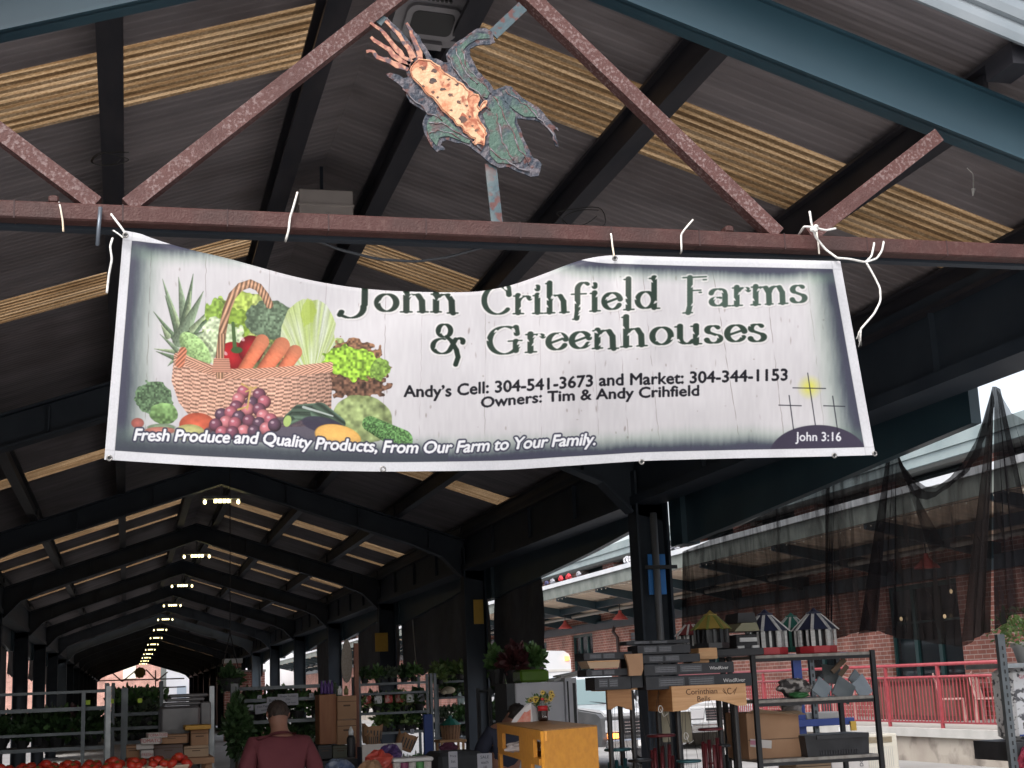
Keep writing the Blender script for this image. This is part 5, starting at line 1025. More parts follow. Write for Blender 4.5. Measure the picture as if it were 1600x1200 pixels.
def pot_plant(loc, r, h, lm, seed, label, n=120, ls=.06, potm=None, potr=.05, poth=.09, group='potted plants on the market racks', cat='plant'):
    t = thing('potted_plant', loc, label, cat, group); X, Y, Z = loc
    MB().lathe((X, Y, Z), [(potr*.75,0),(potr,poth*.85),(potr*1.08,poth*.86),(potr*1.08,poth),(potr*.9,poth)], 12).build('pot', potm or terra, t)
    shifted(leafcloud(int(n*1.5), r, r, h, ls, seed), (X, Y, Z+poth+h*.75)).build('foliage', lm, t); m = MB()
    for k in range(5): a = k*1.3; m.tube([(X, Y, Z+poth*.8), (X+r*.4*math.cos(a), Y+r*.4*math.sin(a), Z+poth+h*.7)], .004, 4)
    m.build('stems', leafs[0], t); return t
def rack(x0, x1, y, dy, zs, ztop, label, mat=galv, pr=.02, name='plant_rack', deck=True, cat='rack', th=.03, thing_y=None):
    t = thing(name, ((x0+x1)/2, y+dy/2, 0), label, cat)
    for xx in (x0, x1):
        for yy in (y, y+dy): MB().bar((xx, yy, 0), (xx, yy, ztop), pr*1.6, pr*1.6).build('post', mat, t)
    for z in zs:
        m = MB(); m.box(x0, x1, y-.012, y+.018, z-th, z); m.box(x0, x1, y+dy-.018, y+dy+.012, z-th, z)
        if deck: m.box(x0+.01, x1-.01, y+.019, y+dy-.019, z-th*.5, z-.004)
        m.build('shelf', mat, t)
    return t
ORD = ['first','second','third','fourth','fifth','sixth','seventh','eighth','ninth','tenth','eleventh','twelfth','thirteenth','fourteenth']
def fill_row(x0, x1, y, z, protos, step, label0, seed, zmax=None):
    rs = random.Random(seed); x = x0+step/2; k = 0; step *= .82
    while x < x1:
        label = label0+', '+ORD[min(k, 13)]+' from left'
        pr = protos[rs.randrange(len(protos))]; copy_thing(pr, (x+rs.uniform(-.02,.02), y+rs.uniform(-.05,.05), z), rs.uniform(0, 6), label, None, rs.uniform(1.0, 1.35)); x += step*rs.uniform(.85, 1.15); k += 1
gal_d = mk('cart_grey', (.10,.115,.125), .45, .4, c2=(.15,.165,.175), ns=7)
# prototypes: first copies stand on the rack behind the second column
yA = 18.6
xA0, xA1 = PY(562, 1100, yA).x, PY(668, 1100, yA).x
zsA = [PY(615, v, yA).z for v in (1066, 1081, 1112, 1143)]; zsA += [.55, .2]
rack(xA0, xA1, yA, .55, zsA, PY(668, 1053, yA).z, 'tall grey plant rack left of the second column, full of green plants', gal_d)
for i, u in enumerate((674, 680)): p = PY(u, 1100, yA); tag(MB().bar((p.x, yA-.02, 0), (p.x, yA-.02, PY(u, 1052, yA).z), .035, .035).build('rack_post', gal_d, None, origin=(p.x, yA, 0)), ['bare grey upright standing between the two plant racks','second bare grey upright beside the blue board'][i], 'post')
P_d = pot_plant((xA0+.1, yA+.2, zsA[0]), .10, .075, leafs[0], 1, 'low dark green plant, leftmost on top shelf of the middle rack', 110, .055, poth=.06)
P_m = pot_plant((xA0+.28, yA+.2, zsA[0]), .11, .085, leafs[1], 2, 'low mid green plant, second on top shelf of the middle rack', 110, .06, poth=.06)
P_b = pot_plant((xA0+.1, yA+.15, zsA[2]), .10, .08, leafs[2], 3, 'bright green potted plant at the left of the third shelf left of the second column', 90, .07, poth=.06)
P_w = pot_plant((xA0+.45, yA+.2, zsA[0]), .10, .08, leafs[5], 4, 'greyish potted plant on the top shelf of the rack left of the second column', 110, .05, poth=.06)
fill_row(xA0+.55, xA1-.02, yA+.2, zsA[0], [P_d, P_m, P_m], .14, 'leafy plant in top row of the middle rack', 1)
fill_row(xA0+.2, xA1-.02, yA+.2, zsA[2]+.0, [P_d, P_m, P_b], .13, 'leafy plant on middle shelf left of the second column', 2)
fill_row(xA0+.25, xA1-.02, yA+.2, zsA[3], [P_b, P_d, P_m], .13, 'leafy plant on lower shelf left of the second column', 3)
fill_row(xA0+.05, xA1-.02, yA+.2, zsA[4], [P_d, P_m], .17, 'leafy plant near the foot of the middle rack', 4)
redb = mk('red_packet', (.52,.07,.06), .6, c2=(.6,.35,.3), ns=18, lo=.52, hi=.58)
for k in range(6): x = xA0+.06+k*.14; tag(MB().bbox(x, x+.10, yA+.08, yA+.16, zsA[1]-.14, zsA[1]-.035, .01).build('seed_packet_box', [redb, white, redb][k%3] if k < 5 else ccol[3], None, origin=(x, yA, zsA[1]-.14)), ['small red','small white','small red'][k%3]+' packet box on the middle rack, '+ORD[k]+' from left', 'box', 'packet boxes on the plant rack')
# blue board
x0, x1, z0, z1 = bx(663, 1116, 677, 1200, 14); tag(MB().bbox(x0, x1, 14, 14.05, 0, z1, .006).build('blue_board', mk('blue_board', (.02,.05,.22), .5, c2=(.03,.07,.27), ns=4), None, origin=(x0, 14, 0)), 'narrow blue board standing upright left of the second column', 'board')
# second rack behind the column
yB = 21.3; xB0, xB1 = PY(684, 1100, yB).x, PY(805, 1100, yB).x; zsB = [PY(740, v, yB).z for v in (1054+8, 1087, 1127, 1150)]+[.3]
rack(xB0, xB1, yB, .55, zsB, zsB[0]+.12, 'grey plant rack passing behind the second column', gal_d)
for i, z in enumerate(zsB[:4]): fill_row(xB0+.02, xB1, yB+.2, z, [P_b, P_m, P_d, P_w], .14, ['leafy plant, top row of rack behind second column','leafy plant, second row of rack behind second column','leafy plant, third row of rack behind second column','leafy plant, bottom row of rack behind second column'][i], 10+i)
for (u, v, sc) in ((795, 1095, 1.3), (786, 1130, 1.3), (798, 1062, 1.1), (715, 1050, 1.2), (683, 1058, 1.2)): p = PY(u, v, 20.9); copy_thing(P_b, (p.x, 20.75, p.z-.1), u, 'bright climbing plant around the rack behind the second column, '+{795:'third from right',786:'second from right',798:'rightmost',715:'beside the column',683:'leftmost'}[u], None, sc)
x0, x1, z0, z1 = bx(690, 1075, 712, 1085, 21); m = MB(); m.ellipsoid(((x0+x1)/2, 21, z0+.06), .10, .07, .055, 12, 8); m.ellipsoid((x0+.03, 20.98, z0+.04), .05, .05, .04, 8, 6); tag(m.build('pale_gourd', mk('gourd_pale', (.6,.52,.38), .7), None, True, origin=(x0, 21, z0)), 'pale rounded gourd shape on the shelf left of the second column', 'gourd')
# ragged bright plants and coleus on the white cabinet
whitep = mk('panel_white', (.56,.57,.62), .5, c2=(.61,.62,.66), ns=3)
yW = 13.6; x0, x1, z0, z1 = bx(806, 1066, 883, 1130, yW); t = thing('white_cabinet', ((x0+x1)/2, yW, 0), 'tall pale grey panel cabinet behind the orange cabinet with a green tub on top', 'cabinet')
MB().bbox(x0, x1, yW, yW+.5, 0, z1, .01).build('panel', whitep, t); xe0, xe1, _a, _b = bx(883, 1062, 902, 1131, yW-.02); m = MB(); m.box(x1+.002, xe1, yW-.02, yW+.45, 0, z1+.03); m.build('door', whitep, t)
m = MB(); m.box(x1+.02, x1+.034, yW-.026, yW-.0205, .4, z1); m.box(xe1-.04, xe1-.012, yW-.026, yW-.0205, .5, z1-.02); m.build('door_gasket', cardk, t)
x00, x11, _z, z1b = bx(792, 1068, 806, 1110, yW+.02); MB().box(x00, x0-.002, yW+.02, yW+.5, 0, z1).build('side_panel', mk('side_grey', (.05,.055,.06), .6), t)
grt = mk_glass('green_tub', (.25,.4,.1), .75, .15, (.12,.24,.03)); xa, xb, za, zb = bx(811, 1046, 856, 1063, yW+.1); t = thing('green_tub', ((xa+xb)/2, yW+.1, z1), 'translucent green tub with yellow contents on the pale cabinet', 'tub')
MB().bbox(xa, xb, yW+.05, yW+.35, z1+.002, zb, .02).build('tub', grt, t); MB().box(xa+.02, xb-.02, yW+.07, yW+.33, z1+.008, z1+.05).build('contents', mk('corn_yellow', (.4,.33,.05), .6), t)
xa, xb, za, zb = bx(858, 1045, 912, 1063, yW+.3); m = MB(); m.bar((xa, yW+.2, z1+.02), (xb, yW+.25, z1+.07), .2, .02); m.bar((xa+.05, yW+.2, z1+.05), (xb+.02, yW+.3, z1+.095), .15, .015); m.bar((xa-.05, yW+.1, z1+.01), (xa+.12, yW+.2, z1+.03), .1, .02); tag(m.build('tray_stack', lipm, None, origin=(xa, yW+.2, z1)), 'stack of thin white trays lying on top of the pale cabinet', 'tray')
def bush(u0, v0, u1, v1, Y, lm, name, label, seed, n, ls, group=None, cat='plant', potm=None):
    x0, x1, z0, z1 = bx(u0, v0, u1, v1, Y); t = thing(name, ((x0+x1)/2, Y, z0), label, cat, group)
    shifted(leafcloud(n, (x1-x0)/2, (x1-x0)/2, (z1-z0)/2, ls, seed), ((x0+x1)/2, Y, (z0+z1)/2)).build('foliage', lm, t); return t, x0, x1, z0, z1
for (a, lm, lab, sd) in (((780,1012,825,1052), leafs[3], 'dark wine red leafy plant above the racks right of the second column', 1), ((816,1013,850,1047), leafs[1], 'green and orange tipped leafy plant beside the wine red one', 2), ((764,1018,788,1050), leafs[1], 'ragged green plant between the second column and the wine red plant', 3)):
    t, x0, x1, z0, z1 = bush(*a, 14.3+.1*sd, lm, 'leafy_plant', lab, sd, 420, .09); MB().lathe(((x0+x1)/2, 14.3+.1*sd, z0-.14), [(.07,0),(.10,.14),(.11,.14),(.11,.17)], 12).build('pot', terra, t); MB().tube([((x0+x1)/2, 14.3+.1*sd, z0-.02), ((x0+x1)/2, 14.3+.1*sd, (z0+z1)/2)], .008, 5).build('stems', leafs[0], t)
xs0, xs1 = PY(764, 1050, 14.2).x, PY(852, 1050, 14.2).x; zsh = bx(764, 1050, 852, 1052, 14.4)[2]-.15
rack(xs0, xs1, 14.2, .5, [zsh, .9, .4], zsh+.02, 'dark plant bench holding the wine red and green plants', cardk, name='plant_bench')
# left side carts
yL = 12.4; xL0, xL1 = PY(-40, 1130, yL).x, PY(166, 1130, yL).x; zl = [PY(90, v, yL).z for v in (1106, 1168)]
t = rack(xL0, xL1, yL, .6, zl, PY(167, 1067, yL).z, 'wide grey plant cart at the lower left behind the tomatoes', gal_d)
m = MB(); [m.box(xL0, xL1, yL-.01, yL+.015, z, z+.022) for z in (PY(80, 1085, yL).z, PY(80, 1150, yL).z)]; m.build('guard_rail', gal_d, t)
P, Q = PY(131, 1080, yL-.1), PY(128, 1200, yL-.1); tag(MB().bar((P.x, yL-.12, 0), (P.x, yL-.12, P.z), .03, .03).build('rack_post', gal_d, None, origin=(P.x, yL-.1, 0)), 'slim grey upright in front of the wide cart at the lower left', 'post')
for i, (u, c_) in enumerate(((170, 'pale grey upright just right of the wide left cart'), (331, 'pale grey upright between the box stack and the climbing plant'))):
    P = PY(u, 1072, yL-.3); tag(MB().bar((P.x, yL-.3, 0), (P.x, yL-.3, P.z), .038, .038).build('rack_post', galv, None, origin=(P.x, yL-.3, 0)), c_, 'post')
P = PY(195, 1075, yL+.5); tag(MB().bar((P.x, yL+.5, 0), (P.x, yL+.5, P.z), .055, .055).build('rack_post', gal_d, None, origin=(P.x, yL+.5, 0)), 'thick dark upright left of the grey wrapped stack', 'post')
fill_row(xL0+.1, xL1-.05, yL+.3, zl[0]-.29, [P_d, P_d, P_m], .17, 'dark leafy plant on the upper shelf of the wide left cart', 21)
fill_row(xL0+.1, xL1-.05, yL+.3, zl[1], [P_d, P_d, P_m], .17, 'dark leafy plant on the lower shelf of the wide left cart', 22)
for (a, sd, lm, lab) in (((20,1108,75,1160),1,leafs[0],'dark bushy plant at the left of the wide cart'),((66,1106,104,1160),2,leafs[5],'grey green bushy plant in the middle of the wide cart'),((98,1108,130,1155),3,leafs[3],'dark purple plant at the right of the wide cart')):
    bush(*a, yL+.35, lm, 'leafy_plant', lab, sd+10, 260, .06)
yM = 15; xM0, xM1 = PY(176, 1130, yM).x, PY(252, 1130, yM).x; zm = [PY(215, v, yM).z for v in (1113, 1135, 1157)]
rack(xM0, xM1, yM, .5, zm, PY(200, 1066, yM).z, 'small plant rack behind the thick dark upright', gal_d)
for i, z in enumerate(zm): fill_row(xM0+.02, xM1, yM+.2, z-.0, [P_m, P_d, P_w], .12, ['potted plant on the top shelf behind the thick dark upright','potted plant on the middle shelf behind the thick dark upright','potted plant on the bottom shelf behind the thick dark upright'][i], 40+i)
lime = mk('lime_tag', (.45,.62,.05), .6)
for i, (u, v) in enumerate(((137,1098),(174,1096),(218,1095))): x0, x1, z0, z1 = bx(u-3, v-4, u+4, v+3, 12.3); tag(MB().box(x0, x1, 12.29, 12.3, z0, z1).build('price_card', lime, None, origin=(x0, 12.3, z0)), ['leftmost lime green card on the cart rail','middle lime green card between the two pale uprights','right lime green card above the small plant rack'][i], 'card')
# boxes
def carton(u0, v0, u1, v1, Y, dep, mat, name, label, cat='box', rz=0, flap=True, text=None, tm=None, group=None):
    x0, x1, z0, z1 = bx(u0, v0, u1, v1, Y); cx = (x0+x1)/2; t = thing(name, (cx, Y, z0), label, cat, group)
    MB().bbox(x0, x1, Y, Y+dep, z0, z1, .004).build('body', mat, t)
    if flap: MB().box(x0+.003, x1-.003, Y-.0035, Y-.0005, (z0+z1)/2-.001+.25*(z1-z0), (z0+z1)/2+.004+.25*(z1-z0)).box(cx-.03, cx+.03, Y-.0025, Y-.0004, z0+(z1-z0)*.55, z0+(z1-z0)*.62).build('seam', mk('box_seam', (.10,.06,.04), .8), t)
    if text: words(text, text_size(text, (x1-x0)*.82, (z1-z0)*.62), tm, t, frontal(cx, Y-.006, z0+(z1-z0)*.3))
    t.rotation_euler.z = rz; return t
def text_size(s, w, h): return min(w/(len(s)*.52), h/.72)
greyw = mk('wrap_grey', (.085,.082,.088), .35, c2=(.13,.125,.13), ns=5, bump=.5, bs=9, spec=.6)
x0, x1, z0, z1 = bx(250, 1103, 313, 1146, 11.9); t = thing('wrapped_stack', ((x0+x1)/2, 11.9, 0), 'tall grey plastic wrapped stack behind the cardboard boxes', 'stack')
MB().bbox(x0, x1, 11.9, 12.5, .9, z1, .02).build('wrapped_block', greyw, t); xa, xb, za, zb = bx(256, 1084, 328, 1103, 11.95)
m = MB()
for k in range(3): m.bbox(xa+.02*k, xb-.07+.03*k, 11.95, 12.5, z1+.003+k*(zb-z1)/3, z1+(k+1)*(zb-z1)/3, .01)
m.build('top_trays', greyw, t); xa, xb, za, zb = bx(313, 1086, 330, 1138, 11.93); MB().bbox(x1+.003, xb, 11.96, 12.5, za, zb-.05, .01).build('side_block', greyw, t)
carton(289, 1133, 330, 1140, 11.5, .4, mk('yellow_board', (.50,.27,.04), .6), 'yellow_board', 'narrow orange-yellow board on top of the right cardboard boxes', 'board', flap=False)
carton(298, 1140, 326, 1165, 11.6, .3, cardb, 'cardboard_box', 'brown cardboard box under the orange-yellow board'); carton(287, 1165, 326, 1184, 11.55, .35, cardb2, 'cardboard_box', 'pale cardboard box at the bottom right beside the tomatoes')
carton(240, 1163, 286, 1186, 11.5, .35, mk('box_taupe', (.16,.12,.11), .8), 'cardboard_box', 'grey-brown carton behind the row of tomatoes'); carton(244, 1148, 292, 1162, 11.45, .3, cardb, 'cardboard_box', 'flat brown carton on the grey-brown one', rz=R(-6))
pinkt = mk('print_red', (.45,.12,.12), .7); wbox = mk('box_white', (.55,.52,.50), .7)
carton(231, 1145, 262, 1153, 11.4, .3, wbox, 'flat_box', 'topmost white and red printed flat box on the stack', rz=R(2), flap=False, text='TOMATOES', tm=pinkt); carton(220, 1153, 250, 1163, 11.35, .3, wbox, 'flat_box', 'tilted white and red printed flat box below the topmost one', rz=R(-9), flap=False, text='TOMATO', tm=pinkt)
carton(213, 1163, 240, 1171, 11.4, .3, wbox, 'flat_box', 'third white flat box from the top of the stack', flap=False); carton(220, 1172, 240, 1185, 11.4, .3, wbox, 'flat_box', 'lowest white box of the stack beside the grey-brown carton', flap=False, text='FRESH', tm=pinkt)
carton(197, 1165, 218, 1184, 11.5, .3, cardb, 'cardboard_box', 'small brown open carton at the left end of the box pile')
xt0, xt1 = PY(195, 1180, 11.3).x, PY(335, 1180, 11.3).x; zt = bx(220, 1150, 250, 1186, 11.4)[2]; t = thing('table', ((xt0+xt1)/2, 11.6, 0), 'plain wooden table under the cardboard box pile', 'table'); MB().box(xt0, xt1, 11.3, 12.0, zt-.05, zt-.006).build('tabletop', cardb, t)
for sx in (xt0+.04, xt1-.04):
    for sy in (11.36, 11.9): MB().box(sx-.025, sx+.025, sy-.025, sy+.025, 0, zt-.05).build('leg', cardb, t)
# tomatoes
yT = 10.6; zT = PY(160, 1194, yT).z-.045; xT0, xT1 = PY(-60, 1190, yT).x, PY(324, 1190, yT).x
t = thing('table', ((xT0+xT1)/2, yT+.2, 0), 'long white topped stall table under the tomatoes', 'table'); MB().bbox(xT0-.05, xT1+.03, yT-.15, yT+.75, zT-.10, zT-.055, .006).build('tabletop', white, t)
for sx in (xT0, xT1-.03):
    for sy in (yT-.1, yT+.7): MB().box(sx-.02, sx+.02, sy-.02, sy+.02, 0, zT-.10).build('leg', gal_d, t)
bask = mk('basket_wood', (.45,.33,.24), .7, c2=(.55,.43,.33), ns=8, stretch=(1,1,10)); rs = random.Random(9)
def tomato(loc, label):
    t = thing('tomato', loc, label, 'tomato', 'red tomatoes heaped along the stall'); m = MB(); X, Y, Z = loc
    n = 16; prof = []
    for i in range(1, 10): a = PI*i/10; prof.append((math.sin(a)**.85, -math.cos(a)*.80))
    V = [(X+r*.037*(1+.05*math.cos(5*2*PI*k/n))*math.cos(2*PI*k/n), Y+r*.037*(1+.05*math.cos(5*2*PI*k/n))*math.sin(2*PI*k/n), Z+.030+z*.037) for (r, z) in prof for k in range(n)]; L = 9
    V += [(X, Y, Z+.0015), (X, Y, Z+.055)]; F = [(i*n+k, i*n+(k+1)%n, (i+1)*n+(k+1)%n, (i+1)*n+k) for i in range(L-1) for k in range(n)]+[(L*n, (k+1)%n, k) for k in range(n)]+[(L*n+1, (L-1)*n+k, (L-1)*n+(k+1)%n) for k in range(n)]
    m.add(V, F).build('fruit', tomato_m, t, True); m = MB()
    for k in range(5): a = k*2*PI/5; m.add([(X, Y, Z+.057), (X+.008*math.cos(a+.5), Y+.008*math.sin(a+.5), Z+.060), (X+.022*math.cos(a), Y+.022*math.sin(a), Z+.058), (X+.008*math.cos(a-.5), Y+.008*math.sin(a-.5), Z+.060)], [(0,1,2,3)])
    m.build('calyx', calyx, t); return t
tom0 = tomato((xT0+.06, yT+.02, zT+.0), 'red tomato in the heap along the lower left stall'); lab = 'red tomato in the heap along the lower left stall'
b0 = None; x = xT0+.09; k = 0
while x < xT1-.05:
    if b0 is None:
        b0 = thing('fruit_basket', (x, yT+.05, zT-.054), 'small wooden basket under the row of red tomatoes', 'basket', 'wooden baskets of tomatoes')
        m = MB(); V = []
        for z_, h_ in ((zT-.054, .055), (zT+.012, .068)): V += [(x-h_, yT+.05-h_, z_), (x+h_, yT+.05-h_, z_), (x+h_, yT+.05+h_, z_), (x-h_, yT+.05+h_, z_)]
        m.add(V, [(0,1,2,3),(0,1,5,4),(1,2,6,5),(2,3,7,6),(3,0,4,7)]); m.build('basket', bask, b0); m = MB()
        for (a, b_) in (((-1,-1),(1,-1)),((1,-1),(1,1)),((1,1),(-1,1)),((-1,1),(-1,-1))): m.bar((x+a[0]*.068, yT+.05+a[1]*.068, zT+.008), (x+b_[0]*.068, yT+.05+b_[1]*.068, zT+.008), .006, .014)
        m.build('rim', bask, b0)
    else: copy_thing(b0, (x, yT+.05, zT-.054), 0)
    copy_thing(b0, (x+.02, yT+.30, zT-.054), 0)
    for (dx, dy, dz) in ((-.033,0,-.005),(.036,.005,-.005),(.0,.05,.018 if k%3 else .03),(-.02,.26,.012),(.045,.27,.008)):
        c = copy_thing(tom0, (x+dx+rs.uniform(-.006,.006), yT+dy+rs.uniform(-.01,.01), zT+dz+rs.uniform(-.004,.006)), rs.uniform(0,6), lab, None, rs.uniform(.92,1.1)); c.rotation_euler = (rs.uniform(-.5,.5), rs.uniform(-.5,.5), rs.uniform(0,6))
    x += .148; k += 1
# ---------------------------------------------------------------- centre, behind the person
yC = 13.4; xC0, xC1 = PY(372, 1130, yC).x, PY(516, 1130, yC).x; zc_ = [PY(445, v, yC).z for v in (1071, 1090, 1124, 1172)]
rack(xC0, xC1, yC, .5, zc_, PY(372, 1068, yC).z, 'grey wire plant rack with paper notes behind the man in maroon', gal_d)
fill_row(xC0+.05, xC1, yC+.25, zc_[2], [P_d, P_m], .14, 'dark potted plant on the rack behind the man in maroon', 50); fill_row(xC0+.05, xC1, yC+.25, zc_[3], [P_d, P_m, P_w], .14, 'dark potted plant on the lowest visible shelf behind the man in maroon', 51)
for k in range(5): x = xC0+.08+k*.12; tag(MB().lathe((x, yC+.25, zc_[2]+.22 if False else zc_[1]-.0+.001), [(.03,0),(.03,.06),(.012,.08),(.012,.09)], 10).build('jar', mk('jar_glass', (.20,.17,.13), .2), None, True, origin=(x, yC+.25, zc_[1])), 'small dull jar on the upper shelf behind the man in maroon', 'jar', 'jars on the rack')
inkm = mk('ink', (.06,.06,.08), .7); paper = mk('paper', (.42,.43,.48), .8)
def note(u0, v0, u1, v1, Y, lines, label, rz=0):
    x0, x1, z0, z1 = bx(u0, v0, u1, v1, Y); t = thing('paper_note', ((x0+x1)/2, Y, z0), label, 'note'); MB().box(x0, x1, Y-.001, Y+.001, z0, z1).build('sheet', paper, t)
    h = (z1-z0)/(len(lines)+.6)
    for i, s in enumerate(lines): words(s, min(h*.85, (x1-x0)*.88/(len(s)*.5)), inkm, t, frontal((x0+x1)/2, Y-.0025, z1-h*(i+1)))
    t.rotation_euler.y = rz
note(434, 1084, 466, 1102, yC-.05, ['Grape Tomato', '2 for', 'Please ask here'], 'largest white handwritten note just above the head of the man in maroon'); note(399, 1099, 430, 1114, yC-.05, ['Hot Pepper', 'mixed'], 'tilted white note left of the head of the man in maroon', R(-6)); note(417, 1089, 434, 1101, yC-.045, ['Basil'], 'grey note tucked between the two larger notes')
note(386, 1101, 396, 1110, yC-.05, ['4'], 'small square note left of the tilted one'); note(402, 1086, 409, 1092, yC-.05, ['3'], 'tiny card above the tilted note'); note(483, 1083, 490, 1090, yC-.05, ['5'], 'tiny card on the rail left of the cardboard stack'); note(641, 1139, 647, 1147, yA-.03, ['2'], 'tiny white card on the lower shelf rail left of the blue board')
# dark climbing plant and post
t, x0, x1, z0, z1 = bush(338, 1088, 402, 1185, 12.3, leafs[0], 'tall_plant', 'tall dark feathery plant left of the man in maroon', 77, 1500, .055); MB().lathe(((x0+x1)/2, 12.3, 0), [(.13,0),(.17,.3),(.18,.3),(.18,.34)], 14).build('pot', terra, t); MB().tube([((x0+x1)/2, 12.3, .3), ((x0+x1)/2, 12.3, z1-.2)], .014, 6).build('trunk', mk('stem_brown', (.06,.04,.025), .8), t)
P = PY(366, 1068, 12.6); tag(MB().bar((P.x, 12.6, 0), (P.x, 12.6, P.z), .062, .062).build('grey_post', mk('post_grey', (.15,.16,.17), .5), None, origin=(P.x, 12.6, 0)), 'grey square post behind the tall dark feathery plant', 'post')
t, x0, x1, z0, z1 = bush(343, 1044, 376, 1076, 12.9, leafs[0], 'hanging_plant', 'hanging plant with reddish leaves at the top of the grey post', 78, 330, .07); MB().lathe(((x0+x1)/2, 12.9, z0-.02), [(.06,0),(.10,.1),(.11,.11)], 12).build('pot', terra, t); m = MB(); [m.tube([((x0+x1)/2+sx, 12.9, z0+.08), ((x0+x1)/2, 12.9, z1+.3)], .004, 4) for sx in (-.09,.09)]; m.tube([((x0+x1)/2, 12.9, z1+.3), ((x0+x1)/2, 12.9, 4.0)], .004, 4); m.build('hanger', wm, t)
# cardboard stack, bottles, ironing-board shaped panel
yS = 13.0
carton(499, 1085, 526, 1163, yS, .3, mk('wood_panel_rust', (.26,.10,.045), .6, c2=(.34,.15,.07), ns=3, stretch=(8,1,1)), 'wooden_crate', 'upright rust brown wooden crate right of the man in maroon', 'crate', flap=False)
carton(527, 1087, 557, 1124, yS-.05, .3, cardb, 'cardboard_box', 'upper brown cardboard box right of the rust brown crate'); carton(527, 1125, 557, 1163, yS-.05, .3, cardb, 'cardboard_box', 'lower brown cardboard box right of the rust brown crate'); carton(520, 1165, 545, 1184, yS-.05, .3, mk('box_green_grey', (.12,.13,.10), .7), 'box', 'dull green-grey box under the brown cardboard boxes'); carton(497, 1164, 519, 1186, yS-.03, .3, cardk, 'box', 'dark box under the rust brown crate')
x0, x1, z0, z1 = bx(495, 1185, 560, 1190, yS); t = thing('table', ((x0+x1)/2, yS+.1, 0), 'dark table carrying the crate and cardboard boxes', 'table'); MB().box(x0, x1, yS-.1, yS+.4, z0-.02, z1-.012).build('tabletop', cardk, t)
for sx in (x0+.03, x1-.03): MB().box(sx-.02, sx+.02, yS, yS+.3, 0, z0-.02).build('leg', cardk, t)
purp = mk('purple_label', (.09,.035,.20), .4)
for k in range(4): p = PY(503+k*5.2, 1084, yS+.1); tag(MB().lathe((p.x, yS+.1, p.z), [(.013,0),(.014,.008),(.014,.085),(.006,.10),(.007,.115)], 10).build('bottle', purp, None, True, origin=(p.x, yS+.1, p.z)), 'small purple labelled bottle on top of the rust brown crate', 'bottle', 'purple bottles on the crate')
for k in range(2): p = PY(531+k*10, 1086, yS+.1); tag(MB().lathe((p.x, yS+.1, p.z), [(.020,0),(.021,.03),(.021,.05),(.010,.06),(.011,.08)], 10).build('bottle', [white, mk('bottle_olive', (.2,.18,.08), .4)][k], None, True, origin=(p.x, yS+.1, p.z)), ['white topped jar on the upper brown cardboard box','olive jar on the upper brown cardboard box'][k], 'jar')
P = [PY(542+8.5*math.cos(a)*(1-.12*math.sin(a)), 1033-34*math.sin(a), yS+.5) for a in [2*PI*k/28 for k in range(28)]]; MBo = MB().prism([(p.x, p.z) for p in P], 'Y', yS+.5, yS+.53); tag(MBo.build('oval_board', mk('board_beige', (.30,.26,.22), .7, c2=(.35,.31,.27), ns=60, lo=.45, hi=.55), None, origin=P[0]), 'tall pale oval board standing above the cardboard boxes', 'board')
p0, p1 = PY(556, 1005, yS+.45), PY(557, 1200, yS+.45); tag(MB().bar((p1.x, yS+.45, 0), (p0.x, yS+.45, p0.z), .055, .04).build('wooden_post', mk('post_brick', (.30,.13,.09), .7, c2=(.22,.10,.07), ns=5), None, origin=(p1.x, yS, 0)), 'reddish wooden post right of the pale oval board', 'post')
p = PY(549, 1183, 12.2); t = thing('dark_bottle', (p.x, 12.2, p.z), 'black bottle with clear cap in front of the cardboard boxes', 'bottle'); MB().lathe((p.x, 12.2, p.z), [(.034,0),(.036,.01),(.036,.15),(.028,.165),(.02,.175)], 14).build('body', blackpl, t, True); MB().lathe((p.x, 12.2, p.z+.176), [(.02,0),(.022,.03),(.006,.07)], 12).build('cap', mk('cap_clear', (.6,.62,.64), .2), t, True)
bagm = mk('paper_bag', (.30,.17,.09), .85, c2=(.36,.21,.12), ns=6, bump=.3, bs=25)
def bag(u0, v0, u1, v1, Y, rz, label, mat=bagm, name='paper_bag'):
    x0, x1, z0, z1 = bx(u0, v0, u1, v1, Y); cx = (x0+x1)/2; w = (x1-x0)/2; t = thing(name, (cx, Y, z0), label, 'bag'); m = MB(); rs = random.Random(int(u0)); n = 12
    V = []; top = []
    for lv, (k, wx) in enumerate(((0,.85),(.3,.95),(.7,1),(1,1.05))):
        for j in range(n): a = 2*PI*j/n; sx, sy = math.cos(a), math.sin(a); ex = 1/max(abs(sx), abs(sy)); V.append((cx+sx*min(ex,1.25)*w*wx*.85, Y+sy*min(ex,1.25)*.09*wx, z0+(z1-z0)*k+(rs.uniform(-.03,.02) if lv == 3 else 0)))
    F = [tuple(range(n-1,-1,-1))]+[(l*n+j, l*n+(j+1)%n, (l+1)*n+(j+1)%n, (l+1)*n+j) for l in range(3) for j in range(n)]; m.add(V, F); m.build('body', mat, t)
    m = MB(); [m.box(cx-w*.6+w*.3*k, cx-w*.5+w*.3*k, Y-.1, Y-.094, z0+(z1-z0)*.15, z0+(z1-z0)*.75) for k in range(5)]; m.build('slots', cardk, t); t.rotation_euler.y = rz
bag(563, 1134, 597, 1162, 12.5, R(4), 'open brown paper bag standing left of the tilted one'); bag(570, 1146, 590, 1164, 12.3, 0, 'small ribbed brown paper bag in front of the open bag'); bag(613, 1146, 645, 1172, 12.5, R(22), 'tilted brown paper bag in front of the plant rack')
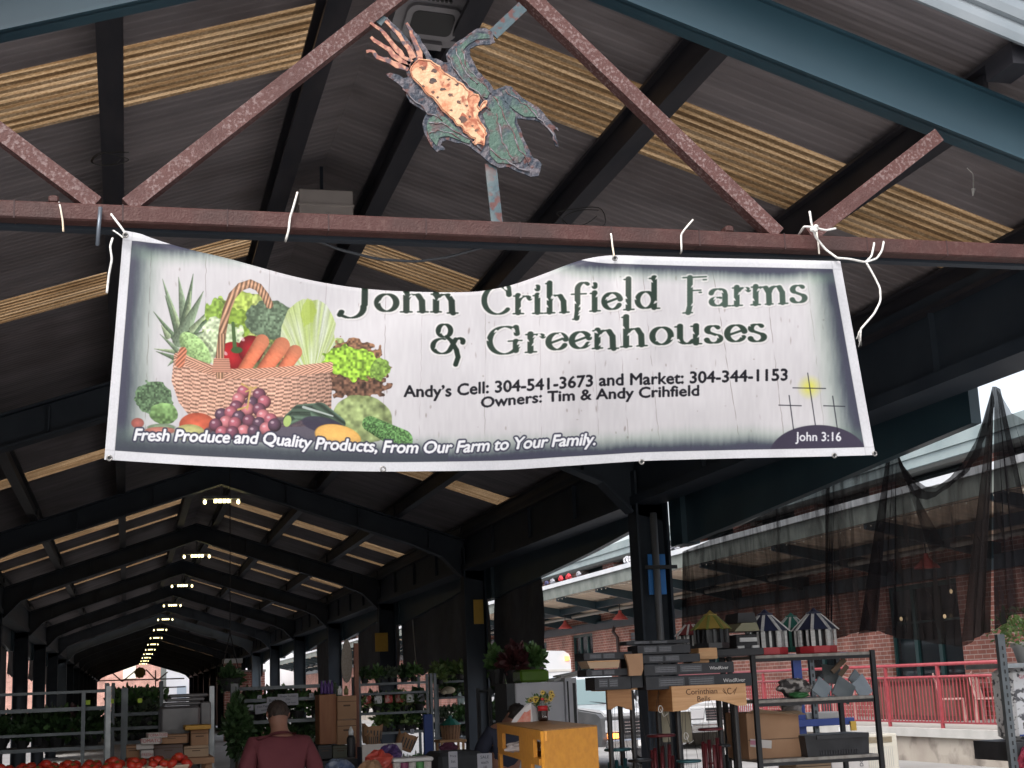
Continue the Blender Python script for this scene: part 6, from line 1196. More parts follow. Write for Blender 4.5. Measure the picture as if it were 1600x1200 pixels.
x0, x1, z0, z1 = bx(566, 1162, 629, 1200, 12.0); t = thing('white_box', ((x0+x1)/2, 12.0, 0), 'white edged dark box under the red and purple bags', 'box'); MB().bbox(x0, x1, 12.0, 12.02, z0-.25, z1, .004).build('front', wbox, t); MB().box(x0+.02, x1-.02, 12.021, 12.4, .0, z1-.03).build('body', mk('box_navy', (.03,.04,.08), .6), t)
def lump(u0, v0, u1, v1, Y, mat, name, label, seed, cat='bag'):
    x0, x1, z0, z1 = bx(u0, v0, u1, v1, Y); rs = random.Random(seed); m = MB(); n, L = 18, 11; ph = [rs.uniform(0, 6) for _ in range(6)]; V = []
    for i in range(1, L):
        a = PI*i/L
        for k in range(n):
            b = 2*PI*k/n; r = 1+.13*math.sin(3*b+ph[0]+a*2)+.10*math.sin(5*b+ph[1]-a*4)+.08*math.sin(7*a+ph[2])+rs.uniform(-.07,.07)
            V.append(((x0+x1)/2+math.sin(a)*math.cos(b)*(x1-x0)/2*r, Y+math.sin(a)*math.sin(b)*(x1-x0)*.4*r, (z0+z1)/2-math.cos(a)*(z1-z0)/2*min(r,1.1)))
    V += [((x0+x1)/2, Y, z0), ((x0+x1)/2, Y, z1)]; N = (L-1)*n
    m.add(V, [(i*n+k, i*n+(k+1)%n, (i+1)*n+(k+1)%n, (i+1)*n+k) for i in range(L-2) for k in range(n)]+[(N, (k+1)%n, k) for k in range(n)]+[(N+1, (L-2)*n+k, (L-2)*n+(k+1)%n) for k in range(n)])
    return tag(m.build(name, mat, None, False, origin=((x0+x1)/2, Y, z0)), label, cat)
lump(572, 1172, 612, 1210, 11.6, mk('bag_red', (.55,.07,.05), .35, c2=(.62,.12,.09), ns=8), 'red_bag', 'crumpled red plastic bag on the white edged box', 2); lump(594, 1163, 627, 1192, 11.75, mk('bag_purple', (.07,.04,.14), .3, c2=(.12,.07,.22), ns=8), 'purple_bag', 'crumpled dark purple plastic bag beside the red one', 3); lump(560, 1188, 600, 1225, 11.3, cardb, 'brown_bag', 'crumpled brown bag below the red one', 4); lump(505, 1186, 552, 1225, 12.0, mk('bag_blue', (.07,.12,.26), .25, c2=(.3,.36,.45), ns=12), 'blue_bag', 'clear blue wrapped goods at the bottom beside the man in maroon', 6, 'goods')
x0, x1, z0, z1 = bx(614, 1184, 678, 1230, 11.5); t = thing('white_tub', ((x0+x1)/2, 11.6, z0), 'white rimmed tray of labelled cups at the bottom centre', 'tray'); MB().bbox(x0, x1, 11.5, 11.8, z1-.03, z1, .008).build('rim', white, t)
for k in range(5): x = x0+.04+k*(x1-x0-.08)/4; MB().lathe((x, 11.55, z0), [(.024,0),(.033,z1-z0-.035)], 12).build('cup', [wbox, mk('cup_plum', (.25,.06,.14), .5), wbox, mk('cup_green', (.1,.3,.1), .5), wbox][k], t)
# small wicker table left of the column with teal bowl feeder
wick = mk('wicker', (.30,.17,.11), .8, c2=(.20,.11,.07), ns=30); tealp = mk('teal_paint', (.015,.13,.10), .5, c2=(.02,.17,.13), ns=6)
yk = 15.5; x0, x1, z0, z1 = bx(689, 1133, 719, 1155, yk); cx = (x0+x1)/2; t = thing('wicker_basket', (cx, yk, z0), 'ribbed wicker basket on a little table left of the second column', 'basket')
m = MB(); m.lathe((cx, yk, z0), [(.085,0),(.10,z1-z0),(.095,z1-z0),(.08,.01)], 20); m.build('body', wick, t); m = MB(); [m.bar((cx+.087*math.cos(a), yk+.087*math.sin(a), z0), (cx+.104*math.cos(a), yk+.104*math.sin(a), z1), .012, .012) for a in [k*2*PI/18 for k in range(18)]]; m.build('ribs', cardb, t)
tz = z1; t = thing('teal_lid', (cx, yk, tz), 'teal peaked lid sitting on the wicker basket', 'lid'); MB().lathe((cx, yk, tz+.002), [(.12,0),(.11,.012),(.05,.06),(.02,.07),(.018,.10)], 10).build('lid', tealp, t)
t = thing('side_table', (cx, yk, 0), 'small pale wooden table under the wicker basket', 'table'); x0, x1, *_z = bx(682, 1150, 724, 1156, yk); MB().bbox(x0, x1, yk-.15, yk+.15, z0-.03, z0-.002, .004).build('tabletop', pine, t)
for sx in (x0+.03, x1-.03):
    for sy in (yk-.12, yk+.12): MB().box(sx-.012, sx+.012, sy-.012, sy+.012, 0, z0-.03).build('leg', pine, t)
lump(688, 1160, 716, 1178, 13, mk('bag_plum', (.12,.03,.07), .6), 'plum_bag', 'plum coloured bag below the wicker basket', 8)
x0, x1, z0, z1 = bx(690, 1176, 762, 1215, 11.8); t = thing('dark_cloth_table', ((x0+x1)/2, 11.9, 0), 'dark cloth covered table at the bottom centre beside the column', 'table'); MB().bbox(x0, x1, 11.9, 12.5, .0, z1, .03).build('cloth', mk('cloth_charcoal', (.03,.035,.04), .8, c2=(.05,.055,.06), ns=5, bump=.4, bs=8), t)
note(701, 1174, 715, 1206, 11.6, ['Price', 'list', 'please'], 'narrow printed price card at the bottom left of the second column'); note(746, 1177, 769, 1206, 11.6, ['SALE', 'each', '10'], 'double price sheet at the bottom right of the second column')

# ================================================================ orange cabinet
yO = 7.5; c1, c0, c2_ = PY(849, 1140.5, 7.5), PY(776, 1129, 9.45), PY(933, 1137, 7.85); ztop = c1.z; xa, xc = c0.x, c2_.x
t = thing('orange_cabinet', ((xa+xc)/2, yO, 0), 'varnished orange wooden cabinet with open slots in front of the white truck', 'cabinet')
for q_ in (c0, c1, c2_): q_.z = 0
c3 = c2_+(c0-c1)
def vbar(a, b, z0, z1, th, name, mat, inset=0):
    d = (b-a).normalized(); nrm = Vector((-d.y, d.x, 0)); m = MB(); q = [a, b, b+nrm*th, a+nrm*th]
    V = [(p.x, p.y, z) for z in (z0, z1) for p in q]; m.add(V, [(0,1,2,3),(7,6,5,4),(0,4,5,1),(1,5,6,2),(2,6,7,3),(3,7,4,0)]); return m.build(name, mat, t)
q = [c0, c1, c2_, c3]; m = MB(); V = [(p.x, p.y, z) for z in (ztop-.006, ztop) for p in q]; m.add(V, [(0,1,2,3),(7,6,5,4),(0,4,5,1),(1,5,6,2),(2,6,7,3),(3,7,4,0)]); m.build('top', orangetop, t)
zb_ = ztop-.007; vbar(c1, c2_, 0, zb_, .02, 'front_panel', orangew)
vbar(c2_, c3, 0, zb_, .02, 'back_panel', orangew)
S = lambda f: c0+(c1-c0)*f
vbar(S(0), S(.995), zb_-.05, zb_, .02, 'top_rail', orangew); vbar(S(0.01), S(.90), zb_-.185, zb_-.150, .16, 'middle_shelf', orangew); vbar(S(0), S(.995), 0, .3, .02, 'lower_panel', orangew)
def fu(u):                                             # where a sight line meets the cabinet's open side
    r = ray(u, 1160); dx, dy = c1.x-c0.x, c1.y-c0.y; k = (c0.x*r[1]-c0.y*r[0])/(dy*r[0]-dx*r[1]); return max(0, min(1, k))
for (u0, u1) in ((776, 785), (811, 833), (846.5, 848.8)): vbar(S(fu(u0)), S(fu(u1)), zb_-.1495, zb_-.0502, .022, 'stile', orangew)
vbar(S(.0), S(.05), .3, zb_-.1852, .02, 'lower_stile', orangew); vbar(S(.96), S(.985), .3, zb_-.1852, .02, 'lower_stile', orangew); vbar(S(.55), S(.75), .3, zb_-.1852, .02, 'lower_stile', orangew)
lump(792, 1157, 846, 1178, 8.7, mk('bag_clear', (.42,.38,.38), .25, c2=(.5,.46,.45), ns=9), 'plastic_bag', 'pale plastic bag inside the slots of the orange cabinet', 11)
# items on the cabinet: cola bottle, bouquet, paper wrap
yI = 9.3; p = PY(849, 1128, yI); zB = ztop+.001; cola = mk('cola_dark', (.02,.006,.004), .08, spec=.7); colar = mk('label_red', (.45,.015,.02), .35)
t = thing('cola_bottle', (p.x, yI, zB), 'dark cola bottle with a red label on the orange cabinet', 'bottle')
hB = PY(849, 1091, yI).z-zB; r_ = .033; MB().lathe((p.x, yI, zB), [(.028,0),(r_,.012),(r_*.92,hB*.25),(r_,hB*.42),(r_*.98,hB*.62)], 16).build('body', cola, t, True); MB().lathe((p.x, yI, zB+hB*.45), [(r_+.001,0),(r_+.001,hB*.22)], 16).build('label', colar, t, True); MB().lathe((p.x, yI, zB+hB*.62), [(r_*.98,0),(r_*.6,hB*.18),(.009,hB*.30)], 16).build('neck', mk_glass('clear_plastic', (.8,.8,.8), .35, .05, (.3,.3,.3)), t, True); MB().lathe((p.x, yI, zB+hB*.92), [(.0115,0),(.0115,.014)], 10).build('cap', colar, t)
words('Cola', .016, white, t, frontal(p.x, yI-r_-.0015, zB+hB*.16))
p = PY(838, 1110, yI+.1); t = thing('flower_bouquet', (p.x, yI+.1, zB), 'bouquet of yellow flowers in a slim glass on the orange cabinet', 'flowers')
MB().lathe((p.x, yI+.1, zB), [(.022,0),(.017,.04),(.026,.10),(.024,.10)], 14).build('vase', mk_glass('vase_glass', (.8,.85,.85), .4, .05, (.4,.42,.42)), t, True); pc = PY(845, 1093, yI+.1)
shifted(leafcloud(150, .075, .06, .05, .03, 6), (pc.x, yI+.1, pc.z-.01)).build('leaves', leafs[1], t); rs = random.Random(4)
for k in range(18):
    q = (pc.x+rs.uniform(-.085,.085), yI+.1+rs.uniform(-.07,.02), pc.z+rs.uniform(-.02,.05))
    m = MB(); V = [(q[0], q[1]-.004, q[2])]
    for j in range(18): a = j*2*PI/18; rr = .022 if j%2 else .011; V.append((q[0]+rr*math.cos(a), q[1]-.001, q[2]+rr*math.sin(a)))
    m.add(V, [(0, 1+j, 1+(j+1)%18) for j in range(18)]); fo = m.build('flower', mk('petal_yellow', (.62,.44,.08), .6, c2=(.55,.38,.12), ns=8), t); MB().ellipsoid((q[0], q[1]-.006, q[2]), .006, .005, .006, 6, 5).build('flower_centre', mk('flower_brown', (.10,.05,.02), .8), fo)
m = MB(); [m.tube([(p.x, yI+.1, zB+.03), (pc.x+rs.uniform(-.05,.05), yI+.1, pc.z)], .0025, 4) for k in range(9)]; m.build('stems', leafs[1], t)
A, B_, C_, D_ = PY(799,1130,yI-.02), PY(826,1098,yI-.02), PY(831,1131,yI-.04), PY(838,1128,yI+.06); t = thing('paper_card', (A.x, yI, zB), 'folded white card with an orange-red print on the orange cabinet', 'card')
m = MB(); za = zB+.001; m.add([(A.x, yI-.02, za), (C_.x, yI-.06, za), (C_.x-.004, yI-.055, B_.z), (B_.x-.02, yI-.03, B_.z-.01), (A.x+.02, yI-.02, za+.03)], [(0,1,2,3,4)]); m.add([(C_.x, yI-.06, za), (D_.x+.03, yI+.05, za), (D_.x+.0, yI+.04, B_.z-.04), (C_.x-.004, yI-.055, B_.z)], [(0,1,2,3)]); m.build('card', mk('card_white', (.62,.6,.6), .7), t)
m = MB(); f_ = Vector((0,-.0025,0)); K = lambda u, v: (lambda q_: (q_.x, yI-.02-.04*(q_.x-A.x)/max(.001, C_.x-A.x)-.0025, max(q_.z, za)))(PY(u, v, yI-.04))
m.add([K(808,1129), K(828,1129), K(828,1108), K(822,1113), K(819,1112), K(813,1121)], [(0,1,2,3,4,5)]); m.build('print', mk('print_orange', (.60,.13,.08), .6, c2=(.65,.32,.25), ns=30), t)

# ================================================================ wind chime display
yX = 9.0; chbox = mk('chime_box', (.012,.013,.017), .55, c2=(.020,.021,.026), ns=10); chlab = mk('chime_label', (.045,.048,.058), .5, c2=(.07,.074,.083), ns=60); brandm = mk('brand_white', (.6,.6,.6), .6)
def chime_box(u0, v0, u1, v1, Y, dep, label, txt=False, tilt=0, left=None):
    x0, x1, z0, z1 = bx(u0, v0, u1, v1, Y); cx = (x0+x1)/2; t = thing('chime_box', (cx, Y, z0), label, 'box', 'long wind chime boxes stacked on the display'); w = x1-x0; h = z1-z0
    MB().bbox(x0, x1, Y, Y+dep, z0+.0008, z1-.0008, .002).build('body', chbox, t); m = MB()
    for (a, b) in ((.12,.36),(.40,.64)): m.box(x0+w*a, x0+w*b, Y-.0012, Y-.0002, z0+h*.22, z1-h*.16)
    m.build('label_panel', chlab, t); m = MB(); [m.box(x0+w*a, x0+w*b, Y-.0018, Y-.0013, z0+h*(.32+.16*k), z0+h*(.35+.16*k)) for (a, b) in ((.135,.345),(.415,.625)) for k in range(3)]; m.build('small_print', mk('fine_print', (.22,.22,.24), .6), t)
    if txt: words('WindRiver', min(h*.52, w*.2/4.2), brandm, t, frontal(x0+w*.83, Y-.0022, z0+h*.34), bold=.0)
    t.rotation_euler.y = tilt; return t
B_ = [((1009,1054,1175,1075),'lowest long dark wind chime box, with white lettering, on the pine header',True),((1006,1036,1147,1053.5),'second long dark wind chime box from the bottom, with white lettering',True),((1003,1022,1094,1035.5),'third dark wind chime box from the bottom of the right stack',False),((996,1007,1079,1021.5),'topmost dark wind chime box of the right stack',False)]
for (r4, lab, tx) in B_: chime_box(*r4, yX, .20, lab, tx)
for (r4, lab) in (((929,1057,986,1078),'short dark box at the bottom of the left stack on the display'),((916,1045,985,1056.5),'dark box second from the bottom of the left stack'),((912,1019,988,1031),'topmost dark box of the left stack on the display')): chime_box(*r4, yX+.02, .20, lab)
x0, x1, z0, z1 = bx(917, 1032, 969, 1044, yX+.01); t = thing('wood_tray', ((x0+x1)/2, yX, z0), 'pale wooden tray between the dark boxes of the left stack', 'tray'); m = MB(); m.prism([(x0, z1),(x1, z1),(x1-.01, z0+.001),(x0+.02, z0+.001)], 'Y', yX+.01, yX+.2); m.build('tray', cardb2, t); MB().box(x0+.01, x1-.01, yX+.005, yX+.0098, z1-.008, z1-.002).build('edge', pine, t)
x0, x1, z0, z1 = bx(973, 1022, 1000, 1056, yX+.03); m = MB(); m.prism([(x0, z1),(x1, z1),(x1, z0+.04),(x1-.015, z0),(x0+.02, z0),(x0+.02, z0+.06)], 'Y', yX-.03, yX-.003); tag(m.build('kraft_card', cardb, None, origin=(x0, yX, z0)), 'bent brown card hanging between the two stacks of chime boxes', 'card')
x0, x1, z0, z1 = bx(986, 1022, 1005, 1075, yX+.02); tag(MB().bbox(x0, x1-.002, yX+.03, yX+.22, z0, z1, .003).build('end_box', chbox, None, origin=(x0, yX, z0)), 'dark box ends with small white codes between the two stacks', 'box')
chime_box(979, 1000, 1078, 1006.5, yX+.05, .15, 'thin flat pale topped box lying across the right stack')
x0, x1, z0, z1 = bx(1092, 1013, 1121, 1030, yX+.12); tag(MB().bbox(x0, x1, yX+.12, yX+.3, z0, z1+.003, .003).build('pine_box', pine, None, origin=(x0, yX, z0)), 'small plain pine box beside the stacked chime boxes', 'box')
x0, x1, z0, z1 = bx(1080, 1024, 1110, 1036, yX+.12); tag(MB().bbox(x0+.01, x1, yX+.14, yX+.3, z0, z1, .003).build('pine_strip', pine, None, origin=(x0, yX, z0)), 'second pine box edge below the small pine box', 'box')
# pine header with arch and engraved words
def header(u0, v0, u1, v1, Y, ul, label, txt):
    x0, x1, z0, z1 = bx(u0, v0, u1, v1, Y); xl = PY(ul, (v0+v1)/2, Y+.35).x; h = z1-z0; t = thing('chime_display', ((x0+x1)/2, Y+.1, 0), label, 'display'); w = x1-x0
    arch = [(x0, z1), (x1, z1), (x1, z0), (x1-w*.12, z0)]+[(x1-w*.12-w*.70*k/10, z0+h*.30*math.sin(PI*k/10)) for k in range(1, 10)]+[(x0+w*.18, z0-h*.08), (x0, z0-h*.12)]
    MB().prism(arch, 'Y', Y, Y+.018).build('header_board', pine, t)
    m = MB(); V = [(x0-.001, Y, z1), (x0-.001, Y, z0-h*.12), (xl, Y+.35, z0-h*.1), (xl, Y+.35, z1), (x0+.017, Y+.019, z1), (x0+.017, Y+.019, z0-h*.12), (xl+.018, Y+.35, z0-h*.1), (xl+.018, Y+.35, z1)]; m.add(V, [(0,1,2,3),(7,6,5,4),(0,4,5,1),(1,5,6,2),(2,6,7,3),(3,7,4,0)]); m.build('side_board', mk('pine_dim', (.34,.17,.07), .6, c2=(.26,.12,.045), ns=4, stretch=(1,1,14)), t)
    MB().box(x0+.02, x1-.002, Y+.02, Y+.36, z1-.02, z1-.001).build('top_board', pine, t)
    for (xx, yy) in ((x0+.07, Y+.10), (x1-.05, Y+.08), (x1-.06, Y+.33), (x0+.02, Y+.33)): MB().tube([(xx, yy, 0), (xx, yy, z1-.021)], .019, 10).build('pole', black, t)
    if txt:
        ink2 = mk('burnt_ink', (.07,.03,.018), .7); words('Corinthian', h*.36, ink2, t, frontal(x0+w*.40, Y-.001, z0+h*.60)); words('Bells', h*.36, ink2, t, frontal(x0+w*.42, Y-.001, z0+h*.27))
        cx, cz = x0+w*.78, z0+h*.68; m = MB(); P = [(cx+.016*math.cos(R(a)), Y-.002, cz+.019*math.sin(R(a))) for a in range(50, 311, 20)]; m.tube(P, .0024, 5)
        for (a, b, c, d) in ((-.045,.018,-.022,-.022),(-.05,.006,-.032,-.014),(.028,-.022,.05,.022),(.02,-.01,.04,.012)): m.tube([(cx+a, Y-.002, cz+b), (cx+c, Y-.002, cz+d)], .0018, 5)
        m.build('emblem', ink2, t)
    return t, x0, x1, z0, z1
tH, hx0, hx1, hz0, hz1 = header(1050, 1070, 1166, 1105, yX-.03, 1012, 'pine wind chime display stand lettered on its arched header', True)
x0, x1, z0, z1 = bx(949, 1074, 987, 1108, yX+.05); t = thing('chime_display', ((x0+x1)/2, yX+.2, 0), 'left wind chime stand with a plain brown arched header', 'display'); w = x1-x0
MB().prism([(x0, z1),(x1, z1),(x1, z0-.01)]+[(x1-w*.25-w*.6*k/8, z0+.02*math.sin(PI*k/8)-.0) for k in range(9)]+[(x0, z0)], 'Y', yX+.05, yX+.07).build('header_board', mk('pine_dim', (.34,.17,.07), .6), t); MB().box(x0, x1+.05, yX+.071, yX+.38, z1-.02, z1-.001).build('top_board', pine, t)
for (xx, yy) in ((x0+.03, yX+.12), (x1+.02, yX+.11), (x1+.02, yX+.35)): MB().tube([(xx, yy, 0), (xx, yy, z1-.021)], .017, 10).build('pole', black, t)
wine = mk('chime_wine', (.075,.010,.014), .4, .2, c2=(.10,.014,.019), ns=4); tealc = mk('chime_teal', (.015,.065,.078), .4, .2, c2=(.02,.085,.10), ns=4); blk = mk('chime_black', (.02,.02,.022), .3, .3)
def chime(u, v, Y, rpx, mat, label, nt=6, L=.45, top=None):
    c = PY(u, v, Y); r = rpx/FOC*Y*1.03; t = thing('wind_chime', (c.x, Y, c.z), label, 'wind chime', 'wind chimes hanging on the display'); MB().lathe((c.x, Y, c.z-.010), [(r*.92,0),(r,.004),(r,.014),(r*.9,.018),(.02,.019)], 22).build('top_disc', mat, t, True)
    for k in range(nt):
        a = 2*PI*k/nt+.4; x, y = c.x+r*.68*math.cos(a), Y+r*.68*math.sin(a); l = L*(.7+.3*((k*37)%7)/7); MB().tube([(x, y, c.z-.06-.01*k), (x, y, c.z-.06-l)], .0125, 10).build('tube', mat, t, True)
    m = MB(); [m.tube([(c.x+r*.68*math.cos(2*PI*k/nt+.4), Y+r*.68*math.sin(2*PI*k/nt+.4), c.z-.008), (c.x+r*.68*math.cos(2*PI*k/nt+.4), Y+r*.68*math.sin(2*PI*k/nt+.4), c.z-.075)], .0015, 4) for k in range(nt)]
    for k in range(3): a = k*2*PI/3; m.tube([(c.x+r*.8*math.cos(a), Y+r*.8*math.sin(a), c.z+.008), (c.x, Y, (top or c.z+.25))], .0014, 4)
    m.tube([(c.x, Y, c.z), (c.x, Y, c.z-L*.75)], .0014, 4); m.build('cords', wm, t); MB().lathe((c.x, Y, c.z-L*.5), [(.028,0),(.03,.006),(.028,.012)], 14).build('striker', mat, t); return t
ht = hz1-.022
chime(1033, 1149, yX+.14, 23, wine, 'large dark red wind chime below the lettered header', 8, top=ht); chime(1110, 1139, yX+.17, 20, wine, 'dark red wind chime at the right under the lettered header', 6, top=ht); chime(1076, 1189, yX+.02, 20, tealc, 'teal wind chime in front under the lettered header', 6, top=ht); chime(965, 1171, yX+.24, 21, tealc, 'teal wind chime on the left stand', 6, top=z1-.02); chime(1000, 1188, yX+.05, 19, blk, 'dark disc wind chime between the two stands', 5, top=z1-.02); chime(1128, 1165, yX+.22, 14, blk, 'black wind chime behind the dark red ones at the right', 5, top=ht)
# tan hanging panels inside the display with white tied cords
tanp = mk('tan_panel', (.28,.25,.18), .7, c2=(.33,.30,.22), ns=4)
for i, (r4) in enumerate(((1028,1108,1047,1160),(1061,1112,1081,1160))): x0, x1, z0, z1 = bx(*r4, yX+.37); tag(MB().bbox(x0, x1, yX+.37, yX+.38, z0, z1, .003).build('tan_panel', tanp, None, origin=(x0, yX, z0)), ['left tan panel hanging inside the lettered chime stand','right tan panel hanging inside the lettered chime stand'][i], 'panel')
for i, (u, v) in enumerate(((1032,1108),(1072,1150))): p = PY(u, v, yX+.02); m = MB(); m.tube([(p.x+.016*math.cos(a*PI/5), yX+.02+.006*math.sin(a), p.z+.022*math.sin(a*PI/5)) for a in range(11)], .0028, 5); m.tube([(p.x, yX+.02, p.z), (p.x+.02, yX+.02, p.z-.05), (p.x+.05, yX+.02, p.z-.03)], .0022, 5); tag(m.build('cord_bow', rope_m, None, True, origin=p), ['small white cord bow at the left corner of the lettered header','small white cord bow in front of the right tan panel'][i], 'cord')

# ================================================================ black rack with bird feeders
yR = 9.6; xr0, xr1 = PY(1181, 1100, yR).x, PY(1366, 1060, yR).x; zs_ = [PY(1270, 1021, yR).z, PY(1280, 1090, yR).z, PY(1290, 1182, yR).z, .35]
shelfm = mk('shelf_wood_grey', (.23,.21,.19), .8, c2=(.34,.32,.29), ns=8, stretch=(3,1,1)); rk = thing('display_rack', ((xr0+xr1)/2, yR, 0), 'black metal display rack carrying the striped bird feeders', 'rack')
for xx in (xr0, xr1):
    for yy in (yR, yR+.55): MB().bar((xx, yy, 0), (xx, yy, zs_[0]+.01), .032, .032).build('post', black, rk)
for z in zs_: MB().bbox(xr0+.02, xr1-.02, yR-.005, yR+.56, z-.022, z, .003).build('shelf', shelfm, rk); MB().box(xr0+.018, xr1-.018, yR-.002, yR+.02, z-.045, z-.0225).build('shelf_rail', black, rk)
navy = mk('navy_paint', (.012,.016,.045), .45, c2=(.018,.023,.06), ns=9); whp = mk('feeder_white', (.58,.58,.57), .55, c2=(.46,.46,.46), ns=9, stretch=(1,1,6)); redf = mk('feeder_red', (.38,.02,.03), .45, c2=(.42,.03,.04), ns=5)
def feeder(u, vb, Y, rpx, roofm, ribm, postm, basem, label, name='bird_feeder', zbase=None, k_=1.0):
    c = PY(u, vb, Y); r = rpx/FOC*Y*1.03; X = c.x; Z = zbase if zbase is not None else c.z; hB = r*.32; hP = r*.70*k_; hR = r*.90
    t = thing(name, (X, Y, Z), label, 'bird feeder', 'gazebo bird feeders on the rack'); a0 = R(12); n = 8
    MB().lathe((X, Y, Z+.001), [(r*.86,0),(r*.90,hB*.1),(r*.90,hB)], 8, a0).build('base', basem, t); zz = Z+hB+.001
    MB().lathe((X, Y, zz), [(r*.52,0),(r*.5,hP)], 8, a0).build('core', cardk, t)
    for k in range(n):
        a = a0+2*PI*k/n; m = MB(); p = Vector((X+r*.86*math.cos(a), Y+r*.86*math.sin(a), zz)); m.bar(p, p+Vector((0,0,hP)), r*.17, r*.10, (math.cos(a), math.sin(a), 0)); m.build('post', postm, t)
        b = a+PI/n; p = Vector((X+r*.70*math.cos(b), Y+r*.70*math.sin(b), zz)); MB().bar(p, p+Vector((0,0,hP)), r*.10, r*.05, (math.cos(b), math.sin(b), 0)).build('slat', postm, t)
    zr_ = zz+hP; MB().lathe((X, Y, zr_), [(r*.9,-.0),(r*1.0,.004),(r*.30,hR*.78)], 8, a0).build('roof', roofm, t)
    for k in range(n):
        a = a0+2*PI*k/n; p = Vector((X+r*1.05*math.cos(a), Y+r*1.05*math.sin(a), zr_-.002)); q = Vector((X+r*.28*math.cos(a), Y+r*.28*math.sin(a), zr_+hR*.80)); MB().bar(p, q, r*.13, .008, (0,0,1)).build('roof_rib', ribm, t)
    MB().lathe((X, Y, zr_+hR*.781), [(r*.34,0),(r*.36,.01),(r*.20,hR*.12),(r*.16,hR*.16),(r*.06,hR*.26),(.004,hR*.3)], 8, a0).build('finial_cap', roofm, t)
    return t
zs0 = zs_[0]
feeder(1199, 1018, yR+.18, 37, navy, whp, whp, redf, 'left navy and white striped gazebo bird feeder with a red base', zbase=zs0); feeder(1276, 1018, yR+.16, 37, navy, whp, whp, redf, 'right navy and white striped gazebo bird feeder with a red base', zbase=zs0)
feeder(1240, 1018, yR+.40, 27, tealp, whp, tealp, tealp, 'teal roofed gazebo bird feeder behind the two navy ones', zbase=zs0+.02, k_=1.5)
olive = mk('feeder_yellow', (.21,.15,.03), .6, c2=(.26,.19,.045), ns=6); oliveg = mk('feeder_green_rib', (.12,.14,.03), .6); reddk = mk('feeder_red_roof', (.16,.03,.03), .6)
yF2 = yX+.5; zF2 = PY(1112, 1015, yF2).z
feeder(1113, 1013, yF2, 31, olive, oliveg, cardk, cardk, 'yellow roofed gazebo bird feeder left of the striped ones', zbase=zF2); feeder(1080, 1013, yF2+.3, 24, reddk, whp, whp, cardk, 'dark red roofed bird feeder behind the yellow roofed one', zbase=zF2)
x0, x1, z0, z1 = bx(1145, 958, 1178, 1016, yF2+.1); t = thing('black_feeder', ((x0+x1)/2, yF2+.1, z0), 'black and pale boxy feeder between the yellow roofed and left navy feeders', 'bird feeder')
m = MB(); m.bbox(x0, x1, yF2+.05, yF2+.3, z0, z0+(z1-z0)*.42, .004); m.build('body', blackpl, t); m = MB(); m.prism([(x0-.03, z0+(z1-z0)*.5),(x1+.0, z0+(z1-z0)*.5),(x1-.02, z0+(z1-z0)*.72),(x0+.03, z0+(z1-z0)*.72)], 'Y', yF2+.0, yF2+.32); m.build('roof_tier', mk('tier_sage', (.20,.19,.12), .6), t); m = MB(); m.prism([(x0+.02, z0+(z1-z0)*.74),(x1+.01, z0+(z1-z0)*.74),(x1-.01, z1),(x0+.03, z1)], 'Y', yF2+.05, yF2+.28); m.build('roof_top', blackpl, t)
MB().box(x0+.0, x0+.05, yF2+.03, yF2+.0495, z0+.01, z0+.03).box(x1-.05, x1, yF2+.03, yF2+.0495, z0+.01, z0+.03).box(x0+.02, x1-.01, yF2+.03, yF2+.0495, z0+(z1-z0)*.22, z0+(z1-z0)*.33).build('label_patch', whp, t)
bar0 = PY(1064, 1017, yF2); bar1 = PY(1180, 1019, yF2); t = thing('black_shelf', ((bar0.x+bar1.x)/2, yF2, 0), 'black shelf stand under the yellow roofed feeder', 'shelf'); MB().bbox(bar0.x, bar1.x, yF2-.15, yF2+.5, zF2-.05, zF2-.001, .004).build('shelf', blackpl, t)
for xx in (bar0.x+.03, bar1.x-.03): MB().bar((xx, yF2+.4, 0), (xx, yF2+.4, zF2-.05), .03, .03).build('post', black, t)
# grey square plates fanned on the second shelf
pl = mk('slate_plate', (.10,.115,.12), .4, .3, c2=(.15,.165,.17), ns=6); pl2 = mk('slate_plate_pale', (.18,.21,.23), .35, .3, c2=(.23,.26,.28), ns=6)
def plate(u, v, Y, s, ang, tilt, mat, label):
    c = PY(u, v, Y); t = thing('square_plate', c, label, 'plate', 'square grey plates on the rack'); h = s/FOC*Y/2; m = MB(); m.bbox(c.x-h, c.x+h, c.y-.006, c.y+.006, c.z-h, c.z+h, .003); m.build('plate', mat, t); m = MB(); m.box(c.x-h*.15, c.x+h*.15, c.y+.006, c.y+.05, c.z-h*.15, c.z+h*.15); m.build('bracket', black, t); t.rotation_euler = (tilt, ang, 0)
plate(1284,1076,yR+.06,30,R(40),R(-14),pl2,'pale grey square plate standing on its corner, leftmost on the second shelf'); plate(1318,1078,yR+.10,36,R(35),R(-12),pl,'dark grey square plate right of the pale leftmost one'); plate(1347,1074,yR+.16,34,R(60),R(-20),pl2,'pale grey square plate at the right post of the rack'); plate(1300,1054,yR+.2,34,R(10),R(-25),pl,'dark grey square plate at the back, above the others'); plate(1338,1062,yR+.25,26,R(50),R(-20),pl,'dark grey plate behind the pale one at the right post')
for i, (a, b) in enumerate((((1300,1050),(1320,1030)),((1312,1056),(1324,1040)))): p, q = PY(*a, yR+.15), PY(*b, yR+.12); tag(MB().bar(p, q, .05, .035).build('wood_block', mk('block_brown', (.10,.065,.04), .7), None, origin=p), ['brown wooden block sticking up behind the grey plates','shorter brown wooden block leaning on the grey plates'][i], 'block')
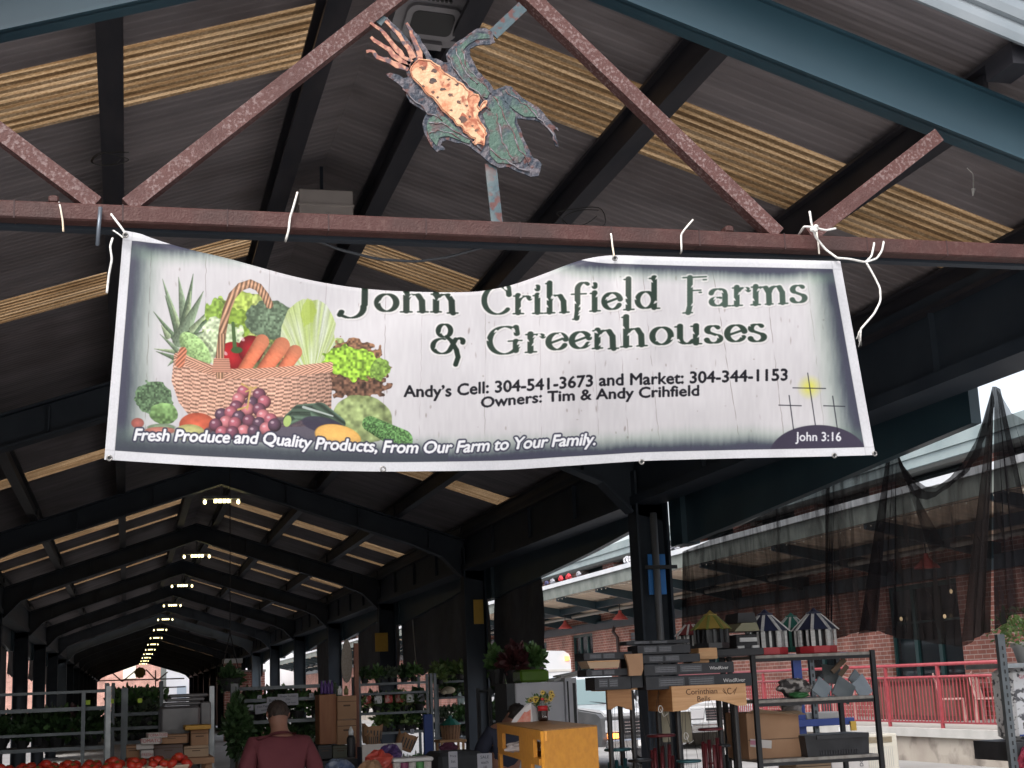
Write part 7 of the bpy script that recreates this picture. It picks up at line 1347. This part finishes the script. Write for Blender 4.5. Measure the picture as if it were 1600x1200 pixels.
lump(1216, 1060, 1266, 1090, yR+.2, mk('cloth_mottled', (.06,.055,.055), .8, c2=(.45,.42,.40), ns=16, lo=.52, hi=.6), 'mottled_cloth', 'crumpled black and white cloth on the second shelf of the black rack', 14, 'cloth'); lump(1233, 1081, 1262, 1091, yR+.03, mk('packet_green', (.02,.10,.03), .4, c2=(.04,.16,.05), ns=12), 'green_packet', 'small green packet on the second shelf below the mottled cloth', 15, 'packet'); lump(1222, 1092, 1252, 1120, yR+.25, mk('bag_white', (.5,.48,.48), .4, c2=(.3,.3,.32), ns=9), 'white_bag', 'crumpled white bag hanging behind the cardboard box on the rack', 16)
# third shelf: carton and black box
zS3 = zs_[2]
x0, x1, z0, z1 = bx(1168, 1112, 1250, 1181, yR+.12); t = thing('cardboard_box', ((x0+x1)/2, yR+.1, zS3), 'large open brown cardboard box on the black rack', 'box'); MB().bbox(x0, x1, yR+.12, yR+.5, zS3+.001, z1, .004).build('body', cardb, t)
MB().add([(x0, yR+.12, z1), (x1, yR+.12, z1), (x1+.02, yR+.02, z1-.03), (x0+.02, yR+.0, z1+.03)], [(0,1,2,3)]).build('flap', cardb2, t); MB().box(x0, x1, yR+.1175, yR+.1195, zS3+.13, zS3+.135).build('seam', mk('box_seam', (.10,.06,.04), .8), t)
xa, xb, za, zb = bx(1173, 1154, 1206, 1170, yR+.11); MB().bar((xa, yR+.1165, (za+zb)/2+.01), (xb, yR+.1165, (za+zb)/2-.01), .003, .055).build('shipping_label', wbox, t); MB().bar((xa, yR+.1145, (za+zb)/2+.012), (xa+.08, yR+.1145, (za+zb)/2+.005), .002, .03).build('pink_stripe', mk('stripe_pink', (.5,.2,.28), .7), t)
x0, x1, z0, z1 = bx(1260, 1147, 1361, 1178, yR); t = thing('black_crate', ((x0+x1)/2, yR, zS3), 'black plastic crate on the lower shelf of the black rack', 'crate'); m = MB(); m.prism([(x0, z1),(x1, z1),(x1-.01, zS3+.001),(x0+.015, zS3+.001)], 'Y', yR+.02, yR+.35); m.build('body', blackpl, t); m = MB(); [m.box(x0+.11+k*.012*1.7, x0+.118+k*.012*1.7, yR+.012, yR+.0198, zS3+.01, zS3+.04) for k in range(15)]; m.box(x0+.09, x1-.005, yR+.008, yR+.0195, z1-.03, z1-.005); m.build('ribs', mk('plastic_rib', (.03,.03,.034), .4), t)
carton(1245, 1185, 1300, 1235, yR+.1, .3, cardb2, 'cardboard_box', 'pale brown carton under the lower shelf of the black rack')
# blue shelving behind
bl = mk('rack_blue', (.02,.05,.24), .45, c2=(.03,.065,.28), ns=5); yQ = 11.2; x0, x1 = PY(1245, 1130, yQ).x, PY(1336, 1130, yQ).x; t = thing('blue_rack', ((x0+x1)/2, yQ, 0), 'blue steel shelving behind the black display rack', 'rack')
for (v0, v1) in ((1123,1134),): za, zb = bx(1245, v0, 1336, v1, yQ)[2:]; MB().bbox(x0, x1, yQ, yQ+.05, za, zb, .004).build('beam', bl, t); MB().box(x1-.05, x1-.0, yQ-.02, yQ-.001, za-.05, zb-.03).build('beam_lock', yel, t); MB().box(x0, x1, yQ+.051, yQ+.6, zb-.03, zb-.01).build('deck', cardk, t)
za, zb = bx(1190, 1021, 1330, 1030, yQ)[2:]; xq0 = PY(1185, 1025, yQ).x; MB().bbox(xq0, x1, yQ, yQ+.05, za, zb, .004).build('beam', bl, t)
for u in (1257, 1279): p = PY(u, 1100, yQ); m = MB(); m.box(p.x-.045 if u == 1257 else p.x-.02, p.x+.03 if u == 1257 else p.x+.02, yQ+.06, yQ+.10, 0, zb-.0); m.build('upright', bl if u == 1257 else gal_d, t)
p = PY(1279, 1100, yQ); m = MB(); [m.box(p.x-.007, p.x+.007, yQ+.055, yQ+.0598, .9+k*.06, .93+k*.06) for k in range(18)]; m.build('upright_slots', black, t)
carton(1260, 1113, 1320, 1123, yQ+.1, .3, lipm, 'flat_carton', 'pale flat carton lying on the blue beam', flap=False)
# beige appliance
bei = mk('beige_enamel', (.48,.45,.38), .4, c2=(.54,.51,.44), ns=4); yE = 13.2; x0, x1, z0, z1 = bx(1337, 1147, 1405, 1230, yE); t = thing('beige_appliance', ((x0+x1)/2, yE, 0), 'beige air conditioner cabinet with vent slots behind the black rack', 'appliance'); MB().bbox(x0, x1, yE, yE+.4, 0, z1, .01).build('case', bei, t)
m = MB(); [m.box(x0+.13, x1-.06, yE-.004, yE-.0005, z1-.035-.012*k, z1-.028-.012*k) for k in range(5)]; m.build('vent_slots', mk('vent_brown', (.20,.15,.08), .5), t); m = MB(); [m.box(x0+.03+.022*k, x0+.036+.022*k, yE-.004, yE-.0005, .3, z1-.12) for k in range(int((x1-x0-.06)/.022))]; m.build('side_ribs', lipm, t)
x0, x1, z0, z1 = bx(1300, 1170, 1340, 1230, 12.6); t = thing('white_carton', ((x0+x1)/2, 12.6, 0), 'white carton printed with handling marks behind the rack post', 'box'); MB().bbox(x0, x1+.12, 12.6, 12.9, 0, z1, .006).build('body', wbox, t); words('DOOR', .05, inkm, t, Matrix.Translation((x1+.06, 12.597, z0+.25))@Matrix.Rotation(PI/2, 4, 'X')@Matrix.Rotation(PI/2, 4, 'Z'))
# right edge: rack post, planter, soil bag
yP = 8.4; a_ = PY(1563, 991, yP); xp = a_.x; t = thing('steel_shelving', (xp, yP, 0), 'perforated dark steel shelving upright at the right edge with a shelf', 'rack')
MB().box(xp-.022, xp+.03, yP, yP+.035, 0, a_.z).build('post', gal_d, t); m = MB(); [m.box(xp+.0, xp+.010, yP-.002, yP-.0002, .3+k*.05, .325+k*.05) for k in range(30)]; m.build('slots', black, t); xe = xp+.9
za = PY(1590, 1036, yP).z; MB().box(xp+.031, xe, yP, yP+.5, za-.03, za).build('shelf', galv, t); za2 = PY(1592, 1160, yP).z; MB().box(xp+.031, xe, yP, yP+.5, za2-.12, za2-.0).build('shelf', blackpl, t); MB().box(xe, xe+.05, yP, yP+.035, 0, a_.z).build('post', gal_d, t)
bush(1548, 950, 1660, 1010, yP+.25, leafs[2], 'planter_plant', 'airy light green plant spilling from the pot at the right edge', 60, 900, .035); p = PY(1608, 1032, yP+.25); t = thing('flower_pot', (p.x, yP+.25, za), 'pale grey flower pot at the right edge under the green plant', 'pot'); zt_ = PY(1608, 1004, yP+.25).z
MB().lathe((p.x, yP+.25, za+.001), [(.075,0),(.10,zt_-za-.03),(.112,zt_-za-.028),(.112,zt_-za),(.10,zt_-za)], 20).build('pot', terrac, t, True)
x0, x1, z0, z1 = bx(1573, 1042, 1680, 1130, yP+.2); t = thing('soil_bag', ((x0+x1)/2, yP+.2, za2), 'white and grey printed potting bag standing on the lower shelf at the right edge', 'bag'); m = MB(); m.bbox(x0, x1, yP+.15, yP+.38, za2+.001, z1, .03); m.build('bag', mk('bag_print', (.62,.62,.63), .5, c2=(.09,.09,.10), ns=24, nd=6, lo=.55, hi=.60, bump=.2, bs=10), t)
words('GARDEN', .035, mk('print_pink', (.6,.2,.25), .6), t, frontal(x0+.14, yP+.146, z1-.07)); MB().box(x0+.03, x1-.03, yP+.1455, yP+.1485, za2+.03, za2+.04).build('blue_band', bl, t)
lump(1590, 1165, 1625, 1205, yP+.0, mk('flower_red', (.35,.03,.06), .6, c2=(.2,.02,.05), ns=20), 'red_flower', 'red flower head at the bottom right corner', 19, 'flower')

# ================================================================ people
skin = mk('skin', (.30,.15,.105), .55, c2=(.34,.175,.125), ns=9); hairm = mk('hair_brown', (.030,.020,.016), .7, c2=(.055,.038,.03), ns=60, stretch=(1,1,.3), bump=.6, bs=90); hairk = mk('hair_black', (.015,.012,.012), .6, c2=(.03,.024,.022), ns=60, bump=.6, bs=90)
shirtm = mk('shirt_maroon', (.150,.036,.048), .85, c2=(.185,.048,.060), ns=5, bump=.35, bs=7); shirtn = mk('shirt_navy', (.03,.035,.06), .85, bump=.3, bs=7); jean = mk('jeans', (.035,.045,.08), .85, c2=(.05,.06,.10), ns=20); shoe = mk('shoe', (.03,.028,.026), .6); eyew = mk('eye_white', (.6,.58,.55), .3); lipc = mk('lips', (.28,.09,.08), .5)
def skinned(chains, name, mat, parent, sub=2):
    V, E, Rr = [], [], []; idx = {}
    for ch in chains:
        prev = None
        for (p, r) in ch:
            k = tuple(round(c, 4) for c in p)
            if k not in idx: idx[k] = len(V); V.append(p); Rr.append(r if isinstance(r, tuple) else (r, r))
            i = idx[k]
            if prev is not None and prev != i: E.append((prev, i))
            prev = i
    me = bpy.data.meshes.new(name); me.from_pydata(V, E, []); ob = bpy.data.objects.new(name, me); col.objects.link(ob); sk = ob.modifiers.new('skin', 'SKIN'); sk.use_smooth_shade = True
    for i, r in enumerate(Rr): me.skin_vertices[0].data[i].radius = r
    me.skin_vertices[0].data[0].use_root = True
    sb = ob.modifiers.new('sub', 'SUBSURF'); sb.levels = sub; sb.render_levels = sub; bpy.context.view_layer.update()
    m2 = bpy.data.meshes.new_from_object(ob.evaluated_get(bpy.context.evaluated_depsgraph_get())); bpy.data.objects.remove(ob); bpy.data.meshes.remove(me); m2.materials.clear(); m2.polygons.foreach_set('use_smooth', [True]*len(m2.polygons)); return mkobj(name, m2, mat, parent)
def person(loc, rz, label, sc, hair, sm, bend=0, headpitch=0, arms=None, wide=1.0):
    t = thing('person', loc, label, 'person')
    def bp(p, z0=.95):                                 # bend the trunk forward about the hips
        x, y, z = p
        if z <= z0: return (x, y, z)
        d = z-z0; return (x, y+d*math.sin(bend), z0+d*math.cos(bend)) if True else p
    def bp2(p): x, y, z = p; z0 = .95; d = z-z0; return (x, y*math.cos(bend)+d*math.sin(bend), z0+d*math.cos(bend)-y*math.sin(bend))
    B3 = lambda p: bp2(p); w = wide
    pel, spi, che, nb, nk = B3((0,0,.98)), B3((0,.0,1.16)), B3((0,-.01,1.34)), B3((0,-.02,1.46)), B3((0,.0,1.52))
    hp = Vector(nk); hd = Vector((0, math.sin(bend+headpitch), math.cos(bend+headpitch))); fw = Vector((0, math.cos(bend+headpitch), -math.sin(bend+headpitch)))
    h1 = tuple(hp+hd*.095+fw*.02); h2 = tuple(hp+hd*.165+fw*.015); ch = []
    trunk = [(pel,(.155*w,.115)),(spi,(.16*w,.115)),(che,(.165*w,.115)),(nb,(.085,.075)),(nk,(.064,.064)),(h1,(.092,.104)),(h2,(.080,.092))]; ch.append(trunk)
    arms = arms or {}
    for s in (-1, 1):
        sh = B3((s*.185*w,-.01,1.40)); el_, wr = arms.get(s, (B3((s*.27*w,-.02,1.12)), B3((s*.25*w,.16,.93)))); d = (Vector(wr)-Vector(el_)).normalized(); pm = tuple(Vector(wr)+d*.055)
        ch.append([(che,(.165*w,.115)),(sh,(.068,.066)),(el_,(.045,.045)),(wr,(.030,.026)),(pm,(.036,.018))])
        side = d.cross(Vector((0,0,1))); side = side.normalized() if side.length > .01 else Vector((1,0,0)); dn = side.cross(d)
        for k in range(4):
            b0 = Vector(pm)+side*(.027-.018*k); L = (.030,.034,.032,.024)[k]; p1 = b0+d*(L+.012)+dn*-.004; p2 = p1+d*L*.8+dn*-.014; p3 = p2+d*L*.5+dn*-.018; ch.append([(pm,(.036,.018)),(tuple(p1),.0088),(tuple(p2),.008),(tuple(p3),.0068)])
        th = Vector(wr)+d*.02+side*.03*(1 if s > 0 else 1); ch.append([(wr,(.030,.026)),(tuple(th),.011),(tuple(th+d*.03+side*.018-dn*.006),.010),(tuple(th+d*.055+side*.02-dn*.012),.008)])
        hip = (s*.095*w,0,.90); kn = (s*.115,.02,.50); an = (s*.12,-.02,.09); toe = (s*.135,.13,.035); ch.append([(pel,(.155*w,.115)),(hip,(.10*w,.10)),(kn,(.062,.064)),(an,(.042,.045)),(toe,(.04,.028))])
    body = skinned(ch, 'body', skin, t)
    hc = Vector(h1)+hd*.03
    # face: nose, brows, ears joined into the body mesh; eyes and lips as parts
    M = Matrix((Vector((1,0,0)), fw, hd)).transposed()
    def at(x, y, z): return tuple(hc+M@Vector((x, y, z)))
    m = MB(); m.tube([at(0,.088,.022), at(0,.104,-.005), at(0,.112,-.022), at(0,.092,-.030)], [.008,.011,.014,.009], 8)
    for s in (-1, 1): m.tube([at(s*.076,-.008,.025), at(s*.086,-.016,.020), at(s*.088,-.016,-.004), at(s*.080,-.006,-.028), at(s*.073,.0,-.024)], [.006,.010,.011,.008,.005], 8)
    ms = m.build('tmp', skin, None, True); dg = bpy.context.evaluated_depsgraph_get()
    import bmesh
    b = bmesh.new(); b.from_mesh(body.data); b.from_mesh(ms.data); b.to_mesh(body.data); b.free(); body.data.polygons.foreach_set('use_smooth', [True]*len(body.data.polygons)); bpy.data.objects.remove(ms)
    off = wloc(t)
    def lo(mb): mb.v = [(a+off.x, b_+off.y, c+off.z) for a, b_, c in mb.v]; return mb
    for s in (-1, 1): lo(MB().ellipsoid(at(s*.031,.079,.020), .013, .010, .009, 10, 7)).build('eye', eyew, t, True)
    lo(MB().tube([at(-.022,.084,-.052), at(0,.092,-.050), at(.022,.084,-.052)], [.004,.007,.004], 8)).build('mouth', lipc, t, True)
    m = MB(); rs = random.Random(3); n, L = 26, 14; V = []; F = []            # short hair: a cap that hugs the skull, longer at the nape
    for i in range(L+1):
        a = PI*.66*i/L
        for k in range(n):
            b_ = 2*PI*k/n; front = max(0, math.sin(b_)); lim = .66-.34*front; aa = a*(lim/.66); r = .097+.006*math.sin(9*b_+i)+rs.uniform(-.0018,.0018)
            V.append(at(math.sin(aa)*math.cos(b_)*r*.93, math.sin(aa)*math.sin(b_)*r*1.03-.008, math.cos(aa)*r*1.04+.012))
    F = [(i*n+k, i*n+(k+1)%n, (i+1)*n+(k+1)%n, (i+1)*n+k) for i in range(L) for k in range(n)]; m.add(V, F); lo(m).build('hair', hair, t, True)
    g = lambda r, k=.014: tuple(q+k for q in r) if isinstance(r, tuple) else r+k
    cl = [[(pel,(.175*w,.135)),(spi,(.180*w,.135)),(che,(.190*w,.142)),(B3((0,-.018,1.41)),(.165*w,.125)),(B3((0,-.018,1.455)),(.115,.105)),(B3((0,-.012,1.495)),(.085,.085))]]
    for s in (-1, 1):
        sh = B3((s*.185*w,-.01,1.40)); el_ = Vector(arms.get(s, (B3((s*.27*w,-.02,1.12)), 0))[0]); mid = tuple(Vector(sh).lerp(el_, .92)); cl.append([(che,(.185*w,.132)),(sh,(.088,.086)),(mid,(.080,.078))])
    skinned(cl, 'shirt', sm, t)
    cl = [[((0,0,1.0),(.160*w,.125)),((0,0,.94),(.165*w,.13))]]
    for s in (-1, 1): cl.append([((0,0,.94),(.165*w,.13)),((s*.095*w,0,.86),(.112*w,.112)),((s*.115,.02,.50),(.080,.082)),((s*.12,-.02,.10),(.068,.068))])
    skinned(cl, 'trousers', jean, t)
    for s in (-1, 1): skinned([[((s*.12,-.04,.05),(.05,.045)),((s*.128,.06,.045),(.052,.04)),((s*.138,.15,.035),(.045,.03))]], 'shoe', shoe, t)
    t.rotation_euler.z = rz; t.scale = (sc,)*3; return t
p = PY(440, 1150, 11.2)
person((p.x, 11.2, 0), R(6), 'man with short brown hair and maroon t-shirt seen from behind, looking down', .93, hairm, shirtm, bend=R(9), headpitch=R(10), wide=1.16, arms={-1: ((-.31,.02,1.10), (-.24,.25,.98)), 1: ((.31,.03,1.10), (.25,.26,.99))})
p = PY(797, 1110, 13.0)
person((p.x-.15, 12.9, 0), R(195), 'dark haired person bending down behind the orange cabinet, head bowed', .93, hairk, shirtn, bend=R(28), headpitch=R(30))
print('done script', len(bpy.data.objects), flush=True)
